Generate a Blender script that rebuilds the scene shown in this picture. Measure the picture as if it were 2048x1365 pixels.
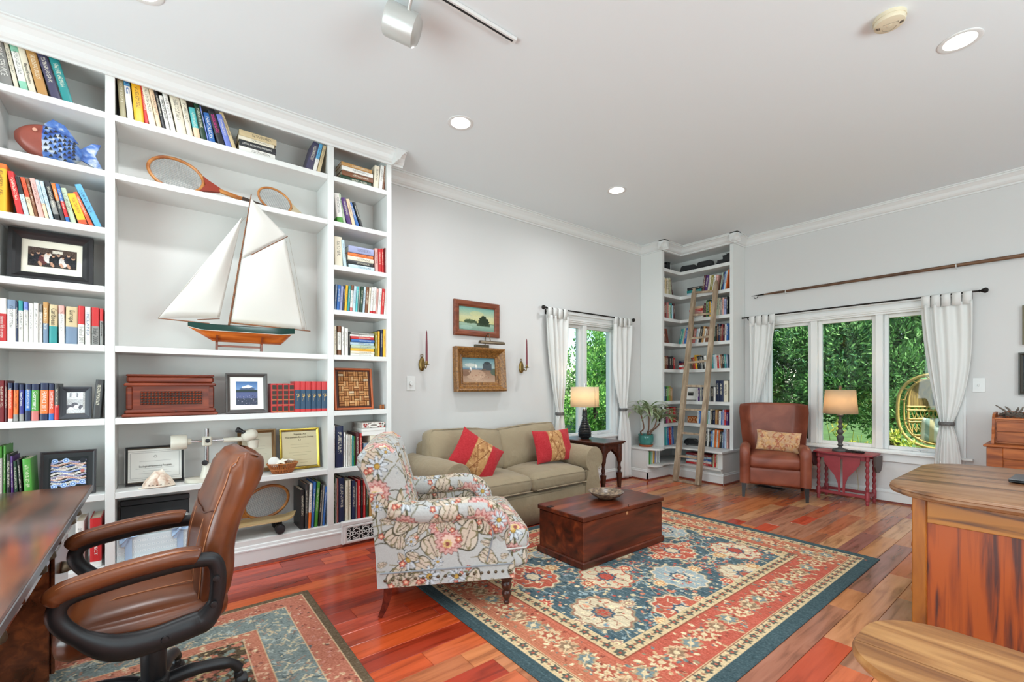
import bpy, bmesh, math, random
import numpy as np
from mathutils import Vector, Matrix, noise as mnoise
for o in list(bpy.data.objects): bpy.data.objects.remove(o)
S = bpy.context.scene
COL = S.collection
R = math.radians
PI = math.pi
random.seed(7); rng = np.random.default_rng(7)
# ------------------------------------------------------------------ camera
CH, FPX, CX, HY = 1.28, 901.0, 1024.0, 772.0
TH = math.atan(1146/901)
cam = bpy.data.cameras.new('camera'); cam.sensor_width = 36; cam.sensor_fit = 'HORIZONTAL'
cam.lens = FPX/2048*36; cam.shift_y = (HY-682.5)/2048; cam.clip_start = .05; cam.clip_end = 200
camo = bpy.data.objects.new('camera', cam); COL.objects.link(camo)
camo.location = (0, 0, CH); camo.rotation_euler = (PI/2, 0, TH); S.camera = camo
_fw = np.array([-math.sin(TH), math.cos(TH), 0]); _rt = np.array([math.cos(TH), math.sin(TH), 0])
def _ray(px, py): return _fw*FPX + _rt*(px-CX) + np.array([0, 0, 1.])*(HY-py)
def onz(px, py, z): d = _ray(px, py); return d*((z-CH)/d[2]) + np.array([0, 0, CH])
def onx(px, py, x): d = _ray(px, py); return d*(x/d[0]) + np.array([0, 0, CH])
def ony(px, py, y): d = _ray(px, py); return d*(y/d[1]) + np.array([0, 0, CH])
# ------------------------------------------------------------------ world, sun, exposure
w = bpy.data.worlds.new('world'); S.world = w; w.use_nodes = True
nt = w.node_tree; nt.nodes.clear()
sky = nt.nodes.new('ShaderNodeTexSky'); sky.sky_type = 'NISHITA'; sky.sun_disc = False
sky.sun_elevation = R(52); sky.sun_rotation = R(92); sky.air_density = 1.0; sky.dust_density = .6; sky.ozone_density = 1.4
bg = nt.nodes.new('ShaderNodeBackground'); bg.inputs[1].default_value = .30
out = nt.nodes.new('ShaderNodeOutputWorld'); nt.links.new(sky.outputs[0], bg.inputs[0]); nt.links.new(bg.outputs[0], out.inputs[0])
def light(name, kind, loc, energy, color=(1, 1, 1), rot=(0, 0, 0), **kw):
    l = bpy.data.lights.new(name, kind); l.energy = energy; l.color = color
    for k, v in kw.items(): setattr(l, k, v)
    o = bpy.data.objects.new(name, l); COL.objects.link(o); o.location = loc; o.rotation_euler = rot; return o
sun = light('sun', 'SUN', (8, -2, 12), 9.0, (1, .96, .88), angle=R(.6))
sun.rotation_euler = Vector((.60, -.04, .80)).to_track_quat('Z', 'Y').to_euler()
# added fill lamp at the unseen rear doors, tilted up to brighten the ceiling
light('door_daylight', 'AREA', (-.9, -3.02, 1.25), 222, (.77, .935, 1), (R(118), 0, 0), shape='RECTANGLE', size=3.6, size_y=2.2)
# second added lamp, out of view at right, aimed mostly upward as ceiling fill
light('side_window_daylight', 'AREA', (2.92, 2.2, 1.5), 170, (.77, .935, 1), (0, R(152), 0), shape='RECTANGLE', size=1.5, size_y=2.6)
vs = S.view_settings; vs.view_transform = 'Standard'; vs.look = 'None'; vs.gamma = 1; vs.exposure = .10; vs.use_curve_mapping = False
# ------------------------------------------------------------------ colour and material helpers
def lin(c):
    return tuple(((x/12.92) if x <= .04045 else ((x+.055)/1.055)**2.4) for x in c)
def hx(h): return lin(tuple(int(h[i:i+2], 16)/255 for i in (0, 2, 4)))
def s3(h): return np.array([int(h[i:i+2], 16)/255 for i in (0, 2, 4)])
def newmat(name):
    m = bpy.data.materials.new(name); m.use_nodes = True
    b = m.node_tree.nodes['Principled BSDF']; return m, m.node_tree, b
def mat(name, col, rough=.5, metal=0, bump=0, bscale=80, spec=.5, var=0, vscale=6, coat=0, sheen=0, stretch=(1, 1, 1), bdist=.004):
    m, t, b = newmat(name); c = hx(col) if isinstance(col, str) else col
    b.inputs['Base Color'].default_value = (*c, 1); b.inputs['Roughness'].default_value = rough
    b.inputs['Metallic'].default_value = metal; b.inputs['Specular IOR Level'].default_value = spec
    if coat: b.inputs['Coat Weight'].default_value = coat; b.inputs['Coat Roughness'].default_value = .15
    if sheen: b.inputs['Sheen Weight'].default_value = sheen
    if var or bump:
        tc = t.nodes.new('ShaderNodeTexCoord'); mp = t.nodes.new('ShaderNodeMapping'); mp.inputs['Scale'].default_value = stretch
        t.links.new(tc.outputs['Object'], mp.inputs[0])
    if var:
        n = t.nodes.new('ShaderNodeTexNoise'); n.inputs['Scale'].default_value = vscale; n.inputs['Detail'].default_value = 5
        t.links.new(mp.outputs[0], n.inputs['Vector'])
        r = t.nodes.new('ShaderNodeValToRGB'); r.color_ramp.elements[0].position = .3; r.color_ramp.elements[1].position = .7
        r.color_ramp.elements[0].color = (*[x*(1-var) for x in c], 1); r.color_ramp.elements[1].color = (*[min(1, x*(1+var)) for x in c], 1)
        t.links.new(n.outputs['Fac'], r.inputs[0]); t.links.new(r.outputs[0], b.inputs['Base Color'])
    if bump:
        n2 = t.nodes.new('ShaderNodeTexNoise'); n2.inputs['Scale'].default_value = bscale; n2.inputs['Detail'].default_value = 3
        t.links.new(mp.outputs[0], n2.inputs['Vector'])
        bp = t.nodes.new('ShaderNodeBump'); bp.inputs['Strength'].default_value = bump; bp.inputs['Distance'].default_value = bdist
        t.links.new(n2.outputs['Fac'], bp.inputs['Height']); t.links.new(bp.outputs[0], b.inputs['Normal'])
    return m
def wood(name, c0, c1, c2=None, grain=(1, 12, 12), scale=3.0, rough=.35, ring=0, coat=0, bump=.15, usecol=False, lo=.32, hi=.68):
    m, t, b = newmat(name); L = t.links.new; N = t.nodes.new
    tc = N('ShaderNodeTexCoord'); mp = N('ShaderNodeMapping'); mp.inputs['Scale'].default_value = grain
    L(tc.outputs['Object'], mp.inputs[0])
    oi = N('ShaderNodeObjectInfo'); ad = N('ShaderNodeVectorMath'); ad.operation = 'ADD'
    mu = N('ShaderNodeMath'); mu.operation = 'MULTIPLY'; mu.inputs[1].default_value = 37.; L(oi.outputs['Random'], mu.inputs[0])
    L(mp.outputs[0], ad.inputs[0]); L(mu.outputs[0], ad.inputs[1])
    n = N('ShaderNodeTexNoise'); n.inputs['Scale'].default_value = scale; n.inputs['Detail'].default_value = 6; n.inputs['Distortion'].default_value = .6
    L(ad.outputs[0], n.inputs['Vector'])
    src = n.outputs['Fac']
    if ring:
        wv = N('ShaderNodeTexWave'); wv.wave_type = 'BANDS'; wv.bands_direction = 'X'; wv.inputs['Scale'].default_value = ring
        wv.inputs['Distortion'].default_value = 9; wv.inputs['Detail'].default_value = 2.5; wv.inputs['Detail Scale'].default_value = .8
        L(ad.outputs[0], wv.inputs['Vector'])
        mx0 = N('ShaderNodeMath'); mx0.operation = 'MULTIPLY_ADD'; mx0.inputs[1].default_value = .55; L(wv.outputs['Fac'], mx0.inputs[0])
        m2 = N('ShaderNodeMath'); m2.operation = 'MULTIPLY'; m2.inputs[1].default_value = .5; L(n.outputs['Fac'], m2.inputs[0]); L(m2.outputs[0], mx0.inputs[2]); src = mx0.outputs[0]
    r = N('ShaderNodeValToRGB'); e = r.color_ramp.elements; e[0].position = lo; e[1].position = hi
    e[0].color = (*hx(c0), 1); e[1].color = (*hx(c1), 1)
    if c2: k = e.new((lo+hi)/2); k.color = (*hx(c2), 1)
    L(src, r.inputs[0]); colout = r.outputs[0]
    if usecol:
        mx = N('ShaderNodeMix'); mx.data_type = 'RGBA'; mx.blend_type = 'MULTIPLY'; mx.inputs[0].default_value = 1
        L(r.outputs[0], mx.inputs[6]); L(oi.outputs['Color'], mx.inputs[7]); colout = mx.outputs[2]
    L(colout, b.inputs['Base Color']); b.inputs['Roughness'].default_value = rough
    if coat: b.inputs['Coat Weight'].default_value = coat; b.inputs['Coat Roughness'].default_value = .12
    if bump:
        bp = N('ShaderNodeBump'); bp.inputs['Strength'].default_value = bump; bp.inputs['Distance'].default_value = .002
        L(n.outputs['Fac'], bp.inputs['Height']); L(bp.outputs[0], b.inputs['Normal'])
    return m
def vcol(name, rough=.85, bump=0, bscale=300, spec=.3, sheen=0, trans=0):
    m, t, b = newmat(name); a = t.nodes.new('ShaderNodeVertexColor'); a.layer_name = 'Col'
    t.links.new(a.outputs[0], b.inputs['Base Color']); b.inputs['Roughness'].default_value = rough; b.inputs['Specular IOR Level'].default_value = spec
    if sheen: b.inputs['Sheen Weight'].default_value = sheen
    if bump:
        tc = t.nodes.new('ShaderNodeTexCoord'); n2 = t.nodes.new('ShaderNodeTexNoise'); n2.inputs['Scale'].default_value = bscale
        t.links.new(tc.outputs['Object'], n2.inputs['Vector'])
        bp = t.nodes.new('ShaderNodeBump'); bp.inputs['Strength'].default_value = bump; bp.inputs['Distance'].default_value = .003
        t.links.new(n2.outputs['Fac'], bp.inputs['Height']); t.links.new(bp.outputs[0], b.inputs['Normal'])
    if trans:
        tr = t.nodes.new('ShaderNodeBsdfTranslucent'); t.links.new(a.outputs[0], tr.inputs[0]); mx = t.nodes.new('ShaderNodeMixShader'); mx.inputs[0].default_value = trans
        t.links.new(b.outputs[0], mx.inputs[1]); t.links.new(tr.outputs[0], mx.inputs[2]); t.links.new(mx.outputs[0], t.nodes['Material Output'].inputs[0])
    return m
def objcol(name, rough=.5, coat=0, spec=.5):
    m, t, b = newmat(name); a = t.nodes.new('ShaderNodeObjectInfo'); t.links.new(a.outputs['Color'], b.inputs['Base Color'])
    b.inputs['Roughness'].default_value = rough; b.inputs['Specular IOR Level'].default_value = spec
    if coat: b.inputs['Coat Weight'].default_value = coat
    return m
def emit(name, col, strength):
    m, t, b = newmat(name); b.inputs['Emission Color'].default_value = (*hx(col), 1); b.inputs['Emission Strength'].default_value = strength
    b.inputs['Base Color'].default_value = (*hx(col), 1); return m
def shade_mat(name, col, strength):
    m, t, b = newmat(name); b.inputs['Base Color'].default_value = (*hx(col), 1); b.inputs['Roughness'].default_value = .9
    tr = t.nodes.new('ShaderNodeBsdfTranslucent'); tr.inputs[0].default_value = (*hx(col), 1); mx = t.nodes.new('ShaderNodeMixShader'); mx.inputs[0].default_value = strength
    t.links.new(b.outputs[0], mx.inputs[1]); t.links.new(tr.outputs[0], mx.inputs[2]); t.links.new(mx.outputs[0], t.nodes['Material Output'].inputs[0]); return m
def glass_mat():
    m, t, b = newmat('window_glass'); N = t.nodes.new; L = t.links.new
    tr = N('ShaderNodeBsdfTransparent'); tr.inputs[0].default_value = (.93, .97, .95, 1)
    gl = N('ShaderNodeBsdfGlossy'); gl.inputs['Roughness'].default_value = .02; gl.inputs[0].default_value = (.6, .6, .6, 1)
    fr = N('ShaderNodeFresnel'); fr.inputs[0].default_value = 1.5; mx = N('ShaderNodeMixShader')
    ge = N('ShaderNodeNewGeometry'); iv = N('ShaderNodeMath'); iv.operation = 'SUBTRACT'; iv.inputs[0].default_value = 1; L(ge.outputs['Backfacing'], iv.inputs[1])
    ml = N('ShaderNodeMath'); ml.operation = 'MULTIPLY'; L(fr.outputs[0], ml.inputs[0]); L(iv.outputs[0], ml.inputs[1]); L(ml.outputs[0], mx.inputs[0]); L(tr.outputs[0], mx.inputs[1]); L(gl.outputs[0], mx.inputs[2]); L(mx.outputs[0], t.nodes['Material Output'].inputs[0]); return m
def spine_mat():
    m, t, b = newmat('book_cover'); N = t.nodes.new; L = t.links.new
    oi = N('ShaderNodeObjectInfo'); tc = N('ShaderNodeTexCoord'); sp = N('ShaderNodeSeparateXYZ'); L(tc.outputs['Generated'], sp.inputs[0])
    def attr(n):
        a = N('ShaderNodeAttribute'); a.attribute_type = 'OBJECT'; a.attribute_name = n; return a
    def ma(op, a, bb):
        k = N('ShaderNodeMath'); k.operation = op
        for i, q in enumerate((a, bb)):
            if q is None: continue
            if isinstance(q, (int, float)): k.inputs[i].default_value = q
            else: L(q, k.inputs[i])
        return k.outputs[0]
    def mix(f, a, bb):
        k = N('ShaderNodeMix'); k.data_type = 'RGBA'; L(f, k.inputs[0]); L(a, k.inputs[6]); L(bb, k.inputs[7]); return k.outputs[2]
    z = sp.outputs[2]; x = sp.outputs[0]; y = sp.outputs[1]
    top = ma('GREATER_THAN', z, ma('SUBTRACT', 1., attr('ttop').outputs['Fac']))
    bot = ma('LESS_THAN', z, attr('tbot').outputs['Fac'])
    col = mix(bot, mix(top, oi.outputs['Color'], attr('ctop').outputs['Color']), attr('cbot').outputs['Color'])
    # broken print on the spine, too small to read
    mp = N('ShaderNodeMapping'); mp.inputs['Scale'].default_value = (5, 0, 58); L(tc.outputs['Generated'], mp.inputs[0])
    ad = N('ShaderNodeVectorMath'); ad.operation = 'ADD'; mu = ma('MULTIPLY', oi.outputs['Random'], 91.); L(mp.outputs[0], ad.inputs[0]); L(mu, ad.inputs[1])
    n = N('ShaderNodeTexNoise'); n.inputs['Scale'].default_value = 1.; n.inputs['Detail'].default_value = 1.5; L(ad.outputs[0], n.inputs['Vector'])
    pr = ma('GREATER_THAN', n.outputs['Fac'], .5)
    for q in (ma('GREATER_THAN', x, .28), ma('LESS_THAN', x, .72), ma('GREATER_THAN', z, .34), ma('LESS_THAN', z, .86), ma('LESS_THAN', y, .12)): pr = ma('MULTIPLY', pr, q)
    pr = ma('MULTIPLY', pr, attr('ink').outputs['Fac'])
    L(mix(pr, col, attr('c2').outputs['Color']), b.inputs['Base Color']); b.inputs['Roughness'].default_value = .42; return m
# ------------------------------------------------------------------ mesh helpers
class MB:
    def __init__(s): s.v = []; s.f = []; s.m = []
    def add(s, v, f, mi=0):
        n = len(s.v); s.v += [tuple(p) for p in v]; s.f += [tuple(n+i for i in q) for q in f]; s.m += [mi]*len(f); return s
    def box(s, x0, x1, y0, y1, z0, z1, b=0, mi=0, M=None):
        if x0 > x1: x0, x1 = x1, x0
        if y0 > y1: y0, y1 = y1, y0
        if z0 > z1: z0, z1 = z1, z0
        if not b:
            v = [(x, y, z) for x in (x0, x1) for y in (y0, y1) for z in (z0, z1)]
            f = [(0, 1, 3, 2), (4, 6, 7, 5), (0, 4, 5, 1), (2, 3, 7, 6), (0, 2, 6, 4), (1, 5, 7, 3)]
        else:
            b = min(b, (x1-x0)*.49, (y1-y0)*.49, (z1-z0)*.49); v = []; ix = {}
            lo = (x0, y0, z0); hi = (x1, y1, z1)
            for c in [(i, j, k) for i in (0, 1) for j in (0, 1) for k in (0, 1)]:
                for a in range(3):
                    p = []
                    for q in range(3):
                        e = hi[q] if c[q] else lo[q]
                        if q != a: e += -b if c[q] else b
                        p.append(e)
                    ix[(c, a)] = len(v); v.append(tuple(p))
            f = []
            def cr(a, i, j, k):
                c = [0, 0, 0]; c[a] = i; c[(a+1) % 3] = j; c[(a+2) % 3] = k; return tuple(c)
            for a in range(3):
                for i in (0, 1):
                    q = [ix[(cr(a, i, *jk), a)] for jk in ((0, 0), (1, 0), (1, 1), (0, 1))]; f.append(tuple(q if i else q[::-1]))
                a2, a3 = (a+1) % 3, (a+2) % 3
                for j in (0, 1):
                    for k in (0, 1):
                        c0 = cr(a, 0, j, k); c1 = cr(a, 1, j, k)
                        q = [ix[(c0, a2)], ix[(c1, a2)], ix[(c1, a3)], ix[(c0, a3)]]; f.append(tuple(q if (j ^ k) else q[::-1]))
            for c in [(i, j, k) for i in (0, 1) for j in (0, 1) for k in (0, 1)]:
                q = [ix[(c, a)] for a in range(3)]; f.append(tuple(q if (sum(c) % 2) else q[::-1]))
        if M is not None: v = [M @ Vector(p) for p in v]
        return s.add(v, f, mi)
    def lathe(s, prof, n=20, c=(0, 0, 0), mi=0, M=None):
        v = []; f = []
        for r, z in prof:
            for i in range(n):
                a = 2*PI*i/n; v.append((c[0]+r*math.cos(a), c[1]+r*math.sin(a), c[2]+z))
        for j in range(len(prof)-1):
            for i in range(n): k = (i+1) % n; f.append((j*n+i, j*n+k, (j+1)*n+k, (j+1)*n+i))
        if prof[0][0] > 1e-4: f.append(tuple(range(n))[::-1])
        if prof[-1][0] > 1e-4: f.append(tuple((len(prof)-1)*n+i for i in range(n)))
        if M is not None: v = [M @ Vector(p) for p in v]
        return s.add(v, f, mi)
    def tube(s, pts, r, n=8, caps=True, mi=0, closed=False, flat=1, up=None):
        P = [Vector(p) for p in pts]; m = len(P); rs = r if isinstance(r, (list, tuple)) else [r]*m
        v = []; f = []; nrm = None
        for i in range(m):
            if closed: t = (P[(i+1) % m]-P[i-1])
            else: t = P[min(i+1, m-1)]-P[max(i-1, 0)]
            t.normalize()
            if up is not None: nrm = Vector(up)
            elif nrm is None: nrm = Vector((0, 0, 1)) if abs(t.z) < .9 else Vector((1, 0, 0))
            nrm = (nrm-t*nrm.dot(t)).normalized(); bn = t.cross(nrm)
            for k in range(n):
                a = 2*PI*k/n; v.append(P[i]+nrm*(rs[i]*math.cos(a))+bn*(rs[i]*flat*math.sin(a)))
        for i in range(m if closed else m-1):
            j = (i+1) % m
            for k in range(n): q = (k+1) % n; f.append((i*n+k, i*n+q, j*n+q, j*n+k))
        if caps and not closed: f.append(tuple(range(n))[::-1]); f.append(tuple((m-1)*n+k for k in range(n)))
        return s.add(v, f, mi)
    def prism(s, poly, a0, a1, axis='y', mi=0, M=None):
        n = len(poly); v = []
        for a in (a0, a1):
            for p, q in poly: v.append({'x': (a, p, q), 'y': (p, a, q), 'z': (p, q, a)}[axis])
        f = [tuple(range(n))[::-1], tuple(range(n, 2*n))]+[(i, (i+1) % n, n+(i+1) % n, n+i) for i in range(n)]
        if M is not None: v = [M @ Vector(p) for p in v]
        return s.add(v, f, mi)
    def grid(s, P, closeu=False, mi=0):
        nu = len(P); nv = len(P[0]); v = [p for r in P for p in r]; f = []
        for i in range(nu if closeu else nu-1):
            j = (i+1) % nu
            for k in range(nv-1): f.append((i*nv+k, j*nv+k, j*nv+k+1, i*nv+k+1))
        return s.add(v, f, mi)
    def cushion(s, sx, sy, sz, r=.06, bulge=.02, n=14, c=(0, 0, 0), M=None, mi=0, crown=None):
        vs_ = {}; v = []; f = []
        hxx, hyy, hzz = sx/2, sy/2, sz/2; r = min(r, hxx*.98, hyy*.98, hzz*.98)
        def P(p):
            key = tuple(round(q, 5) for q in p)
            if key in vs_: return vs_[key]
            q = Vector((p[0]*hxx, p[1]*hyy, p[2]*hzz)); inn = Vector((max(-hxx+r, min(hxx-r, q.x)), max(-hyy+r, min(hyy-r, q.y)), max(-hzz+r, min(hzz-r, q.z))))
            d = q-inn
            if d.length > 1e-9: q = inn+d.normalized()*r
            bx = (1-p[0]**2)*(1-p[1]**2); q.z += bulge*bx*(1 if p[2] > 0 else -.4)*abs(p[2])
            q.y += bulge*.5*(1-p[0]**2)*(1-p[2]**2)*p[1]; q.x += bulge*.5*(1-p[1]**2)*(1-p[2]**2)*p[0]
            if crown: q = crown(q)
            q = q+Vector(c)
            if M is not None: q = M @ q
            vs_[key] = len(v); v.append(q); return vs_[key]
        lv = [-math.cos(PI*i/n)*.5-.5+1 if False else (2*i/n-1) for i in range(n+1)]
        lv = [math.copysign(1-(1-abs(t))**1.35, t) for t in lv]
        for a in range(3):
            for sg in (-1, 1):
                for i in range(n):
                    for j in range(n):
                        q = []
                        for di, dj in ((0, 0), (1, 0), (1, 1), (0, 1)):
                            p = [0, 0, 0]; p[a] = sg; p[(a+1) % 3] = lv[i+di]; p[(a+2) % 3] = lv[j+dj]; q.append(P(p))
                        f.append(tuple(q if sg > 0 else q[::-1]))
        return s.add(v, f, mi)
    def xf(s, M):
        s.v = [tuple(M @ Vector(p)) for p in s.v]; return s
def mkmesh(name, mb, mats, smooth=None):
    me = bpy.data.meshes.new(name); me.from_pydata(mb.v, [], mb.f)
    for m in (mats if isinstance(mats, (list, tuple)) else [mats]): me.materials.append(m)
    if any(mb.m): me.polygons.foreach_set('material_index', mb.m)
    if smooth is not None:
        me.polygons.foreach_set('use_smooth', [True]*len(me.polygons))
        if smooth < 180: me.set_sharp_from_angle(angle=R(smooth))
    me.update(); return me
def link(name, me, parent=None, loc=None, rot=None, color=None):
    o = bpy.data.objects.new(name, me); COL.objects.link(o); o.parent = parent
    if loc is not None: o.location = loc
    if rot is not None: o.rotation_euler = rot
    if color is not None: o.color = (*color, 1)
    return o
def part(name, mb, m, parent=None, smooth=None, loc=None, rot=None, color=None):
    return link(name, mkmesh(name, mb, m, smooth), parent, loc, rot, color)
LABELS = {}
def tag(o, label, cat, group=None):
    o['label'] = label; o['category'] = cat
    if group: o['group'] = group
    return o
def thing(name, label, cat, loc=(0, 0, 0), rz=0, group=None, rot=None):
    o = bpy.data.objects.new(name, None); COL.objects.link(o); o.empty_display_size = .1
    o.location = loc; o.rotation_euler = rot if rot else (0, 0, rz); return tag(o, label, cat, group)
def struct(name, mb, m, parent=None, smooth=None):
    o = part(name, mb, m, parent, smooth)
    if parent is None: o['kind'] = 'structure'
    return o
def RZ(a): return Matrix.Rotation(a, 4, 'Z')
def RX(a): return Matrix.Rotation(a, 4, 'X')
def RY(a): return Matrix.Rotation(a, 4, 'Y')
def T(*p): return Matrix.Translation(Vector(p))
def bez(pts, n=10):
    """smooth curve through points (Catmull-Rom)"""
    P = [Vector(p) for p in pts]; P = [P[0]*2-P[1]]+P+[P[-1]*2-P[-2]]; o = []
    for i in range(1, len(P)-2):
        for k in range(n):
            t = k/n; a, b, c, d = P[i-1:i+3]
            o.append(.5*((2*b)+(c-a)*t+(2*a-5*b+4*c-d)*t*t+(3*b-a-3*c+d)*t**3))
    return o+[P[-2]]
def text_mesh(s, size, width=None, depth=.0006):
    cu = bpy.data.curves.new('t', 'FONT'); cu.body = s; cu.size = size; cu.align_x = 'CENTER'; cu.align_y = 'CENTER'; cu.resolution_u = 2; cu.extrude = depth
    o = bpy.data.objects.new('t', cu); me = bpy.data.meshes.new_from_object(o); bpy.data.objects.remove(o); bpy.data.curves.remove(cu)
    if width:
        xs = [v.co.x for v in me.vertices]
        if xs and (max(xs)-min(xs)) > 0:
            k = width/(max(xs)-min(xs))
            for v in me.vertices: v.co.x *= k
    return me
# ------------------------------------------------------------------ drawing flat print into vertex colours
class Canvas:
    def __init__(s, w, h, res, col='ffffff'):
        s.w, s.h = w, h; s.nx, s.ny = int(round(w/res))+1, int(round(h/res))+1
        s.a = np.empty((s.ny, s.nx, 3)); s.a[:] = s3(col)
        s.X, s.Y = np.meshgrid(np.linspace(0, w, s.nx), np.linspace(0, h, s.ny))
    def win(s, x, y, r):
        i0, i1 = max(0, int((x-r)/s.w*(s.nx-1))), min(s.nx, int((x+r)/s.w*(s.nx-1))+2)
        j0, j1 = max(0, int((y-r)/s.h*(s.ny-1))), min(s.ny, int((y+r)/s.h*(s.ny-1))+2)
        return slice(j0, max(j1, j0)), slice(i0, max(i1, i0))
    def put(s, sl, m, col, al=1.):
        c = s3(col) if isinstance(col, str) else np.array(col); sub = s.a[sl]; sub[m] = sub[m]*(1-al)+c*al
    def blob(s, x, y, r, col, pet=0, amp=0, ang=0, asp=1, al=1., p=2):
        R_ = r*(1+abs(amp))*max(asp, 1/asp)*1.05; sl = s.win(x, y, R_); dx = s.X[sl]-x; dy = s.Y[sl]-y
        if dx.size == 0: return s
        ca, sa = math.cos(ang), math.sin(ang); u = (dx*ca+dy*sa); v = (-dx*sa+dy*ca)*asp
        rho = (np.abs(u)**p+np.abs(v)**p)**(1/p); th = np.arctan2(v, u)
        s.put(sl, rho < r*(1+amp*np.cos(pet*th)), col, al); return s
    def rect(s, x0, x1, y0, y1, col, al=1.):
        m = (s.X >= x0) & (s.X <= x1) & (s.Y >= y0) & (s.Y <= y1); s.put((slice(None), slice(None)), m, col, al); return s
    def line(s, pts, wd, col, al=1.):
        for (x0, y0), (x1, y1) in zip(pts[:-1], pts[1:]):
            cx, cy = (x0+x1)/2, (y0+y1)/2; L = math.hypot(x1-x0, y1-y0); sl = s.win(cx, cy, L/2+wd*2)
            dx = s.X[sl]-x0; dy = s.Y[sl]-y0
            if dx.size == 0: continue
            t = np.clip((dx*(x1-x0)+dy*(y1-y0))/max(L*L, 1e-9), 0, 1); d = np.hypot(dx-t*(x1-x0), dy-t*(y1-y0)); s.put(sl, d < wd, col, al)
        return s
    def grad(s, y0, y1, c0, c1):
        t = np.clip((s.Y-y0)/(y1-y0), 0, 1)[..., None]; m = (s.Y >= y0) & (s.Y <= y1); g = s3(c0)*(1-t)+s3(c1)*t; s.a[m] = g[m]; return s
    def grain(s, k, seed=0):
        s.a += np.random.default_rng(seed).normal(0, k, s.a.shape[:2])[..., None]; return s
    def lincol(s):
        a = np.clip(s.a, 0, 1); return np.where(a <= .04045, a/12.92, ((a+.055)/1.055)**2.4)
def setcol(me, rgb):
    at = me.color_attributes.new('Col', 'FLOAT_COLOR', 'POINT'); n = len(me.vertices); d = np.ones((n, 4)); d[:, :3] = rgb.reshape(-1, 3); at.data.foreach_set('color', d.ravel())
def sheetmesh(name, P, nx, ny, mats):
    """P (ny,nx,3) -> quad grid mesh"""
    me = bpy.data.meshes.new(name); me.vertices.add(nx*ny); me.vertices.foreach_set('co', P.reshape(-1).astype(np.float32))
    i = np.arange(ny-1)[:, None]*nx+np.arange(nx-1)[None, :]; q = np.stack([i, i+1, i+nx+1, i+nx], -1).reshape(-1, 4); nf = len(q)
    me.loops.add(nf*4); me.loops.foreach_set('vertex_index', q.ravel().astype(np.int32)); me.polygons.add(nf)
    me.polygons.foreach_set('loop_start', (np.arange(nf)*4).astype(np.int32)); me.update(calc_edges=True); me.validate()
    for m in (mats if isinstance(mats, list) else [mats]): me.materials.append(m)
    return me
def sheet(name, cv, m, parent, loc=(0, 0, 0), rot=None):
    """upright print: local x across, z up, faces -y, bottom-left at (-w/2,0)"""
    P = np.stack([cv.X-cv.w/2, np.zeros_like(cv.X), cv.Y], -1); me = sheetmesh(name, P, cv.nx, cv.ny, m); setcol(me, cv.lincol()); return link(name, me, parent, loc, rot)
def numesh(name, V, Q, mats, rgb=None):
    me = bpy.data.meshes.new(name); me.vertices.add(len(V)); me.vertices.foreach_set('co', np.asarray(V, np.float32).ravel()); nf = len(Q); k = Q.shape[1]
    me.loops.add(nf*k); me.loops.foreach_set('vertex_index', np.asarray(Q, np.int32).ravel()); me.polygons.add(nf)
    me.polygons.foreach_set('loop_start', (np.arange(nf)*k).astype(np.int32)); me.update(calc_edges=True); me.materials.append(mats)
    if rgb is not None: setcol(me, rgb)
    return me
# ------------------------------------------------------------------ shared materials
M_WALL = mat('wall_paint', 'd3d1cf', .75, bump=.02, bscale=200)
M_CEIL = mat('ceiling_paint', 'e4eaec', .85)
M_TRIM = mat('white_trim_paint', 'e0e0de', .38)
M_SHELF = mat('white_shelf_paint', 'dfdfdc', .45)
M_BACK = mat('grey_white_shelf_back', 'dcdad6', .6)
M_GLASS = glass_mat()
M_FLOOR = wood('plank_wood', 'bdb0a6', 'ffffff', 'f0eae4', grain=(16, 1.6, 16), scale=1.6, rough=.24, usecol=True, bump=.03, coat=.25)
M_SHOE = wood('shoe_moulding_wood', '6b2417', '8c3a22', rough=.35)
M_BLACK = mat('black_plastic', '17181b', .42)
M_IRON = mat('dark_iron', '26221f', .45, metal=.6)
M_CHROME = mat('chrome', 'c9c9cc', .14, metal=1)
M_BRASS = mat('aged_brass', '8d7444', .32, metal=.9, var=.25, vscale=30)
M_BRONZE = mat('dull_bronze', '6b5e4c', .4, metal=.8, var=.2, vscale=40)
M_BOOK = spine_mat()
M_PAGE = mat('book_pages', 'e6dcc4', .8)
M_OBJ = objcol('plain_colour', .5)
M_GLOSS = objcol('glossy_colour', .2)
M_PRINT = vcol('printed_surface', .55)
M_FABRIC = vcol('woven_fabric', .9, bump=.12, bscale=500, sheen=.1)
M_RUG = vcol('rug_pile', .97, bump=.5, bscale=420, spec=.1)
M_SOFA = mat('khaki_cotton', '9a8a70', .92, bump=.55, bscale=9, bdist=.03, var=.06, vscale=4, sheen=.15, spec=.2)
M_LEATHER = wood('brown_leather', '4c2614', '7e4423', '62331b', grain=(1, 1, 1), scale=3.2, rough=.3, bump=.12)
M_LEATHER2 = wood('tan_leather', '70341f', '94523a', '84432e', grain=(1, 1, 1), scale=4, rough=.42, bump=.1)
M_REDWOOD = wood('red_brown_wood', '56200f', '8e3f22', '6f2c18', grain=(1.2, 14, 14), scale=2, rough=.38)
M_TRUNK = wood('worn_trunk_wood', '2c1208', '94441e', '5e2410', grain=(6, 1.1, 6), scale=2.2, rough=.32, lo=.3, hi=.8, bump=.3)
M_OAK = wood('oak', '6e3810', 'b0691f', '985616', grain=(8, 8, 1.4), scale=2.2, rough=.4)
M_OAKPANEL = wood('dark_oak_panel', '4a1a0a', 'b05218', '98420f', grain=(34, 34, 1.5), scale=1.0, rough=.4, lo=.36, hi=.56)
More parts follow.
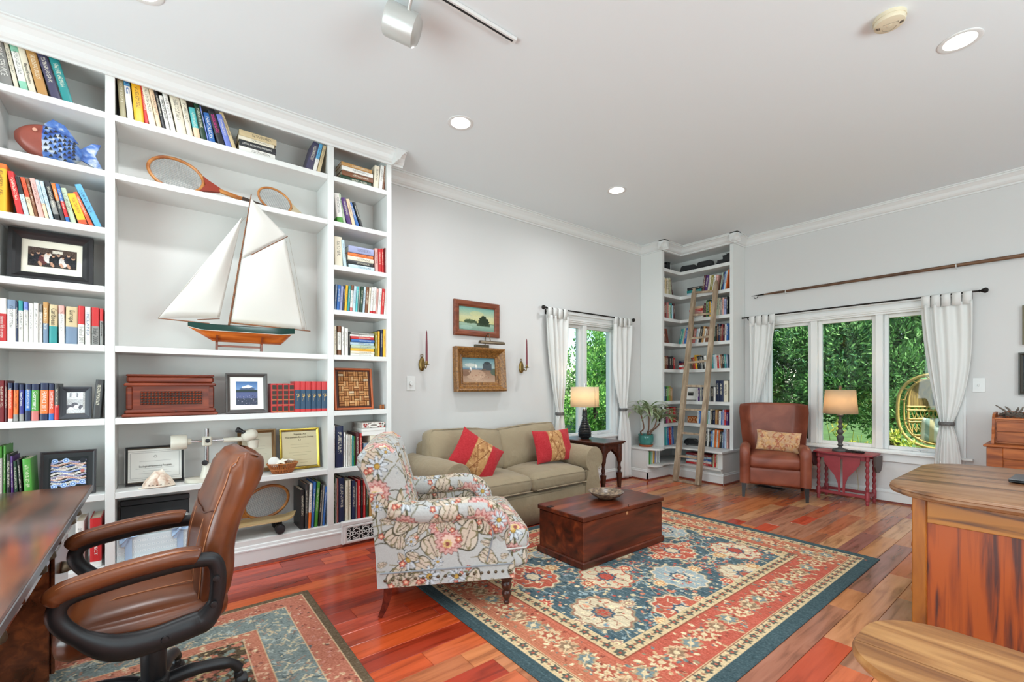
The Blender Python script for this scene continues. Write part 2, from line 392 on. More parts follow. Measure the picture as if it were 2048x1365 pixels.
M_OAKTOP = wood('oak_desk_top', '5e3f27', '98704e', '855a3a', grain=(.8, 7, 7), scale=2.4, rough=.34, lo=.34, hi=.6)
M_PINE = wood('orange_pine', '7b3a16', 'bd6a30', 'a05422', grain=(1.2, 9, 9), scale=2.2, rough=.45)
M_BENCH = wood('worn_bench_wood', '6a3c1e', 'b58450', '9a683a', grain=(.9, 8, 8), scale=1.7, rough=.36, lo=.3, hi=.62)
M_DESK = wood('dark_polished_wood', '2f1408', '70381c', '4d2412', grain=(1.1, 10, 10), scale=1.8, rough=.2, coat=.3)
M_MAHOG = wood('dark_mahogany', '2d140d', '56291b', rough=.3)
M_LADDER = wood('weathered_ladder_wood', '86715c', 'b8a48c', 'a18c74', grain=(10, 10, 1.2), scale=2.4, rough=.75)
M_REDPAINT = mat('worn_red_paint', '93343a', .45, var=.12, vscale=12)
M_CURTAIN = None
def curtain_mat():
    m, t, b = newmat('linen_curtain'); b.inputs['Base Color'].default_value = (*hx('efeeeb'), 1); b.inputs['Roughness'].default_value = .9
    tr = t.nodes.new('ShaderNodeBsdfTranslucent'); tr.inputs[0].default_value = (*hx('efeeeb'), 1); mx = t.nodes.new('ShaderNodeMixShader'); mx.inputs[0].default_value = .18
    t.links.new(b.outputs[0], mx.inputs[1]); t.links.new(tr.outputs[0], mx.inputs[2]); t.links.new(mx.outputs[0], t.nodes['Material Output'].inputs[0]); return m
M_CURTAIN = curtain_mat()
# ------------------------------------------------------------------ the room
XL, YB, ZC, XE, YS = -4.0, 6.3, 3.28, 3.0, -3.1
WT = .16
fl = MB().box(XL-WT, XE+WT, YS-WT, YB+WT, -.16, -.012); floor = struct('floor', fl, mat('subfloor', '2a1710', .8))
# boards: one object each where the picture shows them, the rest of the room as one part
PW = .127
unit = MB().box(-.5, .5, -.5, .5, -.5, .5, 0); me_pl = None
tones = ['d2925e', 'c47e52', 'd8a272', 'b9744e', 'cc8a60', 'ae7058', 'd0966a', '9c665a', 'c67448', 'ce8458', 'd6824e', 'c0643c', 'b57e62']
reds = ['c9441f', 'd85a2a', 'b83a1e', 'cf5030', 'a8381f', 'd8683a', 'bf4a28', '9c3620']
rest = MB(); nvis = 0
def plank_mesh(l):
    b = MB().box(-PW/2+.0008, PW/2-.0008, -l/2+.0008, l/2-.0008, -.012, 0, .0012); return mkmesh('plank', b, M_FLOOR)
lens = [.34, .52, .68, .85, 1.05, 1.25]; plm = {l: plank_mesh(l) for l in lens}
x = XL+PW/2; pr = random.Random(11)
planks = []
while x < XE:
    y = YS-pr.random()*.9
    while y < YB:
        l = pr.choice(lens); planks.append((x, y+l/2, l, pr.choice(reds if pr.random() < ((.93 if y < 3.2 else .22) if x < -1.9 else (.5 if y < 2.4 else .1)) else tones))); y += l  # redder boards left and near, tanner far off: uneven light painted into board colours
    x += PW
def hidden_plank(x, y, l):
    if -3.0 < x < -1.0 and 1.38 < y-l/2 and y+l/2 < 4.1: return True      # under the big rug
    if x < -3.75 and y < 3.8: return True
    if x > .35 or y < -.2: return True
    v = np.array([x, y]); d = _fw[:2] @ v
    if d < .8: return True
    px = CX+FPX*(_rt[:2] @ v)/d; py = HY+FPX*CH/d
    return px < -80 or px > 2130 or py > 1420
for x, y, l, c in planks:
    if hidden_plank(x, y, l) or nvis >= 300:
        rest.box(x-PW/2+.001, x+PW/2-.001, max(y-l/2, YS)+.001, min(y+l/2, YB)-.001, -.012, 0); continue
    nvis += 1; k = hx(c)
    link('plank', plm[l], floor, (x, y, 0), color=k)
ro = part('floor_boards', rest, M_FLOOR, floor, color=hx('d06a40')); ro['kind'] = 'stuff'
struct('ceiling', MB().box(XL-WT, XE+WT, YS-WT, YB+WT, ZC, ZC+.2), M_CEIL)
def wall_holes(name, axis, c, a0, a1, holes, inner=1):
    """wall slab in plane axis=c, running a0..a1, with rectangular openings (h0,h1,z0,z1)"""
    mb = MB(); t0, t1 = (c, c+WT*inner)
    def bx(p0, p1, z0, z1):
        if p1-p0 < 1e-4 or z1-z0 < 1e-4: return
        if axis == 'x': mb.box(min(t0, t1), max(t0, t1), p0, p1, z0, z1)
        else: mb.box(p0, p1, min(t0, t1), max(t0, t1), z0, z1)
    pos = a0
    for h0, h1, z0, z1 in sorted(holes):
        bx(pos, h0, 0, ZC); bx(h0, h1, 0, z0); bx(h0, h1, z1, ZC); pos = h1
    bx(pos, a1, 0, ZC); return struct(name, mb, M_WALL)
W1 = (3.86, 4.98, .60, 2.09)      # left window opening (y0,y1,z0,z1)
W2 = (-2.62, -.80, .55, 2.10)     # back window opening (x0,x1,z0,z1)
wall_holes('wall_left', 'x', XL, YS-WT, YB+WT, [W1], -1)
wall_holes('wall_back', 'y', YB, XL, XE, [W2], 1)
wall_holes('wall_right', 'x', XE, YS-WT, YB+WT, [(.9, 3.5, .75, 2.25)], 1)
wall_holes('wall_front', 'y', YS, XL, XE, [(-2.7, .9, .02, 2.3)], -1)
CROWN = [(0, -.115), (.012, -.115), (.012, -.1), (.026, -.094), (.04, -.078), (.052, -.052), (.074, -.03), (.086, -.024), (.086, -.01), (.1, -.01), (.1, 0), (0, 0)]
def crown(name, p0, p1, nrm, parent=None, prof=CROWN):
    """moulding from p0 to p1 along a wall whose outward direction is nrm (2D)"""
    P = []
    d = Vector((p1[0]-p0[0], p1[1]-p0[1])).normalized()
    for e0, e1, q in ((p0, 0, -1), (p1, 0, 1)): P.append([(e0[0]+nrm[0]*a, e0[1]+nrm[1]*a, ZC+b) for a, b in prof])
    mb = MB(); n = len(prof); mb.add(P[0]+P[1], [(i, (i+1) % n, n+(i+1) % n, n+i) for i in range(n)]+[tuple(range(n)), tuple(range(n, 2*n))[::-1]])
    return struct(name, mb, M_TRIM, parent) if parent is None else part(name, mb, M_TRIM, parent)
crown('trim_1', (XL, 1.57), (XL, 5.5), (1, 0))
crown('trim_2', (-2.87, YB), (XE, YB), (0, -1))
crown('trim_3', (XL, YS), (XL, -.75), (1, 0))
BASE = [(0, 0), (.016, 0), (.016, .105), (.02, .108), (.02, .118), (.013, .124), (.01, .14), (0, .145)]
def baseb(name, p0, p1, nrm, shoe=True, h=1., parent=None):
    P = [[(e[0]+nrm[0]*a, e[1]+nrm[1]*a, b*h) for a, b in BASE] for e in (p0, p1)]; n = len(BASE)
    mb = MB().add(P[0]+P[1], [(i, (i+1) % n, n+(i+1) % n, n+i) for i in range(n)]+[tuple(range(n)), tuple(range(n, 2*n))[::-1]])
    o = struct(name, mb, M_TRIM) if parent is None else part(name, mb, M_TRIM, parent)
    if shoe:
        q = [(.016, 0), (.034, 0), (.032, .009), (.026, .016), (.016, .019)]; P = [[(e[0]+nrm[0]*a, e[1]+nrm[1]*a, b) for a, b in q] for e in (p0, p1)]; n = 5
        mb = MB().add(P[0]+P[1], [(i, (i+1) % n, n+(i+1) % n, n+i) for i in range(n)]+[tuple(range(n)), tuple(range(n, 2*n))[::-1]])
        part('shoe_moulding', mb, M_SHOE, o if parent is None else parent)
    return o
baseb('baseboard_left', (XL, 1.57), (XL, 5.2), (1, 0))
baseb('baseboard_back', (-2.87, YB), (XE, YB), (0, -1))
baseb('baseboard_right', (XE, YS), (XE, YB), (-1, 0)); baseb('baseboard_front', (XL, YS), (-2.7, YS), (0, 1))
# ------------------------------------------------------------------ windows
def window(name, loc, rz, W, z0, z1, muls, stool_ext=.1):
    """local: x across 0..W, outside is +y, room side is -y"""
    o = bpy.data.objects.new(name, None); COL.objects.link(o); o.location = loc; o.rotation_euler = (0, 0, rz); o['kind'] = 'structure'
    j = .03; mb = MB()
    mb.box(0, j, -.005, WT, z0, z1); mb.box(W-j, W, -.005, WT, z0, z1); mb.box(j, W-j, -.005, WT, z1-j, z1); mb.box(j, W-j, -.005, WT, z0, z0+j)
    part('jamb', mb, M_TRIM, o)
    c = .085; cas = MB()
    for a0, a1 in ((-c+.01, .01), (W-.01, W+c-.01)):
        cas.box(a0, a1, -.02, 0, z0-.02, z1+.0, .003); cas.box(a0+.012, a1-.02, -.027, -.02, z0-.02, z1, .003)
    part('side_casing', cas, M_TRIM, o)
    hd = MB().box(-c+.01, W+c-.01, -.02, 0, z1-.01, z1+c-.01, .003).box(-c+.01, W+c-.01, -.028, -.02, z1+.008, z1+c-.035, .003).box(-c-.005, W+c+.005, -.036, 0, z1+c-.012, z1+c+.012, .004)
    part('head_casing', hd, M_TRIM, o)
    part('window_sill', MB().box(-c-stool_ext*.4, W+c+stool_ext*.4, -.055, .03, z0-.012, z0+.012, .005), M_TRIM, o)
    part('apron', MB().box(-c+.02, W+c-.02, -.018, 0, z0-.1, z0-.012, .004), M_TRIM, o)
    edges = [j]+muls+[W-j]
    for m in muls: part('mullion', MB().box(m-.034, m+.034, .0, WT-.02, z0+j, z1-j, .004), M_TRIM, o)
    for i in range(len(edges)-1):
        a0 = edges[i]+(.034 if i else 0); a1 = edges[i+1]-(.034 if i < len(muls) else 0); s = .04
        sm = MB()
        for q in ((a0, a0+s, z0+j, z1-j), (a1-s, a1, z0+j, z1-j), (a0+s, a1-s, z1-j-s, z1-j), (a0+s, a1-s, z0+j, z0+j+s)): sm.box(q[0], q[1], .045, .09, q[2], q[3], .004)
        sash = part('sash', sm, M_TRIM, o)
        part('pane', MB().box(a0+s-.004, a1-s+.004, .064, .070, z0+j+s-.004, z1-j-s+.004), M_GLASS, sash)
        lk = MB().box((a0+a1)/2-.03, (a0+a1)/2+.03, .02, .045, z0+j, z0+j+.018, .005).tube([((a0+a1)/2, .03, z0+j+.016), ((a0+a1)/2+.02, .015, z0+j+.03), ((a0+a1)/2+.09, .01, z0+j+.022)], [.008, .007, .006], 6)
        part('crank_handle', lk, M_TRIM, sash, 40)
    return o
window('window_1', (XL, W1[0], 0), PI/2, W1[1]-W1[0], W1[2], W1[3], [.49])
window('window_2', (W2[0], YB, 0), 0, W2[1]-W2[0], W2[2], W2[3], [.57, 1.205])
window('window_3', (XE, 3.5, 0), -PI/2, 2.6, .75, 2.25, [.86, 1.73])
# glazed doors behind the camera
def glazed(name, x0, x1):
    o = bpy.data.objects.new(name, None); COL.objects.link(o); o.location = ((x0+x1)/2, YS-.06, 0); o['kind'] = 'structure'; h = (x1-x0)/2; s = .1; mb = MB()
    for q in ((-h, -h+s, .02, 2.3), (h-s, h, .02, 2.3), (-h+s, h-s, 2.18, 2.3), (-h+s, h-s, .02, .28)): mb.box(q[0], q[1], -.02, .02, q[2], q[3], .004)
    part('door_frame', mb, M_TRIM, o); part('pane', MB().box(-h+s, h-s, -.004, .004, .28, 2.18), M_GLASS, o)
for i in range(4): glazed('door_%d' % (i+1), -2.7+.9*i, -1.8+.9*i)
# ------------------------------------------------------------------ recessed lights, detector, track light
M_LAMP = emit('lamp_diffuser', 'fff6ea', 9)
def can(x, y, label):
    t = thing('recessed_light', label, 'ceiling light', (x, y, ZC), 0, 'recessed ceiling lights')
    part('trim_ring', MB().lathe([(.073, -.002), (.092, -.006), (.098, -.003), (.098, 0), (.073, 0)], 32), M_TRIM, t, 40)
    part('diffuser', MB().lathe([(.0, -.0035), (.05, -.004), (.0735, -.002)], 32), M_LAMP, t, 60)
    l = light('lamp_glow', 'AREA', (0, 0, -.012), 12, (.92, .965, 1), shape='DISK', size=.14); l.data.spread = R(165); l.parent = t
can(-2.935, 1.81, 'round recessed light nearest the tall white bookcase'); can(-2.96, 3.69, 'round recessed light above the end of the khaki sofa')
can(-.448, 3.656, 'large-looking recessed light beside the cream smoke detector')
for x, y in ((-.45, 1.81), (-2.94, -.07), (-.45, -.07), (1.9, .6), (1.9, 3.66), (-2.9, -2.0), (-.4, -2.0)): can(x, y, 'round recessed light on the ceiling out of the picture')
t = thing('smoke_detector', 'cream round smoke detector on the ceiling', 'smoke detector', (-.655, 3.12, ZC), .3)
M_CREAM = mat('yellowed_plastic', 'd9cdb2', .5)
part('base_plate', MB().lathe([(.0, -.02), (.072, -.02), (.072, 0)], 32), M_CREAM, t, 40)
cov = part('cover', MB().lathe([(0, -.048), (.045, -.047), (.066, -.04), (.07, -.028), (.069, -.018), (0, -.018)], 32), M_CREAM, t, 50)
part('test_button', MB().lathe([(0, -.0505), (.011, -.0495), (.011, -.046)], 16), M_CREAM, cov, 40)
sl = MB()
for sgn in (-1, 1):
    for k in range(3): sl.box(sgn*(.044+.006*k)-.0014, sgn*(.044+.006*k)+.0014, -.009, .009, -.0485+.0012*k, -.044)
so = part('vent_slots', sl, M_BLACK, cov); so['kind'] = 'stuff'
dr = MB().tube([(.03*math.cos(a), .012+.03*math.sin(a), -.0478) for a in np.linspace(0, PI, 13)], .0008, 5).tube([(-.03, -.02, -.0478), (.035, -.02, -.0478), (.035, -.008, -.0475)], .0008, 5)
part('battery_door_line', dr, mat('seam_grey', '8b8272', .6), cov)
t = thing('track_light', 'white ceiling track with one drum-shaped spot lamp', 'track light', (-2.03, .6, ZC-.001))
part('track', MB().box(-.019, .019, -1.2, 1.02, -.02, 0, .003), M_TRIM, t)
part('slot', MB().box(-.006, .006, -1.18, 1.0, -.0215, -.0195), M_BLACK, t)
hd = thing; M_ALU = mat('brushed_aluminium', 'c4c4c0', .35, metal=.35)
Mh = T(-.16, .40, -.125) @ RZ(R(-28)) @ RX(R(70))
hb = MB().lathe([(0, -.085), (.06, -.085), (.078, -.07), (.08, .075), (.076, .085), (.0, .08)], 32, M=Mh)
part('lamp_head', hb, M_ALU, t, 40)
part('stem', MB().tube([(0, .38, -.02), (-.02, .385, -.06), (-.09, .40, -.1)], .009, 8), M_ALU, t, 60)
# ------------------------------------------------------------------ tall white bookcase
XF, XB = -3.665, -3.975
bc = thing('built_in_bookcase', 'tall white built-in bookcase with three bays along the left wall', 'bookcase', (XF, .4, 0))
def bpart(name, mb, m=M_SHELF, smooth=None): mb.xf(T(-XF, -.4, 0)); return part(name, mb, m, bc, smooth)
bpart('back_panel', MB().box(XL+.002, XB, -.74, 1.571, 0, ZC-.02), M_BACK)
for y0, y1 in ((-.745, -.70), (-.251, -.206), (1.047, 1.094), (1.53, 1.571)): bpart('stile', MB().box(XB, XF, y0, y1, .182, ZC-.02, .002))
LEV = [2.94, 2.585, 2.238, 1.883, 1.525, 1.08, .624]
BAY = {'left': (-.70, -.251), 'centre': (-.206, 1.047), 'right': (1.094, 1.53)}
for b, (y0, y1) in BAY.items():
    for z in LEV:
        if b == 'centre' and z in (2.238, 1.883): continue
        bpart('shelf', MB().box(XB, XF-.001, y0, y1, z-.038, z, .002))
bpart('base', MB().box(XB, XF, -.745, 1.571, 0, .182, .002))
bpart('top_rail', MB().box(XF-.02, XF+.004, -.745, 1.571, 3.2, ZC-.02))
bpart('shelf_ceiling', MB().box(XB, XF-.02, -.70, 1.53, 3.225, 3.245))
P2 = [(a, b) for a, b in CROWN]
def bcrown(p0, p1, nrm):
    P = [[(e[0]+nrm[0]*a, e[1]+nrm[1]*a, ZC-.001+b) for a, b in P2] for e in (p0, p1)]; n = len(P2)
    return MB().add(P[0]+P[1], [(i, (i+1) % n, n+(i+1) % n, n+i) for i in range(n)]+[tuple(range(n)), tuple(range(n, 2*n))[::-1]])
bpart('crown_moulding', bcrown((XF, -.843), (XF, 1.669), (1, 0)), M_TRIM)
for e, q in ((1.5695, 1), (-.7435, -1)): bpart('crown_return', bcrown((XL+.001, e), (XF+.0985, e), (0, q)).xf(T(0, 0, -.0005)), M_TRIM)
kb = MB()
n = len(BASE); P = [[(XF+a, e, b) for a, b in BASE] for e in (-.745, 1.571)]
kb.add(P[0]+P[1], [(i, (i+1) % n, n+(i+1) % n, n+i) for i in range(n)]+[tuple(range(n)), tuple(range(n, 2*n))[::-1]]); bpart('plinth_moulding', kb, M_TRIM)
q = [(.016, 0), (.034, 0), (.032, .009), (.026, .016), (.016, .019)]; P = [[(XF+a, e, b) for a, b in q] for e in (-.745, 1.571)]
bpart('shoe_moulding', MB().add(P[0]+P[1], [(i, (i+1) % 5, 5+(i+1) % 5, 5+i) for i in range(5)]+[tuple(range(5)), tuple(range(5, 10))[::-1]]), M_SHOE)
# cast vent grille on the plinth
gr = thing('vent_grille', 'white scrollwork vent grille set in the plinth of the tall bookcase', 'vent', (XF+.02, 1.33, 0), PI/2)
part('housing', MB().box(-.19, .19, -.03, .012, .165, .2, .006).box(-.185, .185, -.022, .012, .02, .165, .003), M_TRIM, gr)
part('dark_opening', MB().box(-.155, .155, -.0235, -.021, .045, .15), mat('vent_dark', '0d0b0a', .9), gr)
fr = MB()
for q in ((-.172, -.152, .028, .165), (.152, .172, .028, .165), (-.152, .152, .148, .165), (-.152, .152, .028, .047)): fr.box(q[0], q[1], -.031, -.02, q[2], q[3], .003)
part('grille_frame', fr, M_TRIM, gr)
for k in range(4):
    cx = -.114+.076*k; sc = MB()
    ring = [(cx+.0085*math.cos(a), -.027, .0975+.015*math.sin(a)) for a in np.linspace(0, 2*PI, 17)[:-1]]; sc.tube(ring, .0035, 6, closed=True)
    for sx in (-1, 1):
        for sz in (-1, 1):
            pts = [(cx+sx*.0075, -.027, .0975+sz*.013), (cx+sx*.02, -.027, .0975+sz*.03), (cx+sx*.038, -.027, .0975+sz*.04), (cx+sx*.03, -.027, .0975+sz*.052)]
            sc.tube(bez(pts, 5), .003, 6)
            c0 = [(cx+sx*.02+.010*math.cos(a)*sx, -.027, .0975+sz*(.036)+sz*.009*math.sin(a)) for a in np.linspace(.6, 5.2, 12)]; sc.tube(c0, .0025, 6)
        sc.tube(bez([(cx+sx*.0085, -.027, .0975), (cx+sx*.022, -.027, .0975+.012), (cx+sx*.038, -.027, .0975)], 5), .003, 6).tube(bez([(cx+sx*.0085, -.027, .0975), (cx+sx*.022, -.027, .0975-.012), (cx+sx*.038, -.027, .0975)], 5), .003, 6)
    o = part('scroll', sc, M_TRIM, gr, 60); o['kind'] = 'stuff'
# ------------------------------------------------------------------ books
PALN = dict(grey='8b8985', darkgrey='3d3c3c', cream='e0d6c0', white='e6e3dc', mint='8fc9ae', tan='b98a50', slate='46425c', teal='2c8a8a', yellow='f0b42c', red='c22a2c', darkred='7d1c22', black='1d1d1f', orange='e8742f', brown='7a4a2e', pink='dba59c', peach='e7c6a4', skyblue='5ea5cf', paleblue='bcd2dd', blue='2f66ac', navy='1c2646', green='4c9438', darkgreen='1d3d2a', purple='4a2368', lavender='9a9fc4', periwinkle='6f7fc8', magenta='c0287c', olive='8d8330', maroon='4e1c22', salmon='c7706a', lilac='b59fc0', greyblue='70839a', violet='33337e', palegreen='b4c2a8', beige='c9b48c', charcoal='2a2a2e', orangered='e4532e', khaki='a39a78', turquoise='4fb3b5')
ORD = ['first', 'second', 'third', 'fourth', 'fifth', 'sixth', 'seventh', 'eighth', 'ninth', 'tenth', 'eleventh', 'twelfth', 'thirteenth', 'fourteenth', 'fifteenth', 'sixteenth', 'seventeenth', 'eighteenth', 'nineteenth', 'twentieth', 'twenty-first', 'twenty-second', 'twenty-third', 'twenty-fourth', 'twenty-fifth', 'twenty-sixth', 'twenty-seventh', 'twenty-eighth', 'twenty-ninth', 'thirtieth']
# unit book: x thickness -.5..5, y 0 (spine) .. 1 (fore edge), z 0..1
uc = MB(); sp = [(-.5, .03), (-.42, .012), (-.25, .003), (0, 0), (.25, .003), (.42, .012), (.5, .03)]
uc.prism(sp+[(.5, 1), (.41, 1), (.41, .06), (-.41, .06), (-.41, 1), (-.5, 1)], 0, 1, 'z'); ME_COVER = mkmesh('book_cover', uc, M_BOOK)
ME_PAGES = mkmesh('pages', MB().box(-.41, .41, .06, .975, .012, .985), M_PAGE)
def inkfor(c): return (.02, .02, .02) if sum(hx(PALN[c])) > 1.0 else (.75, .7, .55)
NB = 0
def book(w, h, d, col, label, loc, rot, group, ctop=None, ttop=0, cbot=None, tbot=0, title=None, tcol=None, tsize=None, ink=.6, pages=True, trange=(.3, .85), c2=None):
    global NB
    NB += 1
    o = link('book', ME_COVER, None, loc, rot, hx(PALN[col])); o.scale = (w, d, h); tag(o, label, 'book', group)
    o['c2'] = [float(q) for q in (hx(PALN[c2]) if c2 else inkfor(col))]+[1.]
    o['ink'] = 0. if title else float(ink)
    for k, c, t in (('top', ctop, ttop), ('bot', cbot, tbot)):
        o['c'+k] = [float(q) for q in hx(PALN[c or col])]+[1.]; o['t'+k] = float(t)
    if pages: link('pages', ME_PAGES, o)
    if title:
        z0, z1 = trange; L = h*(z1-z0); me = text_mesh(title, tsize or w*.75, L); n = len(me.vertices); co = np.empty(n*3, np.float32); me.vertices.foreach_get('co', co); co = co.reshape(-1, 3)
        q = np.stack([co[:, 1]/w, -(co[:, 2]+.0006)/d, (z0+z1)/2-co[:, 0]/h], -1); me.vertices.foreach_set('co', q.astype(np.float32).ravel()); me.materials.append(M_OBJ)
        link('spine_title', me, o, color=hx(PALN[tcol or ('black' if sum(hx(PALN[col])) > 1 else 'white')]))
    return o
def rowpx(spec, plane, c, zs, where, group, depth=.18, rz=PI/2, start=0, opts={}):
    """spec lines: base-left base-right top-left-px top-py colour[^top:frac][_bot:frac]; spine plane at x=c (or y=c)"""
    g = (lambda px, py: (lambda p: (p[1], p[2]))(onx(px, py, c))) if plane == 'x' else (lambda px, py: (lambda p: (p[0], p[2]))(ony(px, py, c)))
    for i, ln in enumerate([q for q in spec.split(',') if q.strip()]):
        a = ln.split(); bl, br, tl, ty = map(float, a[:4]); cs = a[4]; cb = ct = None; tb = tt = 0
        if '_' in cs: cs, e = cs.split('_'); cb, tb = e.split(':')
        if '^' in cs: cs, e = cs.split('^'); ct, tt = e.split(':')
        y0 = g(bl, 772)[0]; y1 = g(br, 772)[0]; yt, zt = g(tl, ty); dy = yt-y0; dz = zt-zs; h = math.hypot(dy, dz); ang = math.atan2(dy, dz)
        w = max(.008, (y1-y0)*math.cos(ang)*.97); ym = (y0+y1)/2
        zoff = abs(math.sin(ang))*w/2+.0012
        j = random.uniform(0, .012)
        loc = (c-j, ym, zs+zoff) if plane == 'x' else (ym, c+j, zs+zoff)
        kw = dict(opts.get(i, {}))
        lab = f"{cs} book, {ORD[i+start]} from left on {where}"
        book(w, h, min(depth, h*.78)*random.uniform(.9, 1), cs, lab, loc, (0, ang, rz), group, ct, float(tt), cb, float(tb), **kw)
def stack(cols, x0, x1, plane, c, zs, th, where, group, depth=.16, opts={}):
    """flat pile; cols from bottom; along coordinate x0..x1"""
    z = zs+.0012; n = len(cols)
    for i, (cs, t) in enumerate(zip(cols, th if isinstance(th, list) else [th]*n)):
        sh = random.uniform(-.006, .006); L = (x1-x0)*random.uniform(.95, 1)
        # lying on its side: thickness along z, height along the shelf
        xs = x0+sh; 
        M = (0, PI/2, PI/2) if plane == 'x' else (0, PI/2, 0)
        loc = (c-random.uniform(0, .01), xs, z+t/2) if plane == 'x' else (xs, c+random.uniform(0, .01), z+t/2)
        lab = f"{cs} book, {ORD[n-1-i]} from top of flat stack on {where}"
        book(t*.97, L, depth, cs, lab, loc, M, group, **opts.get(i, {})); z += t
XS = XF-.02
def bay(b, k): return f"{k} shelf, {b} bay of tall bookcase"
G = lambda b, k: f"books on the {k} shelf of the {b} bay"
rowpx("-2 26 -24 70 grey, 28 38 5 81 cream, 40 57 16 83 white^mint:.18_mint:.2, 58 73 33 90 cream, 75 97 48 93 tan, 102 123 70 99 slate, 125 147 95 112 teal", 'x', XS, 2.94, bay('left', 'top'), G('left', 'top'), opts={0: dict(title='PUBLIC SERVICE', tcol='white', trange=(.2, .9)), 3: dict(title='Beyond Economics', tcol='black', tsize=.018, trange=(.18, .62))})
rowpx("-12 13 -12 324 yellow^orange:.1, 33 47 12 341 red, 48 58 28 352 paleblue^black:.45, 59 69 38 353 peach^orangered:.5, 70 77 49 356 brown, 78 89 58 356 pink, 90 98 69 360 paleblue_peach:.4, 99 107 78 362 paleblue, 109 121 86 361 grey^charcoal:.5_black:.16, 122 131 101 366 darkgrey^orange:.45, 132 140 110 368 red^blue:.45_blue:.13, 141 153 119 375 palegreen, 157 175 133 387 yellow_orangered:.14, 178 187 145 384 orangered, 189 204 147 368 skyblue", 'x', XS, 2.238, bay('left', 'third'), G('left', 'third'))
rowpx("-4 12 -4 596 red^white:.36, 13 31 13 599 white^greyblue:.22, 31.5 34.5 31 604 navy, 35 45 35 601 white^teal:.24, 47 56 46 604 white^periwinkle:.2, 57 66 57 607 white, 66.5 76 67 606 white, 77 84 77 609 white^grey:.2, 85 96 85 604 tan_greyblue:.48, 97 114 98 609 beige_teal:.44, 117 129 116 611 white^pink:.22, 129.5 154 131 613 beige_greyblue:.46, 155 168 156 612 white^red:.48, 170 181 170 614 white, 182 198 182 615 grey^red:.5, 199 206 199 617 grey^red:.34", 'x', XS, 1.525, bay('left', 'fifth'), G('left', 'fifth'),
      opts={0: dict(title='take your kids to europe', tcol='white', trange=(.08, .58)), 3: dict(title='VENICE', tcol='grey', trange=(.3, .72)), 9: dict(title='Caribbean', tcol='black', trange=(.47, .9), tsize=.03), 11: dict(title='Europe', tcol='black', tsize=.03, trange=(.58, .9)), 12: dict(title='Ireland 2001', tcol='grey', trange=(.04, .45), tsize=.028), 13: dict(title='IRELAND', tcol='greyblue', trange=(.25, .85)), 14: dict(title='Italy 2000', tcol='darkgrey', trange=(.04, .44), tsize=.032), 15: dict(title='France', tcol='black', trange=(.25, .62))})
rowpx("-3 8 -3 762 darkred, 9 14 9 762 maroon, 15 25 15 767 orangered^navy:.18_white:.07, 26 36 27 767 orange^navy:.18_grey:.18, 38 47 38 770 violet^navy:.15_grey:.2, 49 61 50 769 blue^navy:.17_navy:.28, 62 77 63 769 green^navy:.17_salmon:.26, 78 95 80 767 orange^navy:.19_navy:.18, 96 107 97 768 orangered^navy:.18_blue:.18, 108 117 109 768 red^darkgrey:.6", 'x', XS, 1.08, bay('left', 'sixth'), G('left', 'sixth'),
      opts={4: dict(title='New Orleans', tcol='white', trange=(.42, .8)), 6: dict(title='Germany', tcol='white', trange=(.3, .8)), 7: dict(title='FRANCE 2015', tcol='white', trange=(.25, .77)), 8: dict(title='SWITZERLAND', tcol='white', trange=(.3, .78))})
rowpx("-6 3 -6 895 white^green:.2, 4.5 10 5 893 green, 12 21 12 910 black, 22 27 20 914 purple, 28 37 24 924 darkgreen, 40 46 33 920 black, 48 66 43 920 green", 'x', XS, .624, bay('left', 'seventh'), G('left', 'seventh'))
rowpx("150 168 150 1046 white, 179 203 179 1040 red^red:.1_white:.12", 'x', XS, .182, bay('left', 'bottom'), G('left', 'bottom'), depth=.24, opts={1: dict(title='PROSPECT', tcol='white', trange=(.25, .7), tsize=.02)})
rowpx("240 253 232 138 khaki, 255 268 245 151 white^skyblue:.2, 269 289 261 157 yellow, 290 298 279 160 red, 299 313 281 166 cream, 314 324 297 178 peach, 325 332 307 178 charcoal, 333 341 317 190 white, 342 352 324 184 white, 354 374 337 185 cream, 375 387 359 194 cream, 389 402 377 213 turquoise_peach:.35, 403 415 387 205 darkgreen, 416 418.5 399 211 periwinkle, 419 432 406 223 blue, 436 451 414 217 charcoal, 452 464 432 228 periwinkle, 465 474 438 224 beige", 'x', XS, 2.94, bay('centre', 'top'), G('centre', 'top'),
      opts={1: dict(title='BIG', tcol='blue', trange=(.62, .95)), 7: dict(title='PERFECT PURSUIT', tcol='darkgrey', trange=(.3, .88)), 14: dict(title='NAPOLEON', tcol='white', trange=(.16, .86)), 15: dict(c2='magenta', ink=1.)})
y0, y1 = onx(477, 0, XS)[1], onx(552, 0, XS)[1]
stack(['white', 'charcoal', 'cream', 'beige'], y0, y1, 'x', XS, 2.94, [.04, .045, .028, .045], bay('centre', 'top'), G('centre', 'top'), opts={1: dict(title='DISAPPEARING THROUGH THE SKYLIGHT', tcol='white', trange=(.08, .88), tsize=.018)})
rowpx("611 625 627 285 slate, 625.5 633 639 288 white^skyblue:.55, 634 641 647 291 beige", 'x', XS, 2.94, 'top shelf by right divider, centre bay of bookcase', G('centre', 'top'))
stack(['darkgreen', 'brown', 'white', 'tan'], onx(683, 0, XS)[1], onx(746, 0, XS)[1], 'x', XS, 2.94, [.04, .04, .035, .03], bay('right', 'top'), G('right', 'top'), opts={})
rowpx("747 757 750 331 cream, 757.5 765 762 331 white, 766 770 769 331 brown", 'x', XS, 2.94, bay('right', 'top'), G('right', 'top'))
rowpx("676 688 669 385 white_green:.2, 688.5 694 677 387 palegreen, 695 704 682 395 purple, 705 712 692 398 peach, 713 720 698 405 blue, 722 728 706 404 black", 'x', XS, 2.585, bay('right', 'second'), G('right', 'second'))
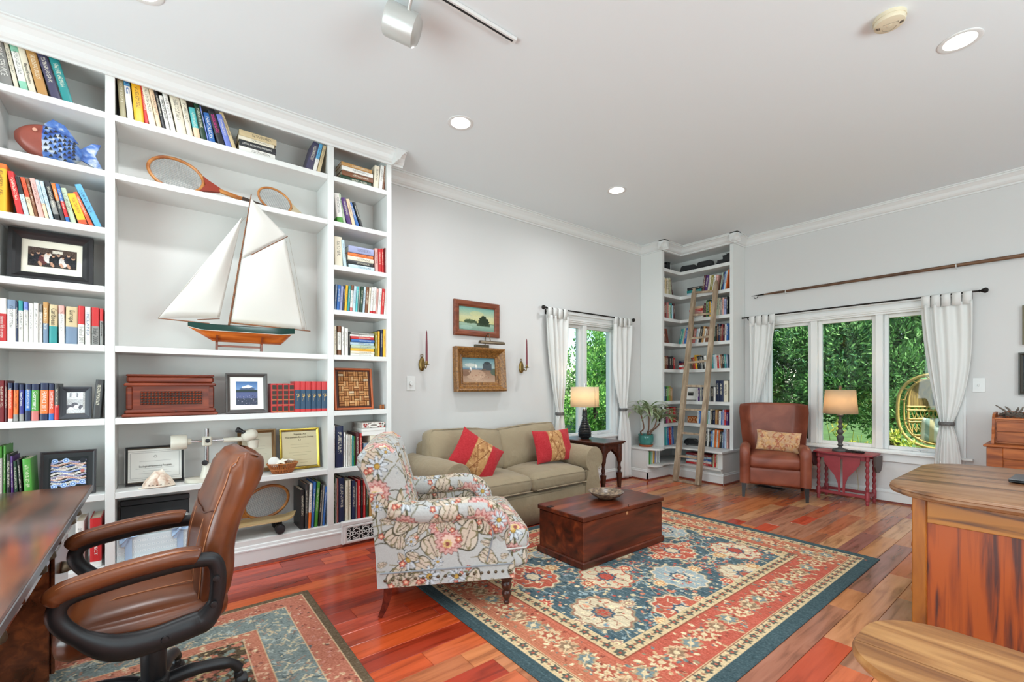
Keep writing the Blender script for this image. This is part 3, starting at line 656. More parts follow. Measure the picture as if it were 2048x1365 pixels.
rowpx("671 687 669 472 cream, 688 694 683 480 paleblue", 'x', XS, 2.238, bay('right', 'third'), G('right', 'third'))
stack(['paleblue', 'black', 'cream', 'orange', 'lavender'], onx(697, 0, XS)[1], onx(749, 0, XS)[1], 'x', XS, 2.238, [.034, .032, .036, .026, .055], bay('right', 'third'), G('right', 'third'))
rowpx("751 757 750 497 pink, 757.5 764 757 497 red, 764.5 769 764 497 red, 769.5 773 770 496 darkred", 'x', XS, 2.238, bay('right', 'third'), G('right', 'third'), start=2)
def runspec(px0, px1, cols, ty0, ty1, lean, jit=3, seed=1):
    r = random.Random(seed); n = len(cols); ws = [r.uniform(.75, 1.25) for _ in cols]; tot = sum(ws); x = px0; o = []
    for i, (c, wq) in enumerate(zip(cols, ws)):
        e = x+(px1-px0)*wq/tot; o.append(f"{x:.2f} {e-.35:.2f} {x+lean:.2f} {ty0+(ty1-ty0)*i/max(1, n-1)+r.uniform(-jit, jit):.2f} {c}"); x = e
    return ','.join(o)
rowpx(runspec(669, 772.5, 'greyblue blue lavender navy yellow teal white^brown:.2_salmon:.15 paleblue turquoise grey darkgreen paleblue brown cream white_red:.1 white_red:.1 pink white red white'.split(), 570, 578, 3.2, 1.5), 'x', XS, 1.883, bay('right', 'fourth'), G('right', 'fourth'))
rowpx("669 674 669 652 cream, 676 683 676 652 white^brown:.22_brown:.18, 684 689 684 654 white, 690 697 690 657 white, 698 701 698 664 black", 'x', XS, 1.525, bay('right', 'fifth'), G('right', 'fifth'))
stack(['white', 'cream', 'yellow', 'palegreen', 'paleblue', 'blue', 'red', 'white', 'grey'], onx(702, 0, XS)[1], onx(750, 0, XS)[1], 'x', XS, 1.525, [.018, .022, .022, .026, .024, .024, .022, .016, .016], bay('right', 'fifth'), G('right', 'fifth'))
rowpx("751 756 751 664 olive, 756.5 760.5 757 663 yellow, 761.5 765.5 762 660 navy, 766.5 772 767 659 yellow", 'x', XS, 1.525, bay('right', 'fifth'), G('right', 'fifth'), start=5)
rowpx("668.5 671 669 852 white, 671.5 687 672 854 navy, 688 692 688 866 white, 692.5 696 693 870 white, 697 701 697 871 white, 701.5 704.5 702 871 cream, 705 708 705 873 teal, 709 711 709 874 green, 712 719 712 866 maroon, 720 725.5 720 868 red, 728 740 728 888 greyblue, 741 752 741 872 cream, 754 769 754 870 magenta", 'x', XS, .624, bay('right', 'seventh'), G('right', 'seventh'), depth=.24)
rowpx("669 671.5 669 955 darkgreen, 672 674.5 672 958 white, 675 677 675 959 salmon, 678 690 678 958 navy, 691.5 697 691.5 963 cream, 698 703 698 962 cream, 704.5 711 704.5 963 navy, 712 714.5 712 966 grey, 716 722 716 962 red, 723 726 723 962 black, 727 732 727 962 red, 733 738 733 966 darkgreen, 739 745 739 968 tan", 'x', XS, .182, bay('right', 'bottom'), G('right', 'bottom'), depth=.25)
rowpx("601 610 601 982 black, 610.5 616 611 970 darkgrey, 616.5 622 620 969 white_orange:.35, 622.5 628 628 966 blue, 629 636 635 966 green, 637 641 643 970 black, 641.5 645 647 972 grey, 645.5 650 651 975 blue", 'x', XS, .182, bay('centre', 'bottom'), G('centre', 'bottom'), depth=.24)
# matched sets on the sixth shelf
for i in range(4):
    a, b2 = onx(543+11.6*i, 0, XS)[1], onx(543+11.6*(i+1), 0, XS)[1]
    o = book((b2-a)*.98, .215, .15, 'red', f"red leather volume with dark gilt panels, {ORD[i]} of four beside mountain photograph", (XS, (a+b2)/2, 1.0812), (0, 0, PI/2), 'red gilt volumes', ink=0)
    for k, (z0, z1) in enumerate(((.8, .95), (.62, .75), (.46, .58), (.29, .42), (.06, .22))):
        link('gilt_panel', mkmesh('gilt_panel', MB().box(-.36, .36, -.004, .02, z0, z1), M_OBJ), o, color=hx('2e2418' if k != 3 else '1a1620'))
        link('gilt_band', mkmesh('gilt_band', MB().box(-.5, .5, -.002, .03, z0-.035, z0-.015), M_OBJ), o, color=hx('a8743a'))
for i in range(6):
    e = [590, 601.5, 612, 623, 633.5, 644, 655]; a, b2 = onx(e[i], 0, XS)[1], onx(e[i+1], 0, XS)[1]
    o = book((b2-a)*.98, .232, .16, 'blue', f"blue and red volume with gold emblem, {ORD[i]} of six on sixth shelf", (XS, (a+b2)/2, 1.0812), (0, 0, PI/2), 'blue and red volumes', 'red', .28, 'red', .09, ink=0)
    o.color = (*hx('23445f'), 1); w_, h_, d_ = (b2-a)*.98, .232, .16
    pts = [[(-.012, .012), (-.006, .02), (-.001, .012), (-.006, .004), (-.012, .012)], [(-.006, .004), (.004, .004), (.014, .008)], [(.004, .02), (.0, 0), (-.006, -.022)], [(.004, .012), (.012, .02), (.008, .006)]]
    em = MB()
    for p in pts: em.tube([(a_/w_*.8, -.006, .48+b_/h_*1.3) for a_, b_ in p], .012, 5, flat=.5)
    part('gold_emblem', em, M_OBJ, o, color=hx('d8b46a'))
# ------------------------------------------------------------------ framed pictures
def frame(name, label, cat, w, h, fw, fd, fmat, cv, loc, rot, group=None, matw=0, matc='e9e4d6', glass=False, steps=None, pw=None, ph=None):
    """w,h outer size; picture canvas cv is sized to fit"""
    t = thing(name, label, cat, loc, 0, group, rot=rot)
    steps = steps or [(0, fd, 0), (fw*.35, fd*1.0, 0), (fw*.6, fd*.75, 0), (fw, fd*.45, 0)]
    mb = MB(); rings = []
    for a, d, _ in [(0, 0, 0)]+steps+[(fw, 0, 0)]:
        rings.append([(-w/2+a, -d, a), (w/2-a, -d, a), (w/2-a, -d, h-a), (-w/2+a, -d, h-a)])
    v = [p for r_ in rings for p in r_]; f = []
    for i in range(len(rings)-1):
        for k in range(4): q = (k+1) % 4; f.append((i*4+k, i*4+q, (i+1)*4+q, (i+1)*4+k))
    mb.add(v, f); part('frame', mb, fmat, t)
    part('backing', MB().box(-w/2+fw*.5, w/2-fw*.5, -.004, 0, fw*.5, h-fw*.5), mat_paper, t)
    iw, ih = w-2*fw, h-2*fw
    if matw:
        mo = part('mount', MB().box(-iw/2, iw/2, -.006, -.004, fw, h-fw), mat_for(matc), t)
        sheet('picture', cv, M_PRINT, mo, (0, -.0068, fw+(ih-cv.h)/2))
    else: sheet('picture', cv, M_PRINT, t, (0, -.006, fw+(ih-cv.h)/2))
    return t
_mc = {}
def mat_for(c, rough=.6):
    if (c, rough) not in _mc: _mc[(c, rough)] = mat('colour_'+c, c, rough)
    return _mc[(c, rough)]
mat_paper = mat_for('6b5f50', .9)
M_BLACKFRAME = mat('black_frame', '1b1a1c', .35, var=.2, vscale=20)
M_GOLDFRAME = wood('gilt_frame', '5a3a16', 'a5763a', '87592a', grain=(6, 6, 6), scale=9, rough=.4, bump=.5)
def onshelf(pxl, pxr, x, z): a, b = onx(pxl, 0, x)[1], onx(pxr, 0, x)[1]; return (x, (a+b)/2, z), b-a
FR = lambda tilt=8: (R(-tilt), 0, PI/2)
# group photograph
cv = Canvas(.205, .115, .0022, '2b2523'); r_ = random.Random(3)
cv.rect(0, .205, .07, .115, '4c3c34').rect(.10, .145, .088, .106, 'd8cfc0')
for i, x in enumerate(np.linspace(.02, .19, 9)):
    y = .07+.012*((i % 2))+r_.uniform(-.004, .004); cv.blob(x, y-.026, .019, ['1b1a1e', '201e25', '5a2c2c', 'ddd4cc', '17171b', '1a1a20', 'cfc6c0', '24222a', '1c1c22'][i], asp=.6)
    cv.blob(x, y+.001, .0075, 'c79b80', asp=.8); cv.blob(x, y+.006, .0068, '3a2419', asp=1.4)
for x in (.05, .1, .14, .17): cv.blob(x, .018, .007, 'b98d74', asp=.45, ang=.4)
loc, wd = onshelf(14, 186, XF-.09, 1.883); cv.grain(.05)
frame('photo_frame', 'wide black framed group photograph on fourth shelf, left bay', 'picture frame', wd, .30, .05, .035, M_BLACKFRAME, cv, (XF-.11, loc[1], 1.887), FR(8), matw=1, matc='e8e2d0')
# pencil-grey interior photo
cv = Canvas(.12, .125, .0022, 'b9b8b8'); cv.rect(0, .12, .085, .125, 'd6d6d6')
for k in range(6): cv.rect(.006+.014*k, .013+.014*k, .095, .122, ['8d8d92', 'f0f0f0'][k % 2])
for q in ((.055, .05, .014), (.03, .035, .016), (.085, .035, .014)): cv.blob(*q, '5f5d63').blob(q[0]+.008, q[1]-.012, q[2]*.8, 'e8e6e6')
cv.rect(.09, .12, .02, .125, 'a9a6a2').rect(0, .12, 0, .02, 'c9c7c6').grain(.06)
loc, wd = onshelf(118, 183, XS-.02, 1.08); frame('photo_frame', 'dark grey frame with black-and-white interior photo beside travel guides', 'picture frame', wd, .19, .03, .018, mat_for('36383e', .5), cv, (XS-.03, loc[1], 1.0835), FR(7))
# dark indigenous-style abstract print
cv = Canvas(.17, .185, .0018, '15181a'); r_ = random.Random(5)
for k in range(11):
    y = .02+.0138*k; xs = np.linspace(.012, .158, 18)
    cv.line([(x_, y+.006*math.sin(x_*60+k)) for x_ in xs], .0034, ['7d8fc4', 'c9c3bb', '5266a0', 'd2a08e', '8a83a8', 'ddd7cc'][k % 6]); cv.line([(x_, y+.006+.006*math.sin(x_*60+k)) for x_ in xs], .0013, 'efece6')
for x_, y in ((.025, .165), (.072, .166), (.025, .018), (.065, .022), (.105, .026), (.145, .034)): cv.blob(x_, y, .014, 'a9c2e6').blob(x_, y, .009, '4c6fae').blob(x_, y, .005, 'c6d8f0')
for x_, y in ((.06, .12), (.1, .085), (.13, .13), (.05, .07)): cv.blob(x_, y, .02, 'd8d0c4', asp=2.6, ang=r_.uniform(-.2, .2)).blob(x_, y, .014, 'b09a94', asp=2.8)
cv.blob(.145, .162, .014, '22252c').blob(.145, .1, .01, 'b56a5e', pet=9, amp=.2)
loc, wd = onshelf(78, 192, XS-.05, .624)
frame('art_print', 'square black framed print of blue rings and pale fish shapes', 'picture frame', wd, .265, .016, .014, mat_for('2e2a2c', .4), cv, (XS-.05, loc[1], .628), FR(9), matw=1, matc='15181a')
# mountain photograph
cv = Canvas(.135, .17, .0025, '5d7ba6'); cv.grad(.1, .17, '7e9cc4', '456a9c'); cv.blob(.07, .115, .05, '4b5a74', asp=2.4, p=1.2).blob(.075, .133, .03, 'eef0f4', asp=2.6, p=1.1).blob(.05, .128, .014, 'e2e6ee', asp=2)
cv.rect(0, .135, 0, .104, '3f4657').rect(0, .135, .09, .108, '2c3a3a').rect(0, .135, .05, .09, '565f86')
for k in range(60): cv.blob(r_.uniform(0, .135), r_.uniform(0, .07), r_.uniform(.001, .003), r_.choice(['c9c8d4', '8b86a8', '31364a', 'b0a8b4']))
loc, wd = onshelf(452, 536, XS-.02, 1.08); frame('photo_frame', 'pewter framed photograph of a snowy mountain above a lake', 'picture frame', wd, .285, .026, .022, mat_for('4a4542', .45), cv, (XS-.04, loc[1], 1.0835), FR(6), matw=1, matc='f1efe9')
def certificate(w, h, paper, head, border=None, arc=False, lines=6, col='55504a'):
    cv = Canvas(w, h, .0016, paper); r_ = random.Random(9)
    if border:
        cv.rect(w*.04, w*.96, h*.05, h*.95, border).rect(w*.1, w*.9, h*.12, h*.88, paper)
        for k in range(40):
            a = k/40; cv.blob(w*(.07+.86*a), h*.085, .004, paper).blob(w*(.07+.86*a), h*.915, .004, paper).blob(w*.07, h*(.08+.84*a), .004, paper).blob(w*.93, h*(.08+.84*a), .004, paper)
    cv.blob(w/2, h*.76, .009, col, al=.5).blob(w/2, h*.76, .006, paper)
    for k in range(lines):
        y = h*(.62-.075*k); hw = w*r_.uniform(.2, .34)
        cv.line([(w/2-hw, y), (w/2+hw, y)], .0006, col, .45)
    return cv
loc, wd = onshelf(250, 368, XF-.16, .624); w_, h_ = .34, .235
cv = certificate(.315, .21, 'eceae3', 'x', 'c4c2bc')
t = frame('certificate', 'black framed certificate with grey border behind the seashell', 'certificate', wd, .25, .013, .014, M_BLACKFRAME, cv, (XF-.17, loc[1], .628), FR(8))
link('lettering', text_mesh('Ecological Monitoring Program', .017, wd*.55), t, (0, -.009, .118), (PI/2, 0, 0)).data.materials.append(mat_for('5c5751'))
loc, wd = onshelf(480, 548, XF-.2, .624); cv = certificate(.2, .27, 'd8cfb8', 'x')
frame('certificate', 'brown and gold framed certificate behind the office chair back', 'certificate', .255, .32, .03, .012, mat('dull_gold', '7a5a34', .4, metal=.4), cv, (XF-.2, onx(515, 0, XF-.2)[1], .628), FR(7))
loc, wd = onshelf(561, 640, XF-.13, .624); cv = certificate(wd-.035, .27, 'd9cba6', 'x', lines=8, col='5a4a30')
t = frame('certificate', 'shiny gold framed tan certificate beside the wicker basket', 'certificate', wd, .315, .017, .016, mat('bright_gold', 'b89a3c', .25, metal=.85), cv, (XF-.14, loc[1], .628), FR(8))
for s_, z_, q in (('Sigma Xi', .272, .3), ('The Scientific Research Society', .248, .72)): link('lettering', text_mesh(s_, .017, wd*q), t, (0, -.009, z_), (PI/2, 0, 0)).data.materials.append(mat_for('4a3c28'))
# ------------------------------------------------------------------ left wall pictures
a = onx(909, 597, -3.97); b = onx(999, 675, -3.97); w_ = .575; h_ = .368
cv = Canvas(w_-.125, h_-.125, .004, 'b9c09a'); W_, H_ = cv.w, cv.h
cv.grad(0, H_*.3, '6f8f80', '9cb39c').grad(H_*.3, H_*.62, 'c8c184', 'c3c39a').grad(H_*.62, H_, 'b7bc98', '6fa39a')
cv.blob(W_*.3, H_*.38, .07, '5b6a4a', asp=3).rect(0, W_, H_*.3, H_*.34, '59725c')
for k in range(7): cv.blob(W_*(.18+.05*k), H_*(.36+.02*(k % 3)), .012, '3f5236', asp=.8)
for q in ((.68, .45, .05), (.62, .38, .035), (.76, .4, .04), (.7, .55, .03)): cv.blob(W_*q[0], H_*q[1], q[2], '23331f', pet=7, amp=.12)
cv.rect(W_*.5, W_*.88, H_*.2, H_*.33, '2b3b27', .8).blob(W_*.2, H_*.12, .08, 'a9c4b8', asp=4, al=.5).blob(W_*.5, H_*.72, .09, 'd9c985', asp=3, al=.4).grain(.015)
frame('painting', 'red-brown framed landscape painting of trees beside water', 'painting', w_, h_, .062, .03, wood('reddish_frame_wood', '5e2a18', '8a4a2e', grain=(2, 9, 9), rough=.4), cv, (-3.995, 2.662, 1.802), (0, 0, PI/2), steps=[(0, .022, 0), (.012, .03, 0), (.045, .026, 0), (.062, .016, 0)])
w_, h_ = .63, .465; fw = .105; cv = Canvas(w_-2*fw, h_-2*fw, .004, '8fa3a6'); W_, H_ = cv.w, cv.h
cv.grad(H_*.58, H_, 'a8b8b4', '5c8690').grad(H_*.48, H_*.58, '4f6e7e', '7890a0').grad(0, H_*.5, 'c0a088', '8d6d58')
cv.blob(W_*.25, H_*.7, .07, 'd9d4c8', asp=4, al=.7).blob(W_*.4, H_*.3, .12, 'cfae94', asp=2.2, al=.6).blob(W_*.1, H_*.35, .05, '8a6a56', asp=1.8).blob(W_*1.0, H_*.42, .06, '5a6658', asp=1.6)
cv.rect(W_*.62, W_*.9, H_*.5, H_*.78, '4b5257').blob(W_*.76, H_*.8, .045, '3c4246', asp=2.4, p=1.3).rect(W_*.6, W_*.72, H_*.48, H_*.56, '6b5a4e')
cv.blob(W_*.42, H_*.66, .013, 'e9e6de', asp=.5, p=1).line([(W_*.39, H_*.55), (W_*.39, H_*.8)], .0035, '39444c').blob(W_*.25, H_*.53, .012, 'e4e0da', asp=.5).line([(W_*.24, H_*.36), (W_*.25, H_*.5)], .004, '4a3b34')
for k in range(30): cv.blob(r_.uniform(.3, .8)*W_, r_.uniform(.05, .4)*H_, r_.uniform(.003, .008), r_.choice(['a7806a', '9a5a4c', 'd2b49c', '7d6354']), asp=2)
t = frame('painting', 'gilt framed seaside painting with a hut and sailboat', 'painting', w_, h_, fw, .075, M_GOLDFRAME, cv, (-3.975, 2.685, 1.215), (R(-4), 0, PI/2), steps=[(0, .07, 0), (.014, .082, 0), (.03, .075, 0), (.055, .045, 0), (.075, .03, 0), (.085, .034, 0), (.095, .026, 0), (fw, .02, 0)])
# picture light over the gilt frame
t = thing('picture_light', 'bronze picture light with arched arm above the gilt frame', 'picture lamp', (-3.93, 2.72, 1.712), PI/2)
part('arm', MB().tube(bez([(.05, .06, -.02), (.05, .06, .06), (.04, .02, .11), (.03, -.04, .12), (0, -.09, .09), (0, -.11, .03)], 7), .0045, 8), M_BRONZE, t, 60)
part('lamp_shade', MB().prism([(-.135-.02*0+.0, .0)]+[(-.135+.03*math.cos(a), .03*math.sin(a)) for a in np.linspace(PI, 0, 9)], -.15, .15, 'x'), M_BRONZE, t, 60)
part('mounting_bracket', MB().box(-.09, .09, .04, .07, -.03, .005, .003), M_BRONZE, t)
# candle sconces
def sconce(y, label):
    t = thing('candle_sconce', label, 'sconce', (XL, y, 1.46), PI/2, 'pair of candle sconces')
    bp = MB(); bp.cushion(.062, .03, .13, .014, .006, 8, (0, -.012, .03), crown=lambda q: Vector((q.x*(1-.35*max(0, q.z/.065)**2)*(math.sqrt(max(0, 1-(q.z/.067)**2))*.8+.2), q.y, q.z)))
    part('back_plate', bp, M_BRASS, t, 70)
    part('hanging_ring', MB().tube([(.013*math.cos(a), -.01, .112+.014*math.sin(a)) for a in np.linspace(0, 2*PI, 17)[:-1]], .0035, 6, closed=True), M_BRASS, t, 60)
    part('arm', MB().tube(bez([(0, -.02, .0), (.0, -.045, -.012), (0, -.065, .012), (0, -.085, -.012), (0, -.105, -.004), (0, -.11, .02)], 6), .0045, 8), M_BRASS, t, 60)
    part('candle_cup', MB().lathe([(0, .015), (.008, .017), (.028, .024), (.03, .027), (.01, .027), (.013, .035), (.014, .055), (.010, .055)], 18, (0, -.11, 0)), M_BRASS, t, 50)
    c = part('candle', MB().lathe([(.011, .045), (.0105, .1), (.0085, .24), (.006, .33), (.0025, .345), (0, .346)], 14, (0, -.11, 0)), mat_for('6e1c28', .35), t, 50)
    part('wick', MB().tube([(0, -.11, .344), (0, -.11, .353)], .001, 5), M_BLACK, c)
sconce(2.02, 'brass candle sconce with red taper beside the dimmer switch'); sconce(3.27, 'brass candle sconce with red taper beside the left curtain')
def wallplate(name, loc, rz, label, dial):
    t = thing(name, label, 'switch', loc, rz)
    part('plate', MB().box(-.045, .045, -.006, 0, -.07, .07, .003), M_TRIM, t)
    if dial: part('dial', MB().lathe([(.022, 0), (.021, .014), (.018, .017), (0, .0175)], 24, M=RX(PI/2) @ T(0, 0, .006)), M_TRIM, t, 40)
    else: part('toggle', MB().box(-.006, .006, -.018, -.005, -.012, .012, .003), M_TRIM, t)
wallplate('dimmer_switch', (XL, 1.91, 1.303), PI/2, 'white dimmer switch plate with round dial beside the bookcase', True)
wallplate('light_switch', (-.64, YB, 1.286), 0, 'white toggle light switch right of the window curtain', False)
p = ony(1625, 935, YB); t = thing('wall_outlet', 'cream wall outlet low between leather chair and red table', 'outlet', (p[0], YB, .33), 0)
part('plate', MB().box(-.04, .04, -.006, 0, -.06, .06, .003), M_TRIM, t)
for z in (-.022, .022): part('socket', MB().box(-.016, .016, -.009, -.005, z-.014, z+.014, .004), mat_for('cfc6b2'), t)
for nm, px, py0, py1, lab in (('framed_picture', 2045, 690, 612, 'narrow edge of upper gilt frame at right wall edge'), ('framed_picture', 2037, 790, 706, 'dark framed picture above the pine writing desk')):
    a = ony(px, py0, YB); b = ony(px, py1, YB); h_ = b[2]-a[2]; w_ = .5; cv = Canvas(w_-.06, h_-.06, .01, '2a3038'); cv.grad(0, h_, '3a4036', '2a3342')
    frame(nm, lab, 'picture frame', w_, h_, .03, .025, mat_for('5d5130' if py0 < 700 else '3a362e', .4), cv, (a[0]+w_/2, YB-.004, a[2]), (0, 0, 0))
# ------------------------------------------------------------------ objects on the tall bookcase
# metal fish (head to the left)
p0, p1 = onx(18, 0, -3.78)[1], onx(205, 0, -3.78)[1]; L = p1-p0-.045
t = thing('metal_fish', 'painted metal fish with red-brown head and blue scaly body', 'fish sculpture', (-3.78, (p0+p1)/2, 2.587), 0, rot=(0, 0, PI/2))
def fishpt(u):  # centreline (x,z) and half height
    x = -L/2+L*.80*u; z = .125-.03*u; hgt = .112*math.sin(PI*min(1, u*.93+.03))**.75*(1-.12*u)+.006; return x, z, hgt
def fishbody(u0, u1, n=18, m=20, puff=.055):
    P = []
    for i in range(n+1):
        u = u0+(u1-u0)*i/n; x, z, hh = fishpt(u); row = []
        for k in range(m+1):
            a = 2*PI*k/m; row.append((x, -puff*math.sin(a)*min(1, hh/.06), z+hh*math.cos(a)))
        P.append(row)
    return MB().grid(P)
M_FB = wood('painted_blue_metal', '1f3a86', 'c9cdc8', '4f76b8', grain=(9, 9, 9), scale=2.2, rough=.35)
M_FH = mat('painted_red_metal', '8b4436', .4, var=.15, vscale=14)
part('head', fishbody(0, .42), M_FH, t, 60); body = part('body', fishbody(.41, 1), M_FB, t, 60)
sc = MB(); r_ = random.Random(4)
for i in range(7):
    for j in range(6):
        u = .47+.07*i; x, z, hh = fishpt(u); v = -.78+.31*j+(.15 if i % 2 else 0)
        if abs(v) > .86: continue
        zz = z+hh*v; yy = -.056*math.sqrt(max(0, 1-v*v))-.002; sc.add([(x-.009, yy, zz-.008), (x+.009, yy, zz-.004), (x, yy, zz+.014)], [(0, 1, 2)])
o = part('scale_openings', sc, M_BLACK, body); o['kind'] = 'stuff'
def fin(poly, m): return part('fin', MB().prism(poly, -.006, .006, 'y'), m, t)
x9, z9, h9 = fishpt(1)
part('tail', MB().prism([(x9-.02, z9+.02), (x9+.045, z9+.085), (x9+.085, z9+.09), (x9+.06, z9+.015), (x9+.105, z9-.085), (x9+.06, z9-.06), (x9-.02, z9-.02)], -.008, .008, 'y'), M_FB, t)
fin([(-L*.14, .2), (-L*.16, .232), (-.02, .27), (.03, .25), (.09, .16), (.0, .19)], M_FB)
fin([(-.04, .035), (.0, .005), (.05, .005), (.03, .04)], M_FB)
part('eye', MB().lathe([(.011, 0), (.009, .004), (0, .005)], 14, M=T(-L/2+L*.25, -.054, .165) @ RX(PI/2)), mat_for('c9927c'), t, 50)
# rackets
M_RAC = wood('racket_wood', '8a4a1c', 'c98a4a', 'b06f33', grain=(2, 8, 8), scale=3, rough=.35)
M_STR = mat_for('9fa0a0', .5)
def racket(label, loc, rot, strap='8c2f1c', sc=1.):
    t = thing('tennis_racket', label, 'tennis racket', loc, 0, rot=rot)
    a, b = .105*sc, .135*sc
    rim = [(b*math.cos(q), 0, a*math.sin(q)) for q in np.linspace(0, 2*PI, 41)[:-1]]
    part('rim', MB().tube(rim, .0095*sc, 8, closed=True), M_RAC, t, 60)
    st = MB()
    for k in range(1, 18):
        z = -a+2*a*k/18; q = b*math.sqrt(max(0, 1-(z/a)**2)); st.tube([(-q, .001, z), (q, .001, z)], .0012, 4)
    for k in range(1, 22):
        x = -b+2*b*k/22; q = a*math.sqrt(max(0, 1-(x/b)**2)); st.tube([(x, -.001, -q), (x, -.001, q)], .0012, 4)
    o = part('strings', st, M_STR, t); o['kind'] = 'stuff'
    th = part('throat', MB().prism([(b-.01, .055*sc), (b+.02, .04*sc), (b+.09*sc, .014*sc), (b+.09*sc, -.014*sc), (b+.02, -.04*sc), (b-.01, -.055*sc), (b+.012, 0)], -.009*sc, .009*sc, 'y'), mat_for(strap, .35), t)
    part('shaft', MB().box(b+.08*sc, b+.22*sc, -.009*sc, .009*sc, -.013*sc, .013*sc, .004), M_RAC, t)
    part('grip', MB().box(b+.21*sc, b+.36*sc, -.013*sc, .013*sc, -.016*sc, .016*sc, .006), mat_for('3a2a20', .7), t); return t
racket('wooden racket with orange rim on second shelf, left of the mast', (-3.80, .10, 2.585+.124), (R(-14), R(10), PI/2), sc=1.12)
racket('wooden racket with pale throat on second shelf behind the mast', (-3.80, .70, 2.585+.104), (R(-14), R(20), PI/2), 'b9a98c', .86)
racket('wooden racket leaning on bottom shelf above the skateboard', (-3.87, .655, .182+.21), (R(-8), R(180-18), PI/2), 'a5632a', 1.15)
# skateboard
M_DECK = wood('skateboard_wood', 'a68a58', 'd0b88a', grain=(1, 9, 9), rough=.45)
t = thing('skateboard', 'old wooden skateboard with black wheels on the bottom shelf', 'skateboard', (-3.765, .555, .184), 0, rot=(0, 0, PI/2+R(-3)))
dk = MB(); P = []
for i in range(25):
    u = i/24; x = -.28+.56*u; wd = .085*(1-abs(2*u-1)**6)**.5+.002; zz = .09+(.035*max(0, (abs(2*u-1)-.72)/.28)**1.5)
    P.append([(x, -wd, zz), (x, wd, zz), (x, wd, zz+.012), (x, -wd, zz+.012), (x, -wd, zz)])
dk.grid(P); dk.f += [(0, 1, 2, 3), tuple(len(dk.v)-5+k for k in (3, 2, 1, 0))]; dk.m += [0, 0]
part('deck', dk, M_DECK, t, 40)
for x in (-.16, .16):
    tr = part('truck', MB().box(x-.02, x+.02, -.02, .02, .05, .09, .004).tube([(x, -.075, .036), (x, .075, .036)], .007, 8), M_IRON, t)
    for sg in (-1, 1): part('wheel', MB().lathe([(.012, -.024), (.03, -.022), (.035, -.014), (.035, .014), (.03, .022), (.012, .024)], 20, M=T(x, sg*.078, .036) @ RX(PI/2)), M_BLACK, tr, 40)
# model sailing boat
YC = .50; t = thing('model_sailboat', 'model sailboat with green and orange hull and cream sails', 'model boat', (-3.70, YC, 1.529), 0, rot=(R(3.5), 0, PI/2))
def q(px, py): p = onx(px, py, -3.67); return (p[1]-YC, p[2]-1.526)
HB = [q(376, 647), q(590, 665)]; hx0, hx1 = HB[0][0], HB[1][0]
def hull(part_):
    P = []; n = 28
    for i in range(n+1):
        u = i/n; x = hx0+(hx1-hx0)*u; wd = .052*math.sin(PI*min(1, .06+u*.9))**.7; zt = .178-.012*math.sin(PI*u)+(.004*u)
        kb = .055+.09*max(0, .22-u)/.22*1.0+.1*max(0, u-.86)/.14
        zw = .128+.03*max(0, .12-u)/.12*.6+.012*max(0, u-.85)/.15; row = []
        prof = ([(1, zt), (1.0, zt*.6+zw*.4), (.95, zw)] if part_ == 'top' else [(.95, zw), (.78, zw*.6+kb*.4), (.3, kb+.012), (.1, kb)])
        for s_, z in prof: row.append((x, -wd*s_, z))
        for s_, z in prof[::-1]: row.append((x, wd*s_, z))
        P.append(row)
    return MB().grid(P)
part('hull_topsides', hull('top'), mat_for('0f3a33', .2), t, 60); part('hull_bottom', hull('bot'), wood('varnished_orange_wood', '8c3a10', 'd0702c', grain=(1, 9, 9), rough=.15), t, 60)
wl = MB(); part('waterline', MB().tube([(hx0+(hx1-hx0)*i/28, -.052*math.sin(PI*min(1, .06+i/28*.9))**.7-.001, .128+.03*max(0, .12-i/28)/.12*.6+.012*max(0, i/28-.85)/.15) for i in range(29)], .0016, 5), mat_for('e8e2d4'), t)
dkp = [(hx0+(hx1-hx0)*i/28, .051*math.sin(PI*min(1, .06+i/28*.9))**.7) for i in range(29)]
part('deck', MB().add([(x, -y, .172) for x, y in dkp]+[(x, y, .172) for x, y in dkp], [(i, i+1, 30+i, 29+i) for i in range(28)]), M_DECK, t)
M_SPAR = wood('spar_wood', '5a3018', '8c5630', rough=.4)
def spar(a, b, r0, r1, nm='spar'): return part(nm, MB().tube([(a[0], 0, a[1]), ((a[0]+b[0])/2, 0, (a[1]+b[1])/2), (b[0], 0, b[1])], [r0, (r0+r1)/2, r1], 8), M_SPAR, t, 60)
mast0, mast1 = (q(458, 655)[0], .16), q(501, 392); spar(mast0, (mast0[0]*.45+mast1[0]*.55, mast0[1]*.45+mast1[1]*.55), .007, .006, 'mast'); spar((mast0[0]*.5+mast1[0]*.5, mast0[1]*.5+mast1[1]*.5), mast1, .005, .003, 'topmast')
spar(q(316, 637), (hx0+.12, .175), .003, .005, 'bowsprit'); spar(q(461, 646), q(622, 663), .005, .004, 'boom'); spar(q(501, 512), q(574, 475), .004, .003, 'gaff'); spar(q(395, 640), q(440, 638), .003, .003, 'jib_boom')
M_SAIL = curtain_mat(); M_SAIL.name = 'sailcloth'
M_SAIL.node_tree.nodes['Principled BSDF'].inputs['Base Color'].default_value = (*hx('e6e3dc'), 1)
def sail(nm, pts, belly, n=16):
    a, b, c = [Vector((p[0], 0, p[1])) for p in pts[:3]]; d = Vector((pts[3][0], 0, pts[3][1])) if len(pts) > 3 else c; P = []
    for i in range(n+1):
        u = i/n; row = []
        for j in range(n+1):
            v = j/n; p = (a*(1-u)+b*u)*(1-v)+(d*(1-u)+c*u)*v; w_ = math.sin(PI*u)*math.sin(PI*v); row.append((p.x, -belly*w_-.004*math.sin(9*u+4*v)*math.sin(PI*v)-.002, p.z))
        P.append(row)
    o = part(nm, MB().grid(P), M_SAIL, t, 180); md = o.modifiers.new('s', 'SOLIDIFY'); md.thickness = .0012
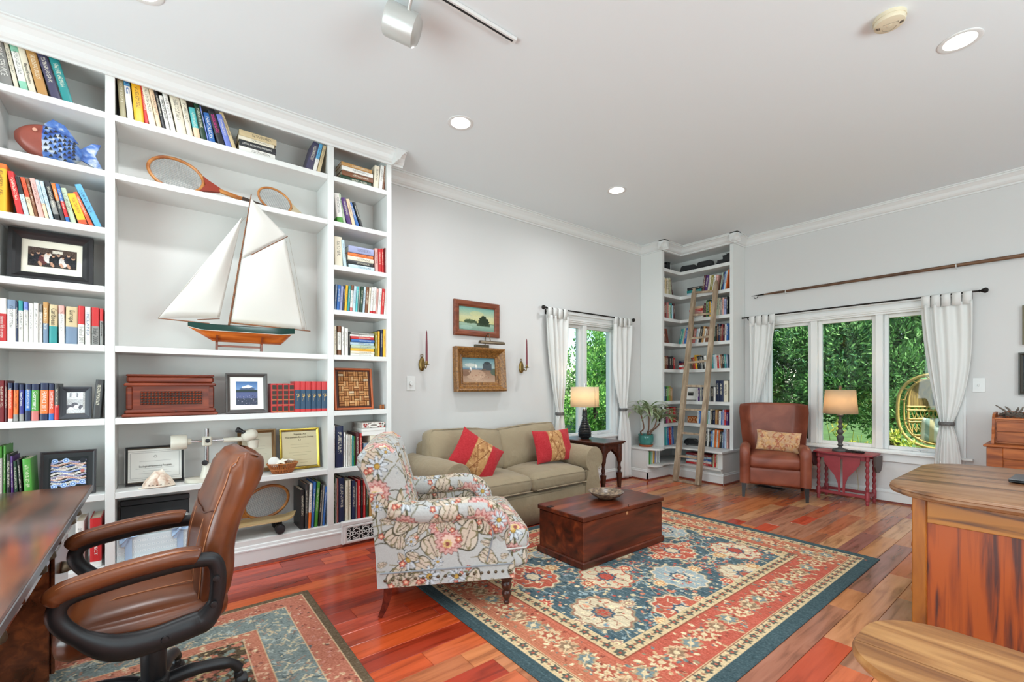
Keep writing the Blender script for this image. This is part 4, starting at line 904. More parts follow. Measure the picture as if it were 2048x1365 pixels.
sail('jib', [q(318, 636), q(440, 636), q(483, 438), q(483, 437)], .035); sail('mainsail', [q(462, 644), q(612, 661), q(568, 480), q(484, 520)], .03); sail('topsail', [q(484, 518), q(572, 474), q(501, 402), q(500, 402)], .02)
rg = MB()
for a, b in ((q(316, 637), q(490, 437)), (q(576, 478), q(614, 660)), (q(570, 484), q(606, 660)), (q(462, 655), q(478, 535))): rg.tube([(a[0], -.012, a[1]), (b[0], -.006, b[1])], .0009, 4)
o = part('rigging', rg, mat_for('8f7f6c'), t); o['kind'] = 'stuff'
M_STAND = wood('stand_wood', '5f2614', '8c4526', rough=.3)
for px in (434, 524):
    x = q(px, 690)[0]; part('cradle', MB().prism([(-.022, 0), (-.022, .05), (-.045, .1), (-.03, .1), (-.006, .07), (.006, .07), (.03, .1), (.045, .1), (.022, .05), (.022, 0)], x-.006, x+.006, 'x'), M_STAND, t)
part('stand_rail', MB().box(q(434, 0)[0], q(524, 0)[0], -.006, .006, .02, .034, .002), M_STAND, t)
# carved wooden music box
a, b = onx(243, 0, -3.70)[1], onx(436, 0, -3.70)[1]; W_ = b-a; t = thing('wooden_chest', 'red-brown wooden chest with diamond lattice front on sixth shelf', 'wooden box', (-3.71, (a+b)/2, 1.0815), 0, rot=(0, 0, PI/2))
D0 = .24
part('base_moulding', MB().box(-W_/2, W_/2, -.012, D0, 0, .02, .006).box(-W_/2+.012, W_/2-.012, -.004, D0-.008, .02, .045, .008), M_REDWOOD, t)
part('body', MB().box(-W_/2+.025, W_/2-.025, .008, D0-.015, .045, .195), M_REDWOOD, t)
for s_ in (-1, 1): part('corner_post', MB().box(s_*(W_/2-.055), s_*(W_/2-.02), .002, .03, .045, .195, .008), M_REDWOOD, t)
part('lid', MB().box(-W_/2+.01, W_/2-.01, -.006, D0, .195, .215, .007).box(-W_/2+.022, W_/2-.022, .006, D0-.012, .215, .262, .012).box(-W_/2+.02, W_/2-.02, .002, D0-.01, .258, .272, .005), M_REDWOOD, t)
lw, lh = W_-.18, .088; part('lattice_panel', MB().box(-lw/2, lw/2, .004, .009, .075, .075+lh), mat_for('24120a', .6), t)
lt = MB(); st_ = lh/5; n_ = int(lw/st_)
for i in range(n_):
    for j in range(5):
        cx = -lw/2+(i+.5)*lw/n_; cz = .075+(j+.5)*st_; e = .48*st_
        lt.add([(cx-e*1.1, .004, cz), (cx, .004, cz-e), (cx+e*1.1, .004, cz), (cx, .004, cz+e), (cx, -.004, cz)], [(0, 1, 4), (1, 2, 4), (2, 3, 4), (3, 0, 4)])
o = part('lattice_diamonds', lt, M_REDWOOD, t); o['kind'] = 'stuff'
part('keyhole', MB().lathe([(.005, 0), (.004, .003), (0, .003)], 12, M=T(.02, -.004, .032) @ RX(PI/2)), M_BLACK, t)
# stereo microscope on boom stand
M_CRM = mat('cream_enamel', 'd6d0c0', .35); P = lambda px, py: (lambda p: (p[1]-.42, p[2]-.624))(onx(px, py, -3.76))
t = thing('boom_microscope', 'cream boom-stand microscope with chrome column and black eyepieces', 'microscope', (-3.76, .42, .6255), 0, rot=(0, 0, PI/2))
cx = P(414, 900)[0]
part('base', MB().prism([(cx+.115*math.cos(a)*(1.1), .0+.09*math.sin(a)) for a in np.linspace(0, 2*PI, 33)[:-1]], 0, .022, 'z').lathe([(.042, .02), (.036, .05), (.026, .09), (.024, .115)], 24, (cx, 0, 0)), M_CRM, t, 40)
part('column', MB().tube([(cx, 0, .11), (cx, 0, P(414, 858)[1])], .0125, 16), M_CHROME, t, 60)
zb = P(414, 884)[1]; part('clamp', MB().box(cx-.028, cx+.028, -.028, .028, zb-.03, zb+.035, .008), M_CRM, t)
part('clamp_knob', MB().lathe([(.006, 0), (.006, .02), (.014, .022), (.014, .034), (0, .036)], 14, M=T(cx, -.026, zb+.01) @ RX(PI/2)), M_BLACK, t, 40)
xl, zl = P(368, 884)[0], P(368, 885)[1]; part('boom_arm', MB().tube([(xl, 0, zl), (P(470, 882)[0], 0, zb+.003)], .0085, 12), M_CHROME, t, 60)
part('counterweight', MB().lathe([(.02, -.02), (.022, .0), (.046, .004), (.05, .012), (.05, .085), (.045, .092), (0, .093)], 28, M=T(xl+.02, 0, zl) @ RY(-PI/2)), M_CRM, t, 40)
part('focus_knob', MB().lathe([(.011, 0), (.018, .006), (.018, .02), (0, .021)], 16, M=T(cx-.014, -.012, .125) @ RX(PI/2)), M_BLACK, t, 40)
xh = P(490, 882)[0]; zh = zb+.003
part('head_carrier', MB().tube([(P(447, 882)[0], 0, zb+.002), (xh-.01, 0, zh)], .017, 14), M_CRM, t, 60)
hd = part('optics_head', MB().cushion(.10, .085, .075, .03, .005, 8, (xh+.03, -.01, zh+.025), M=T(xh+.03, 0, zh+.02) @ RY(R(-20)) @ T(-xh-.03, 0, -zh-.02)).lathe([(.034, -.06), (.036, -.02), (.042, 0)], 24, (xh+.05, 0, zh-.01)), M_CRM, t, 50)
for dy in (-.028, .026): 
    Me = T(xh-.005, dy, zh+.045) @ RY(R(-62)); part('eyepiece', MB().lathe([(.013, 0), (.013, .022), (.017, .024), (.019, .05), (.017, .052), (0, .05)], 18, M=Me), M_BLACK, t, 40)
# seashell
t = thing('seashell', 'pale pink and cream conch shell in front of the certificate', 'seashell', (-3.725, onx(318, 0, -3.725)[1], .6255), 0, rot=(0, 0, PI/2))
P_ = []
for i in range(29):
    u = i/28; row = []
    for k in range(25):
        a = PI*k/24; ridge = 1+.10*math.sin(9*a+8*u)+.06*math.sin(23*u); x = -.085+.17*u; hh = .088*math.sin(PI*min(1, .05+u*.92))**.85*ridge*(1.15-.3*abs(u-.5)); row.append((x, -.055*math.cos(a)*math.sin(PI*min(1, .04+.93*u))**.5, max(.001, hh*math.sin(a))))
    P_.append(row)
mb = MB().grid(P_); part('shell_body', mb, wood('shell', 'b98f78', 'efe4d4', 'd9c4b0', grain=(1, 1, 1), scale=26, rough=.4), t, 60)
part('shell_lip', MB().tube(bez([(-.1, -.03, .004), (-.05, -.062, .008), (.03, -.064, .008), (.088, -.02, .006)], 6), [.004]*19, 6), mat_for('e8d9c6', .3), t, 60)
for k in range(6): part('spot', MB().lathe([(.004, 0), (.003, .002), (0, .002)], 8, M=T(-.05+.02*k, -.058+.006*abs(k-2), .018) @ RX(PI/2)), mat_for('3a1a18'), t)
# basket with starfish
yb = onx(566, 0, -3.72)[1]; t = thing('wicker_basket', 'small oval wicker basket holding starfish and shells', 'basket', (-3.735, yb, .6255), 0, rot=(0, 0, PI/2))
part('bottom', MB().prism([(.07*math.cos(a), .045*math.sin(a)) for a in np.linspace(0, 2*PI, 25)[:-1]], 0, .006, 'z'), mat_for('8a4a22'), t)
rb = MB()
for k in range(44):
    a = 2*PI*k/44; c, s_ = math.cos(a), math.sin(a); rb.tube([(.07*c, .046*s_, .004), (.085*c, .056*s_, .035), (.108*c, .068*s_, .075)], .0034, 5)
o = part('ribs', rb, mat_for('a8602e', .5), t); o['kind'] = 'stuff'
for z, f_ in ((.03, .83), (.072, 1.06)): part('weave_ring', MB().tube([(.1*f_*math.cos(a), .064*f_*math.sin(a), z) for a in np.linspace(0, 2*PI, 33)[:-1]], .004, 6, closed=True), mat_for('b5723c', .5), t)
def star(lab, loc, rot, r, c='e2dccd'):
    s_ = thing('starfish', lab, 'starfish', loc, 0, 'starfish in the basket', rot=rot); mb = MB(); v = [(0, 0, .012), (0, 0, -.006)]
    for k in range(10):
        a = PI*k/5; q_ = r if k % 2 == 0 else r*.33; v.append((q_*math.cos(a), q_*math.sin(a), 0))
    mb.add(v, [(0, 2+k, 2+(k+1) % 10) for k in range(10)]+[(1, 2+(k+1) % 10, 2+k) for k in range(10)]); part('arms', mb, mat_for(c, .8), s_)
star('cream starfish lying across the basket rim', (-3.735, yb-.01, .6255+.085), (.3, .15, .2), .075); star('small white starfish at the right of the basket', (-3.735, yb+.045, .6255+.085), (-.3, -.2, .9), .05, 'ece8dc')
t = thing('sand_dollar', 'white sand dollar standing in the basket', 'sand dollar', (-3.75, yb-.055, .6255+.082), 0, rot=(R(72), 0, PI/2)); part('disc', MB().lathe([(0, .007), (.03, .006), (.04, 0), (.03, -.005), (0, -.005)], 24), mat_for('dcdad4', .8), t, 50)
# cork board
a, b = onx(670, 0, -3.70)[1], onx(750, 0, -3.70)[1]; W_ = b-a-.01; H_ = .345
t = thing('cork_board', 'orange framed board covered with wine corks in right bay', 'cork board', (-3.72, (a+b)/2-.004, 1.0825), 0, rot=(R(-9), 0, PI/2))
M_OFR = mat('orange_stained_frame', 'b0521c', .35)
fr = MB()
for q_ in ((-W_/2, -W_/2+.016, 0, H_), (W_/2-.016, W_/2, 0, H_), (-W_/2+.016, W_/2-.016, H_-.016, H_), (-W_/2+.016, W_/2-.016, 0, .016)): fr.box(q_[0], q_[1], -.022, 0, q_[2], q_[3], .003)
part('frame', fr, M_OFR, t); part('backing', MB().box(-W_/2+.01, W_/2-.01, -.006, 0, .01, H_-.01), mat_for('4a2412'), t)
CK = mkmesh('cork', MB().lathe([(.0085, 0), (.0098, .002), (.0092, .019), (.0098, .036), (.0085, .038)], 10), objcol('cork', .8), 40)
cw = .0205; nx = int((W_-.034)/(cw*2)); ny = int((H_-.034)/(cw*2)); ox = -nx*cw; oz = .018+((H_-.036)-ny*cw*2)/2
for i in range(nx):
    for j in range(ny):
        for k in range(2):
            c_ = hx(random.choice(['b9814e', 'a86f3e', 'c4905c', 'b07a48', '9a6236', 'c89a6a', 'd8c0a0' if random.random() < .3 else 'b17846'])); x = ox+i*cw*2; z = oz+j*cw*2
            if (i+j) % 2: link('cork', CK, t, (x+cw*(.5+k), -.015, z+.0012), (0, R(random.uniform(-2, 2)), 0), c_)
            else: link('cork', CK, t, (x+.0012, -.015, z+cw*(.5+k)), (0, PI/2, 0), c_)
t = thing('cork_coaster', 'little block of corks beside the cork board', 'cork block', (-3.70, onx(764, 0, -3.70)[1], 1.0815), 0, rot=(0, 0, PI/2))
for k in range(2): link('cork', CK, t, (-.011+.021*k, .0, 0), color=hx('9a5a2c'))
# decorative boxes in the right bay
yb = onx(748, 0, XS)[1]
def gbox(name, lab, loc, w, d, h, cv, rz=PI/2, lidc='e9e6e0'):
    t = thing(name, lab, 'box', loc, 0, rot=(0, 0, rz)); part('body', MB().box(-w/2, w/2, 0, d, 0, h*.72), mat_for(lidc), t); part('lid', MB().box(-w/2-.003, w/2+.003, -.003, d+.003, h*.62, h, .002), mat_for(lidc), t)
    if cv: sheet('printed_front', cv, M_PRINT, t, (0, -.0045, (h-cv.h)*.5))
    return t
cv = Canvas(.2, .04, .002, 'd6cfc6'); r_ = random.Random(2)
for k in range(40): cv.blob(r_.uniform(0, .2), r_.uniform(0, .04), r_.uniform(.004, .01), r_.choice(['a02c2c', '2c3a34', 'c9b8a8', '6d2a2c', 'e8e2da', '3d4a3e']), pet=5, amp=.25)
cv.blob(.1, .02, .05, 'ece8e0', asp=3).blob(.1, .02, .03, '8a8078', asp=4)
zt = .8655
gbox('storage_box', 'white box lying on the books in right bay, seventh shelf', (XS-.005, yb, zt), .2, .2, .06, None)
gbox('storage_box', 'flowered red and white box on top of the white box', (XS-.005, yb, zt+.0615), .19, .2, .045, cv, lidc='d8d0c8')
# dark box and pale gift box on the bottom shelf
t = thing('black_case', 'black flat case standing behind the pale blue gift box', 'case', (-3.83, onx(312, 0, -3.83)[1], .188), 0, rot=(R(-6), 0, PI/2))
part('body', MB().box(-.18, .18, -.03, .03, 0, .31, .004), mat_for('1c1c1e', .6), t); part('lid', MB().box(-.183, .183, -.033, .033, .31, .345, .004), mat_for('232326', .55), t)
a, b = onx(226, 0, -3.70)[1], onx(383, 0, -3.70)[1]; W_ = b-a-.02; H_ = .235
t = thing('gift_box', 'pale blue patterned gift box with two satin ribbon bows', 'box', (-3.705, (a+b)/2+.006, .1835), 0, rot=(0, 0, PI/2)); cv = Canvas(W_, H_*.6, .003, 'cfdadd')
for i in range(16):
    for j in range(5): cv.blob(.015+i*W_/16, .015+j*.033, .009, 'e4ebec').blob(.015+i*W_/16, .015+j*.033, .004, 'bccdd4')
part('body', MB().box(-W_/2, W_/2, 0, .1, 0, H_*.62, .002), mat_for('cfdadd', .6), t); sheet('printed_front', cv, M_PRINT, t, (0, -.001, 0))
part('lid', MB().box(-W_/2-.004, W_/2+.004, -.004, .104, H_*.6, H_, .02), mat_for('dfe6e4', .6), t)
M_RIB = mat_for('a9c0da', .3)
for x in (-.13, .13):
    part('ribbon', MB().box(x-.016, x+.016, -.006, -.0035, 0, H_*.6, 0), M_RIB, t); bw = MB()
    for s_ in (-1, 1): bw.grid([[(x+s_*(.004+.04*u), -.012-.014*math.sin(PI*u)*math.cos(2*PI*v), H_*.66+.02*u*s_+.028*(.25+u*.75)*math.sin(PI*(v-.5))) for v in np.linspace(0, 1, 7)] for u in np.linspace(0, 1, 7)])
    bw.grid([[(x-.006-.022*u+.02*(v-.5), -.014, H_*.66-.06*u) for v in (0, 1)] for u in (0, .5, 1)]); bw.cushion(.018, .016, .018, .007, .001, 4, (x, -.014, H_*.66))
    part('bow', bw, M_RIB, t, 60)
# grey album leaning at the end of the sixth shelf
book(.035, .235, .16, 'darkgrey', 'grey spiral album leaning on the divider beside the small frame', (XS-.02, -.294, 1.083), (0, R(4), PI/2), None)
# second shelf divider side-lean: right bay
# ------------------------------------------------------------------ rugs
RX0, RX1, RY0, RY1 = -3.085, -.93, 1.295, 4.17
def rug(name, label, cv, x0, y0, h, mat_, seedn, bow=0):
    t = thing(name, label, 'rug', (x0+cv.w/2, y0+cv.h/2, 0)); 
    P = np.stack([cv.X-cv.w/2, cv.Y-cv.h/2, np.full_like(cv.X, h)], -1); e = np.minimum(np.minimum(cv.X, cv.w-cv.X), np.minimum(cv.Y, cv.h-cv.Y)); P[..., 2] -= (e < .004)*h*.6
    me = sheetmesh('pile', P, cv.nx, cv.ny, mat_); setcol(me, cv.lincol()); link('pile', me, t)
    part('rug_backing', MB().box(-cv.w/2, cv.w/2, -cv.h/2, cv.h/2, .001, h*.45), mat_for('3a3a38', .95), t); return t
def flower(cv, x, y, r, c, pet=8, ang=0, core='e6cf9c', ring=None):
    cv.blob(x, y, r, ring or 'e3cda2', pet, .16, ang); cv.blob(x, y, r*.82, c, pet, .22, ang); cv.blob(x, y, r*.42, core, pet, .1, ang); cv.blob(x, y, r*.2, c)
def medallion(cv, x, y, a, b, c, edge, core):
    asp = a/b
    cv.blob(x, y, a*1.06, '8d8268', 12, .055, 0, asp); cv.blob(x, y, a, edge, 12, .06, 0, asp); cv.blob(x, y, a*.93, c, 12, .06, 0, asp)
    r_ = random.Random(int(x*97+y*31))
    for k in range(34):
        th = r_.uniform(0, 2*PI); q = r_.uniform(.38, .82); cv.blob(x+a*q*math.cos(th), y+b*q*math.sin(th), r_.uniform(.006, .014), r_.choice([edge, 'b23c30', '6f8792', 'e6d2a6', '7b6a52', 'd98c6a']), r_.choice([0, 4, 5]), .25, th, r_.choice([1, 1.8]))
    for k in range(8):
        th = k*PI/4+.39; cv.line([(x+a*.36*math.cos(th), y+b*.36*math.sin(th)), (x+a*.62*math.cos(th+.25), y+b*.62*math.sin(th+.25)), (x+a*.8*math.cos(th), y+b*.8*math.sin(th))], .0035, edge)
    cv.blob(x, y, a*.36, '3b5160', 8, .1, 0, asp); cv.blob(x, y, a*.27, edge, 8, .12, 0, asp); cv.blob(x, y, a*.17, core, 6, .2, 0, asp); cv.blob(x, y, a*.07, edge)
def guard(cv, x0, x1, y0, y1, w_, seed):
    """cream band with small dark flowers around the rectangle"""
    r_ = random.Random(seed)
    cv.rect(x0, x1, y0, y1, 'cdb184')
    xs = np.arange(x0+w_/2, x1, .075); ys = np.arange(y0+w_/2, y1, .075)
    for x in xs:
        for y in (y0+w_/2, y1-w_/2): cv.blob(x, y, w_*.3, '4d4f45', 5, .3, r_.uniform(0, 6)); cv.blob(x, y, w_*.1, 'b8523e'); cv.blob(x+.036, y, w_*.12, '9a5a44', 4, .3)
    for y in ys:
        for x in (x0+w_/2, x1-w_/2): cv.blob(x, y, w_*.3, '4d4f45', 5, .3, r_.uniform(0, 6)); cv.blob(x, y, w_*.1, 'b8523e'); cv.blob(x, y+.036, w_*.12, '9a5a44', 4, .3)
W_, H_ = RX1-RX0, RY1-RY0; cv = Canvas(W_, H_, .0046, '37484c'); r_ = random.Random(21)
g0, g1, g2, g3 = .075, .145, .40, .475
guard(cv, g0, W_-g0, g0, H_-g0, g1-g0, 1)
cv.rect(g1, W_-g1, g1, H_-g1, 'b4503f')
# the border turns from red to sandy at its two short ends
yy = cv.Y; m = (cv.X > g1) & (cv.X < W_-g1) & (cv.Y > g1) & (cv.Y < H_-g1); k = np.clip(np.abs(yy/H_-.5)*2-.62, 0, .38)/.38; cv.a[m] = cv.a[m]*(1-.75*k[m][:, None])+s3('b98058')*.75*k[m][:, None]
bx = [(x, y) for x in np.arange(g1+.13, W_-g1-.05, .125) for y in (g1+.128, H_-g1-.128)]+[(x, y) for y in np.arange(g1+.13, H_-g1-.05, .125) for x in (g1+.128, W_-g1-.128)]
for i, (x, y) in enumerate(bx):
    cv.blob(x, y, .052, ['d2b58a', 'a98a66', 'c99a74'][i % 3], 8, .16, r_.uniform(0, 1)); cv.blob(x, y, .036, ['a8503c', '6e7d7c', '8a6a50'][i % 3], 6, .2); cv.blob(x, y, .016, 'dcc296')
    for q in range(22):
        th = r_.uniform(0, 2*PI); d = r_.uniform(.045, .125); cv.blob(x+d*math.cos(th), y+d*math.sin(th), r_.uniform(.006, .014), r_.choice(['d9c094', '8c7a5e', '5f6d68', 'c99c72', '7c3a2e', 'e0c89c']), r_.choice([0, 3, 4]), .3, th, 1.7)
    cv.line([(x-.06, y-.02), (x-.03, y+.05), (x+.03, y-.055), (x+.06, y+.03)], .0028, 'd9bd90')
guard(cv, g2, W_-g2, g2, H_-g2, g3-g2, 2)
cv.rect(g3, W_-g3, g3, H_-g3, '43555b')
fx0, fx1, fy0, fy1 = g3, W_-g3, g3, H_-g3
sub = Canvas(W_, H_, .0046); sub.a = cv.a.copy()
for k in range(2600):
    x, y = r_.uniform(fx0, fx1), r_.uniform(fy0, fy1); cv.line([(x-r_.uniform(.01, .045), y), (x+r_.uniform(.01, .045), y+.0)], .0022, r_.choice(['7b8b8f', '66777c', '33474e', '3a4f56', '8f9b9a', '2c3e45']), .7)
for k in range(95):
    x, y = r_.uniform(fx0, fx1), r_.uniform(fy0, fy1); a = r_.uniform(0, 6); pts = [(x, y)]
    for q in range(7): a += r_.uniform(-.8, .9); x += .045*math.cos(a); y += .045*math.sin(a); pts.append((x, y))
    cv.line(pts, .003, r_.choice(['b9ad8e', 'a8b4b0', 'c4b48c']))
    for p in pts[1::2]: cv.blob(p[0]+.012, p[1], .011, r_.choice(['b24638', 'd8c090', '8fa3a6', 'c77a5c']), 5, .3)
for k in range(1300): cv.blob(r_.uniform(fx0, fx1), r_.uniform(fy0, fy1), r_.uniform(.006, .013), r_.choice(['b24a3c', 'd8c29a', '8ba0a4', '2c414c', 'c8785a', 'cdb98e']), r_.choice([0, 4, 5]), .28, r_.uniform(0, 3), r_.choice([1, 1.6]))
mc = [('b5523f', 'd8c2a0', 'd5bf98'), ('d2bf9c', '9a6a54', 'b0473a'), ('93a2a4', 'd9c4a4', 'b55c48'), ('d2bf9c', 'b0473a', 'b0473a')]
fw_, fh_ = fx1-fx0, fy1-fy0; i = 0
for row in range(5):
    y = fy0+fh_*(.10+.2*row)
    for cxm in ((.5,) if row % 2 else (.06, .94)) if False else ((.28, .78) if row % 2 == 0 else (.0, .53, 1.0)):
        x = fx0+fw_*cxm; medallion(cv, x, y, .185, .16, *mc[i % 4]); i += 1
for row in range(6):
    for cxm in (.03, .27, .53, .78, .98): flower(cv, fx0+fw_*(cxm+r_.uniform(-.02, .02)), fy0+fh_*(.2*row+r_.uniform(-.01, .01)), r_.uniform(.04, .055), r_.choice(['b8483a', 'c98c5c', 'b5523c', 'a8806a']), r_.choice([8, 10, 12]))
keep = (cv.X < fx0) | (cv.X > fx1) | (cv.Y < fy0) | (cv.Y > fy1); cv.a[keep] = sub.a[keep]
for x0, x1, y0, y1 in ((g1-.006, W_-g1+.006, g1-.006, H_-g1+.006), (g2-.006, W_-g2+.006, g2-.006, H_-g2+.006)): cv.line([(x0, y0), (x1, y0), (x1, y1), (x0, y1), (x0, y0)], .0035, '8a4634')
cv.a = cv.a**.84; cv.grain(.035, 1); nz = np.random.default_rng(3).normal(0, .06, (cv.ny, 1, 1)); cv.a *= 1+nz*.6
rug('persian_rug', 'large blue Persian rug with red border under the trunk', cv, RX0, RY0, .008, M_RUG, 1)
# small rug under the office chair
sx0, sx1, sy0, sy1 = -3.0, -1.1, -1.0, .735; W_, H_ = sx1-sx0, sy1-sy0; cv = Canvas(W_, H_, .005, '5b4a38'); r_ = random.Random(8)
cv.rect(.045, W_-.045, .045, H_-.045, 'a85f4a'); 
for k in range(2600): cv.blob(r_.uniform(0, W_), r_.uniform(0, H_), r_.uniform(.004, .011), r_.choice(['c4937a', '7a3a30', 'b9786a', 'cfae86', '5a4038']), 4, .3, r_.uniform(0, 3), 1.6)
e = np.minimum(np.minimum(cv.X, W_-cv.X), np.minimum(cv.Y, H_-cv.Y)); cv.a[e < .045] = s3('574735')
cv.rect(.16, W_-.16, .16, H_-.16, '6b7672')
for k in range(2600):
    x, y = r_.uniform(.16, W_-.16), r_.uniform(.16, H_-.16); cv.line([(x, y), (x+r_.uniform(-.03, .03), y+r_.uniform(-.03, .03)), (x+r_.uniform(-.03, .03), y+r_.uniform(-.03, .03))], .003, r_.choice(['b8a988', '9aa29a', 'c7b48e', '4c5656', '8d6a5a', 'b09a7c']))
cv.rect(.33, W_-.33, .33, H_-.33, 'b0674f')
for k in range(900): 
    x, y = r_.uniform(.33, W_-.33), r_.uniform(.33, H_-.33); cv.blob(x, y, r_.uniform(.005, .011), r_.choice(['cf9c7c', '7e4638', 'd0b48c']), 4, .3)
cv.rect(.40, W_-.40, .40, H_-.40, '4a3c2c')
for k in range(3400):
    x, y = r_.uniform(.40, W_-.40), r_.uniform(.40, H_-.40); cv.blob(x, y, r_.uniform(.005, .014), r_.choice(['a08a5c', 'b86a52', '6e7a70', 'c8ae7c', '2e261e', '8a4c3e']), r_.choice([0, 4, 5]), .3, r_.uniform(0, 3), r_.choice([1, 1.8]))
for k in range(9):
    x, y = r_.uniform(.5, W_-.5), r_.uniform(.5, H_-.5); cv.blob(x, y, .09, 'b96a54', 6, .18).blob(x, y, .06, '5f7274', 6, .2).blob(x, y, .03, 'c9ae80', 6, .2)
for a in (.045, .16, .33, .40): cv.line([(a, a), (W_-a, a), (W_-a, H_-a), (a, H_-a), (a, a)], .004, 'c9a67e')
cv.a = cv.a**.82; cv.grain(.04, 2); rug('small_rug', 'small brown and salmon rug under the office chair', cv, sx0, sy0, .007, M_RUG, 2)
# ------------------------------------------------------------------ sofa (local front = -y)
SY0, SY1 = 1.775, 3.63; SW = SY1-SY0; t = thing('loveseat_sofa', 'khaki slipcovered two-seat sofa against the left wall', 'sofa', (-3.11, (SY0+SY1)/2, 0), PI/2)
h_ = SW/2; D_ = .86; aw = .235
def wr(q, s=1.0, k=.006):
    n_ = mnoise.noise(Vector((q.x*7*s, q.y*7*s, q.z*7*s)))*k+mnoise.noise(Vector((q.x*18, q.y*18, q.z*18)))*k*.4; return q+Vector((n_*.5, -abs(n_), n_))
part('base', MB().cushion(SW-.06, D_-.06, .27, .03, .004, 16, (0, D_/2+.01, .155), crown=lambda q: wr(q, .6, .008)), M_SOFA, t, 180)
sk = MB()
Pk = [[(x, .012-.012*(z == 0)-.006*math.sin(x*9), z) for z in (.008, .14, .27)] for x in np.linspace(-h_+.02, h_-.02, 40)]; sk.grid(Pk)
o = part('skirt', sk, M_SOFA, t, 180); o.modifiers.new('s', 'SOLIDIFY').thickness = .004
for s_ in (-1, 1):
    P_ = []
    for i in range(21):
        v = i/20; y = .0+D_*v*.98; row = []
        for k in range(29):
            a = -PI*.80+PI*1.6*k/28; rr = .128+.008*math.sin(v*5)
            row.append((s_*(h_-.118+rr*math.sin(a)*.95), y-.01*math.cos(a), .525+rr*math.cos(a)*.98))
        base = [(s_*(h_-.235), y, .12), (s_*(h_-.235), y, .3)]; outr = [(s_*(h_-.03), y, .3), (s_*(h_-.025), y, .012)]
        row = ([(s_*(h_-.235), y, .03), (s_*(h_-.232), y, .28)]+row+[(s_*(h_-.022), y, .26), (s_*(h_-.015), y-.004, .01)]); P_.append(row)
    mb = MB().grid(P_); m_ = len(P_[0]); mb.f += [tuple(range(m_)), tuple((20*m_)+k for k in range(m_))[::-1]]; mb.m += [0, 0]
    ar = part('arm', mb, M_SOFA, t, 60)
    pp = [(p[0], -.004, p[2]) for p in P_[0][2:-2]]; part('piping', MB().tube(pp, .0055, 6), M_SOFA, ar, 60)
part('back_frame', MB().cushion(SW-.3, .2, .72, .07, .01, 12, (0, D_-.1, .40)), M_SOFA, t, 180)
cwid = (SW-2*aw+.05)/2
for s_ in (-1, 1):
    sc_ = part('seat_cushion', MB().cushion(cwid, .66, .17, .065, .035, 16, (s_*cwid/2, .33, .375), crown=lambda q: wr(q, 1, .007)), M_SOFA, t, 180)
    for dz in (.055, -.05): part('piping', MB().tube([(s_*cwid/2-cwid*.46, -.012, .375+dz-.006), (s_*cwid/2-cwid*.25, -.022, .376+dz), (s_*cwid/2+cwid*.25, -.022, .376+dz), (s_*cwid/2+cwid*.46, -.012, .375+dz-.006)], .005, 6), M_SOFA, sc_, 60)
    Mb = T(s_*(cwid*.53), .60, .645) @ RX(R(-13)) @ RY(R(-3*s_)); wid = cwid+.12
    bcn = part('back_cushion', MB().cushion(wid, .23, .44, .09, .0, 16, crown=lambda q: wr(Vector((q.x, q.y*(1+.35*(1-(q.x/(wid/2))**2)*(1-(q.z/.22)**2)), q.z)), 1, .012), M=Mb), M_SOFA, t, 180)
    part('piping', MB().tube([Mb @ Vector(p) for p in [(-wid*.47, -.09, -.16), (-wid*.485, -.085, .1), (-wid*.44, -.088, .195), (0, -.095, .212), (wid*.44, -.088, .195), (wid*.485, -.085, .1), (wid*.47, -.09, -.16)]], .0055, 6), M_SOFA, bcn, 60)
# throw pillows: red with a patterned gold middle band
def pillow(label, loc, rot, w_=.46, h2=.36, th=.13, band=(.33, .70), gold=('b98a58', '8d5a34'), red='b02a30', res=.007, cat='pillow', nm='throw_pillow'):
    cv = Canvas(w_, h2, res, red); r_ = random.Random(hash(label) % 999 if False else len(label)); b0, b1 = w_*band[0], w_*band[1]; cv.rect(b0, b1, 0, h2, gold[0])
    for k in range(int(60*(b1-b0)/.17)): cv.blob(r_.uniform(b0, b1), r_.uniform(0, h2), r_.uniform(.006, .02), r_.choice([gold[1], 'c99a68', 'a8744a', 'd2a878']), r_.choice([3, 4, 5]), .35, r_.uniform(0, 3), r_.choice([1, 1.7]))
    m = (b0+b1)/2; cv.line([(m-.05, 0), (m, h2*.35), (m-.06, h2*.7), (m, h2)], .005, gold[1]).line([(m+.05, 0), (m, h2*.35), (m+.06, h2*.7), (m, h2)], .005, gold[1])
    if band[0] > .05: cv.rect(0, b0, 0, h2, red).rect(b1, w_, 0, h2, red)
    cv.grain(.02, 5); u = cv.X/w_*2-1; v = cv.Y/h2*2-1
    pf = np.clip(1-np.abs(u)**2.4, 0, 1)**.55*np.clip(1-np.abs(v)**2.4, 0, 1)**.55; sq = 1-.06*(1-np.abs(v)**2)*np.abs(u)**3; sq2 = 1-.08*(1-np.abs(u)**2)*np.abs(v)**3
    t = thing(nm, label, cat, loc, 0, rot=rot); X = u*w_/2*sq; Z = v*h2/2*sq2+h2/2; wv = .006*np.sin(u*9+v*5)*pf
    for nm2, sg in (('front_cover', -1), ('back_cover', 1)):
        P = np.stack([X, sg*(th/2*pf+wv), Z], -1)
        if sg > 0: P = P[:, ::-1]
        me = sheetmesh(nm2, P, cv.nx, cv.ny, M_FABRIC); col = cv.lincol(); setcol(me, col if sg < 0 else col[:, ::-1])
        me.polygons.foreach_set('use_smooth', [True]*len(me.polygons)); link(nm2, me, t)
    return t
pillow('red pillow with gold centre, upright at the right arm of sofa', (-3.36, 3.22, .495), (R(-16), 0, R(88)), .5, .34)
pillow('red pillow with gold centre, tilted on corner at left arm', (-3.31, 2.12, .51), (R(-20), R(33), R(72)), .45, .36)
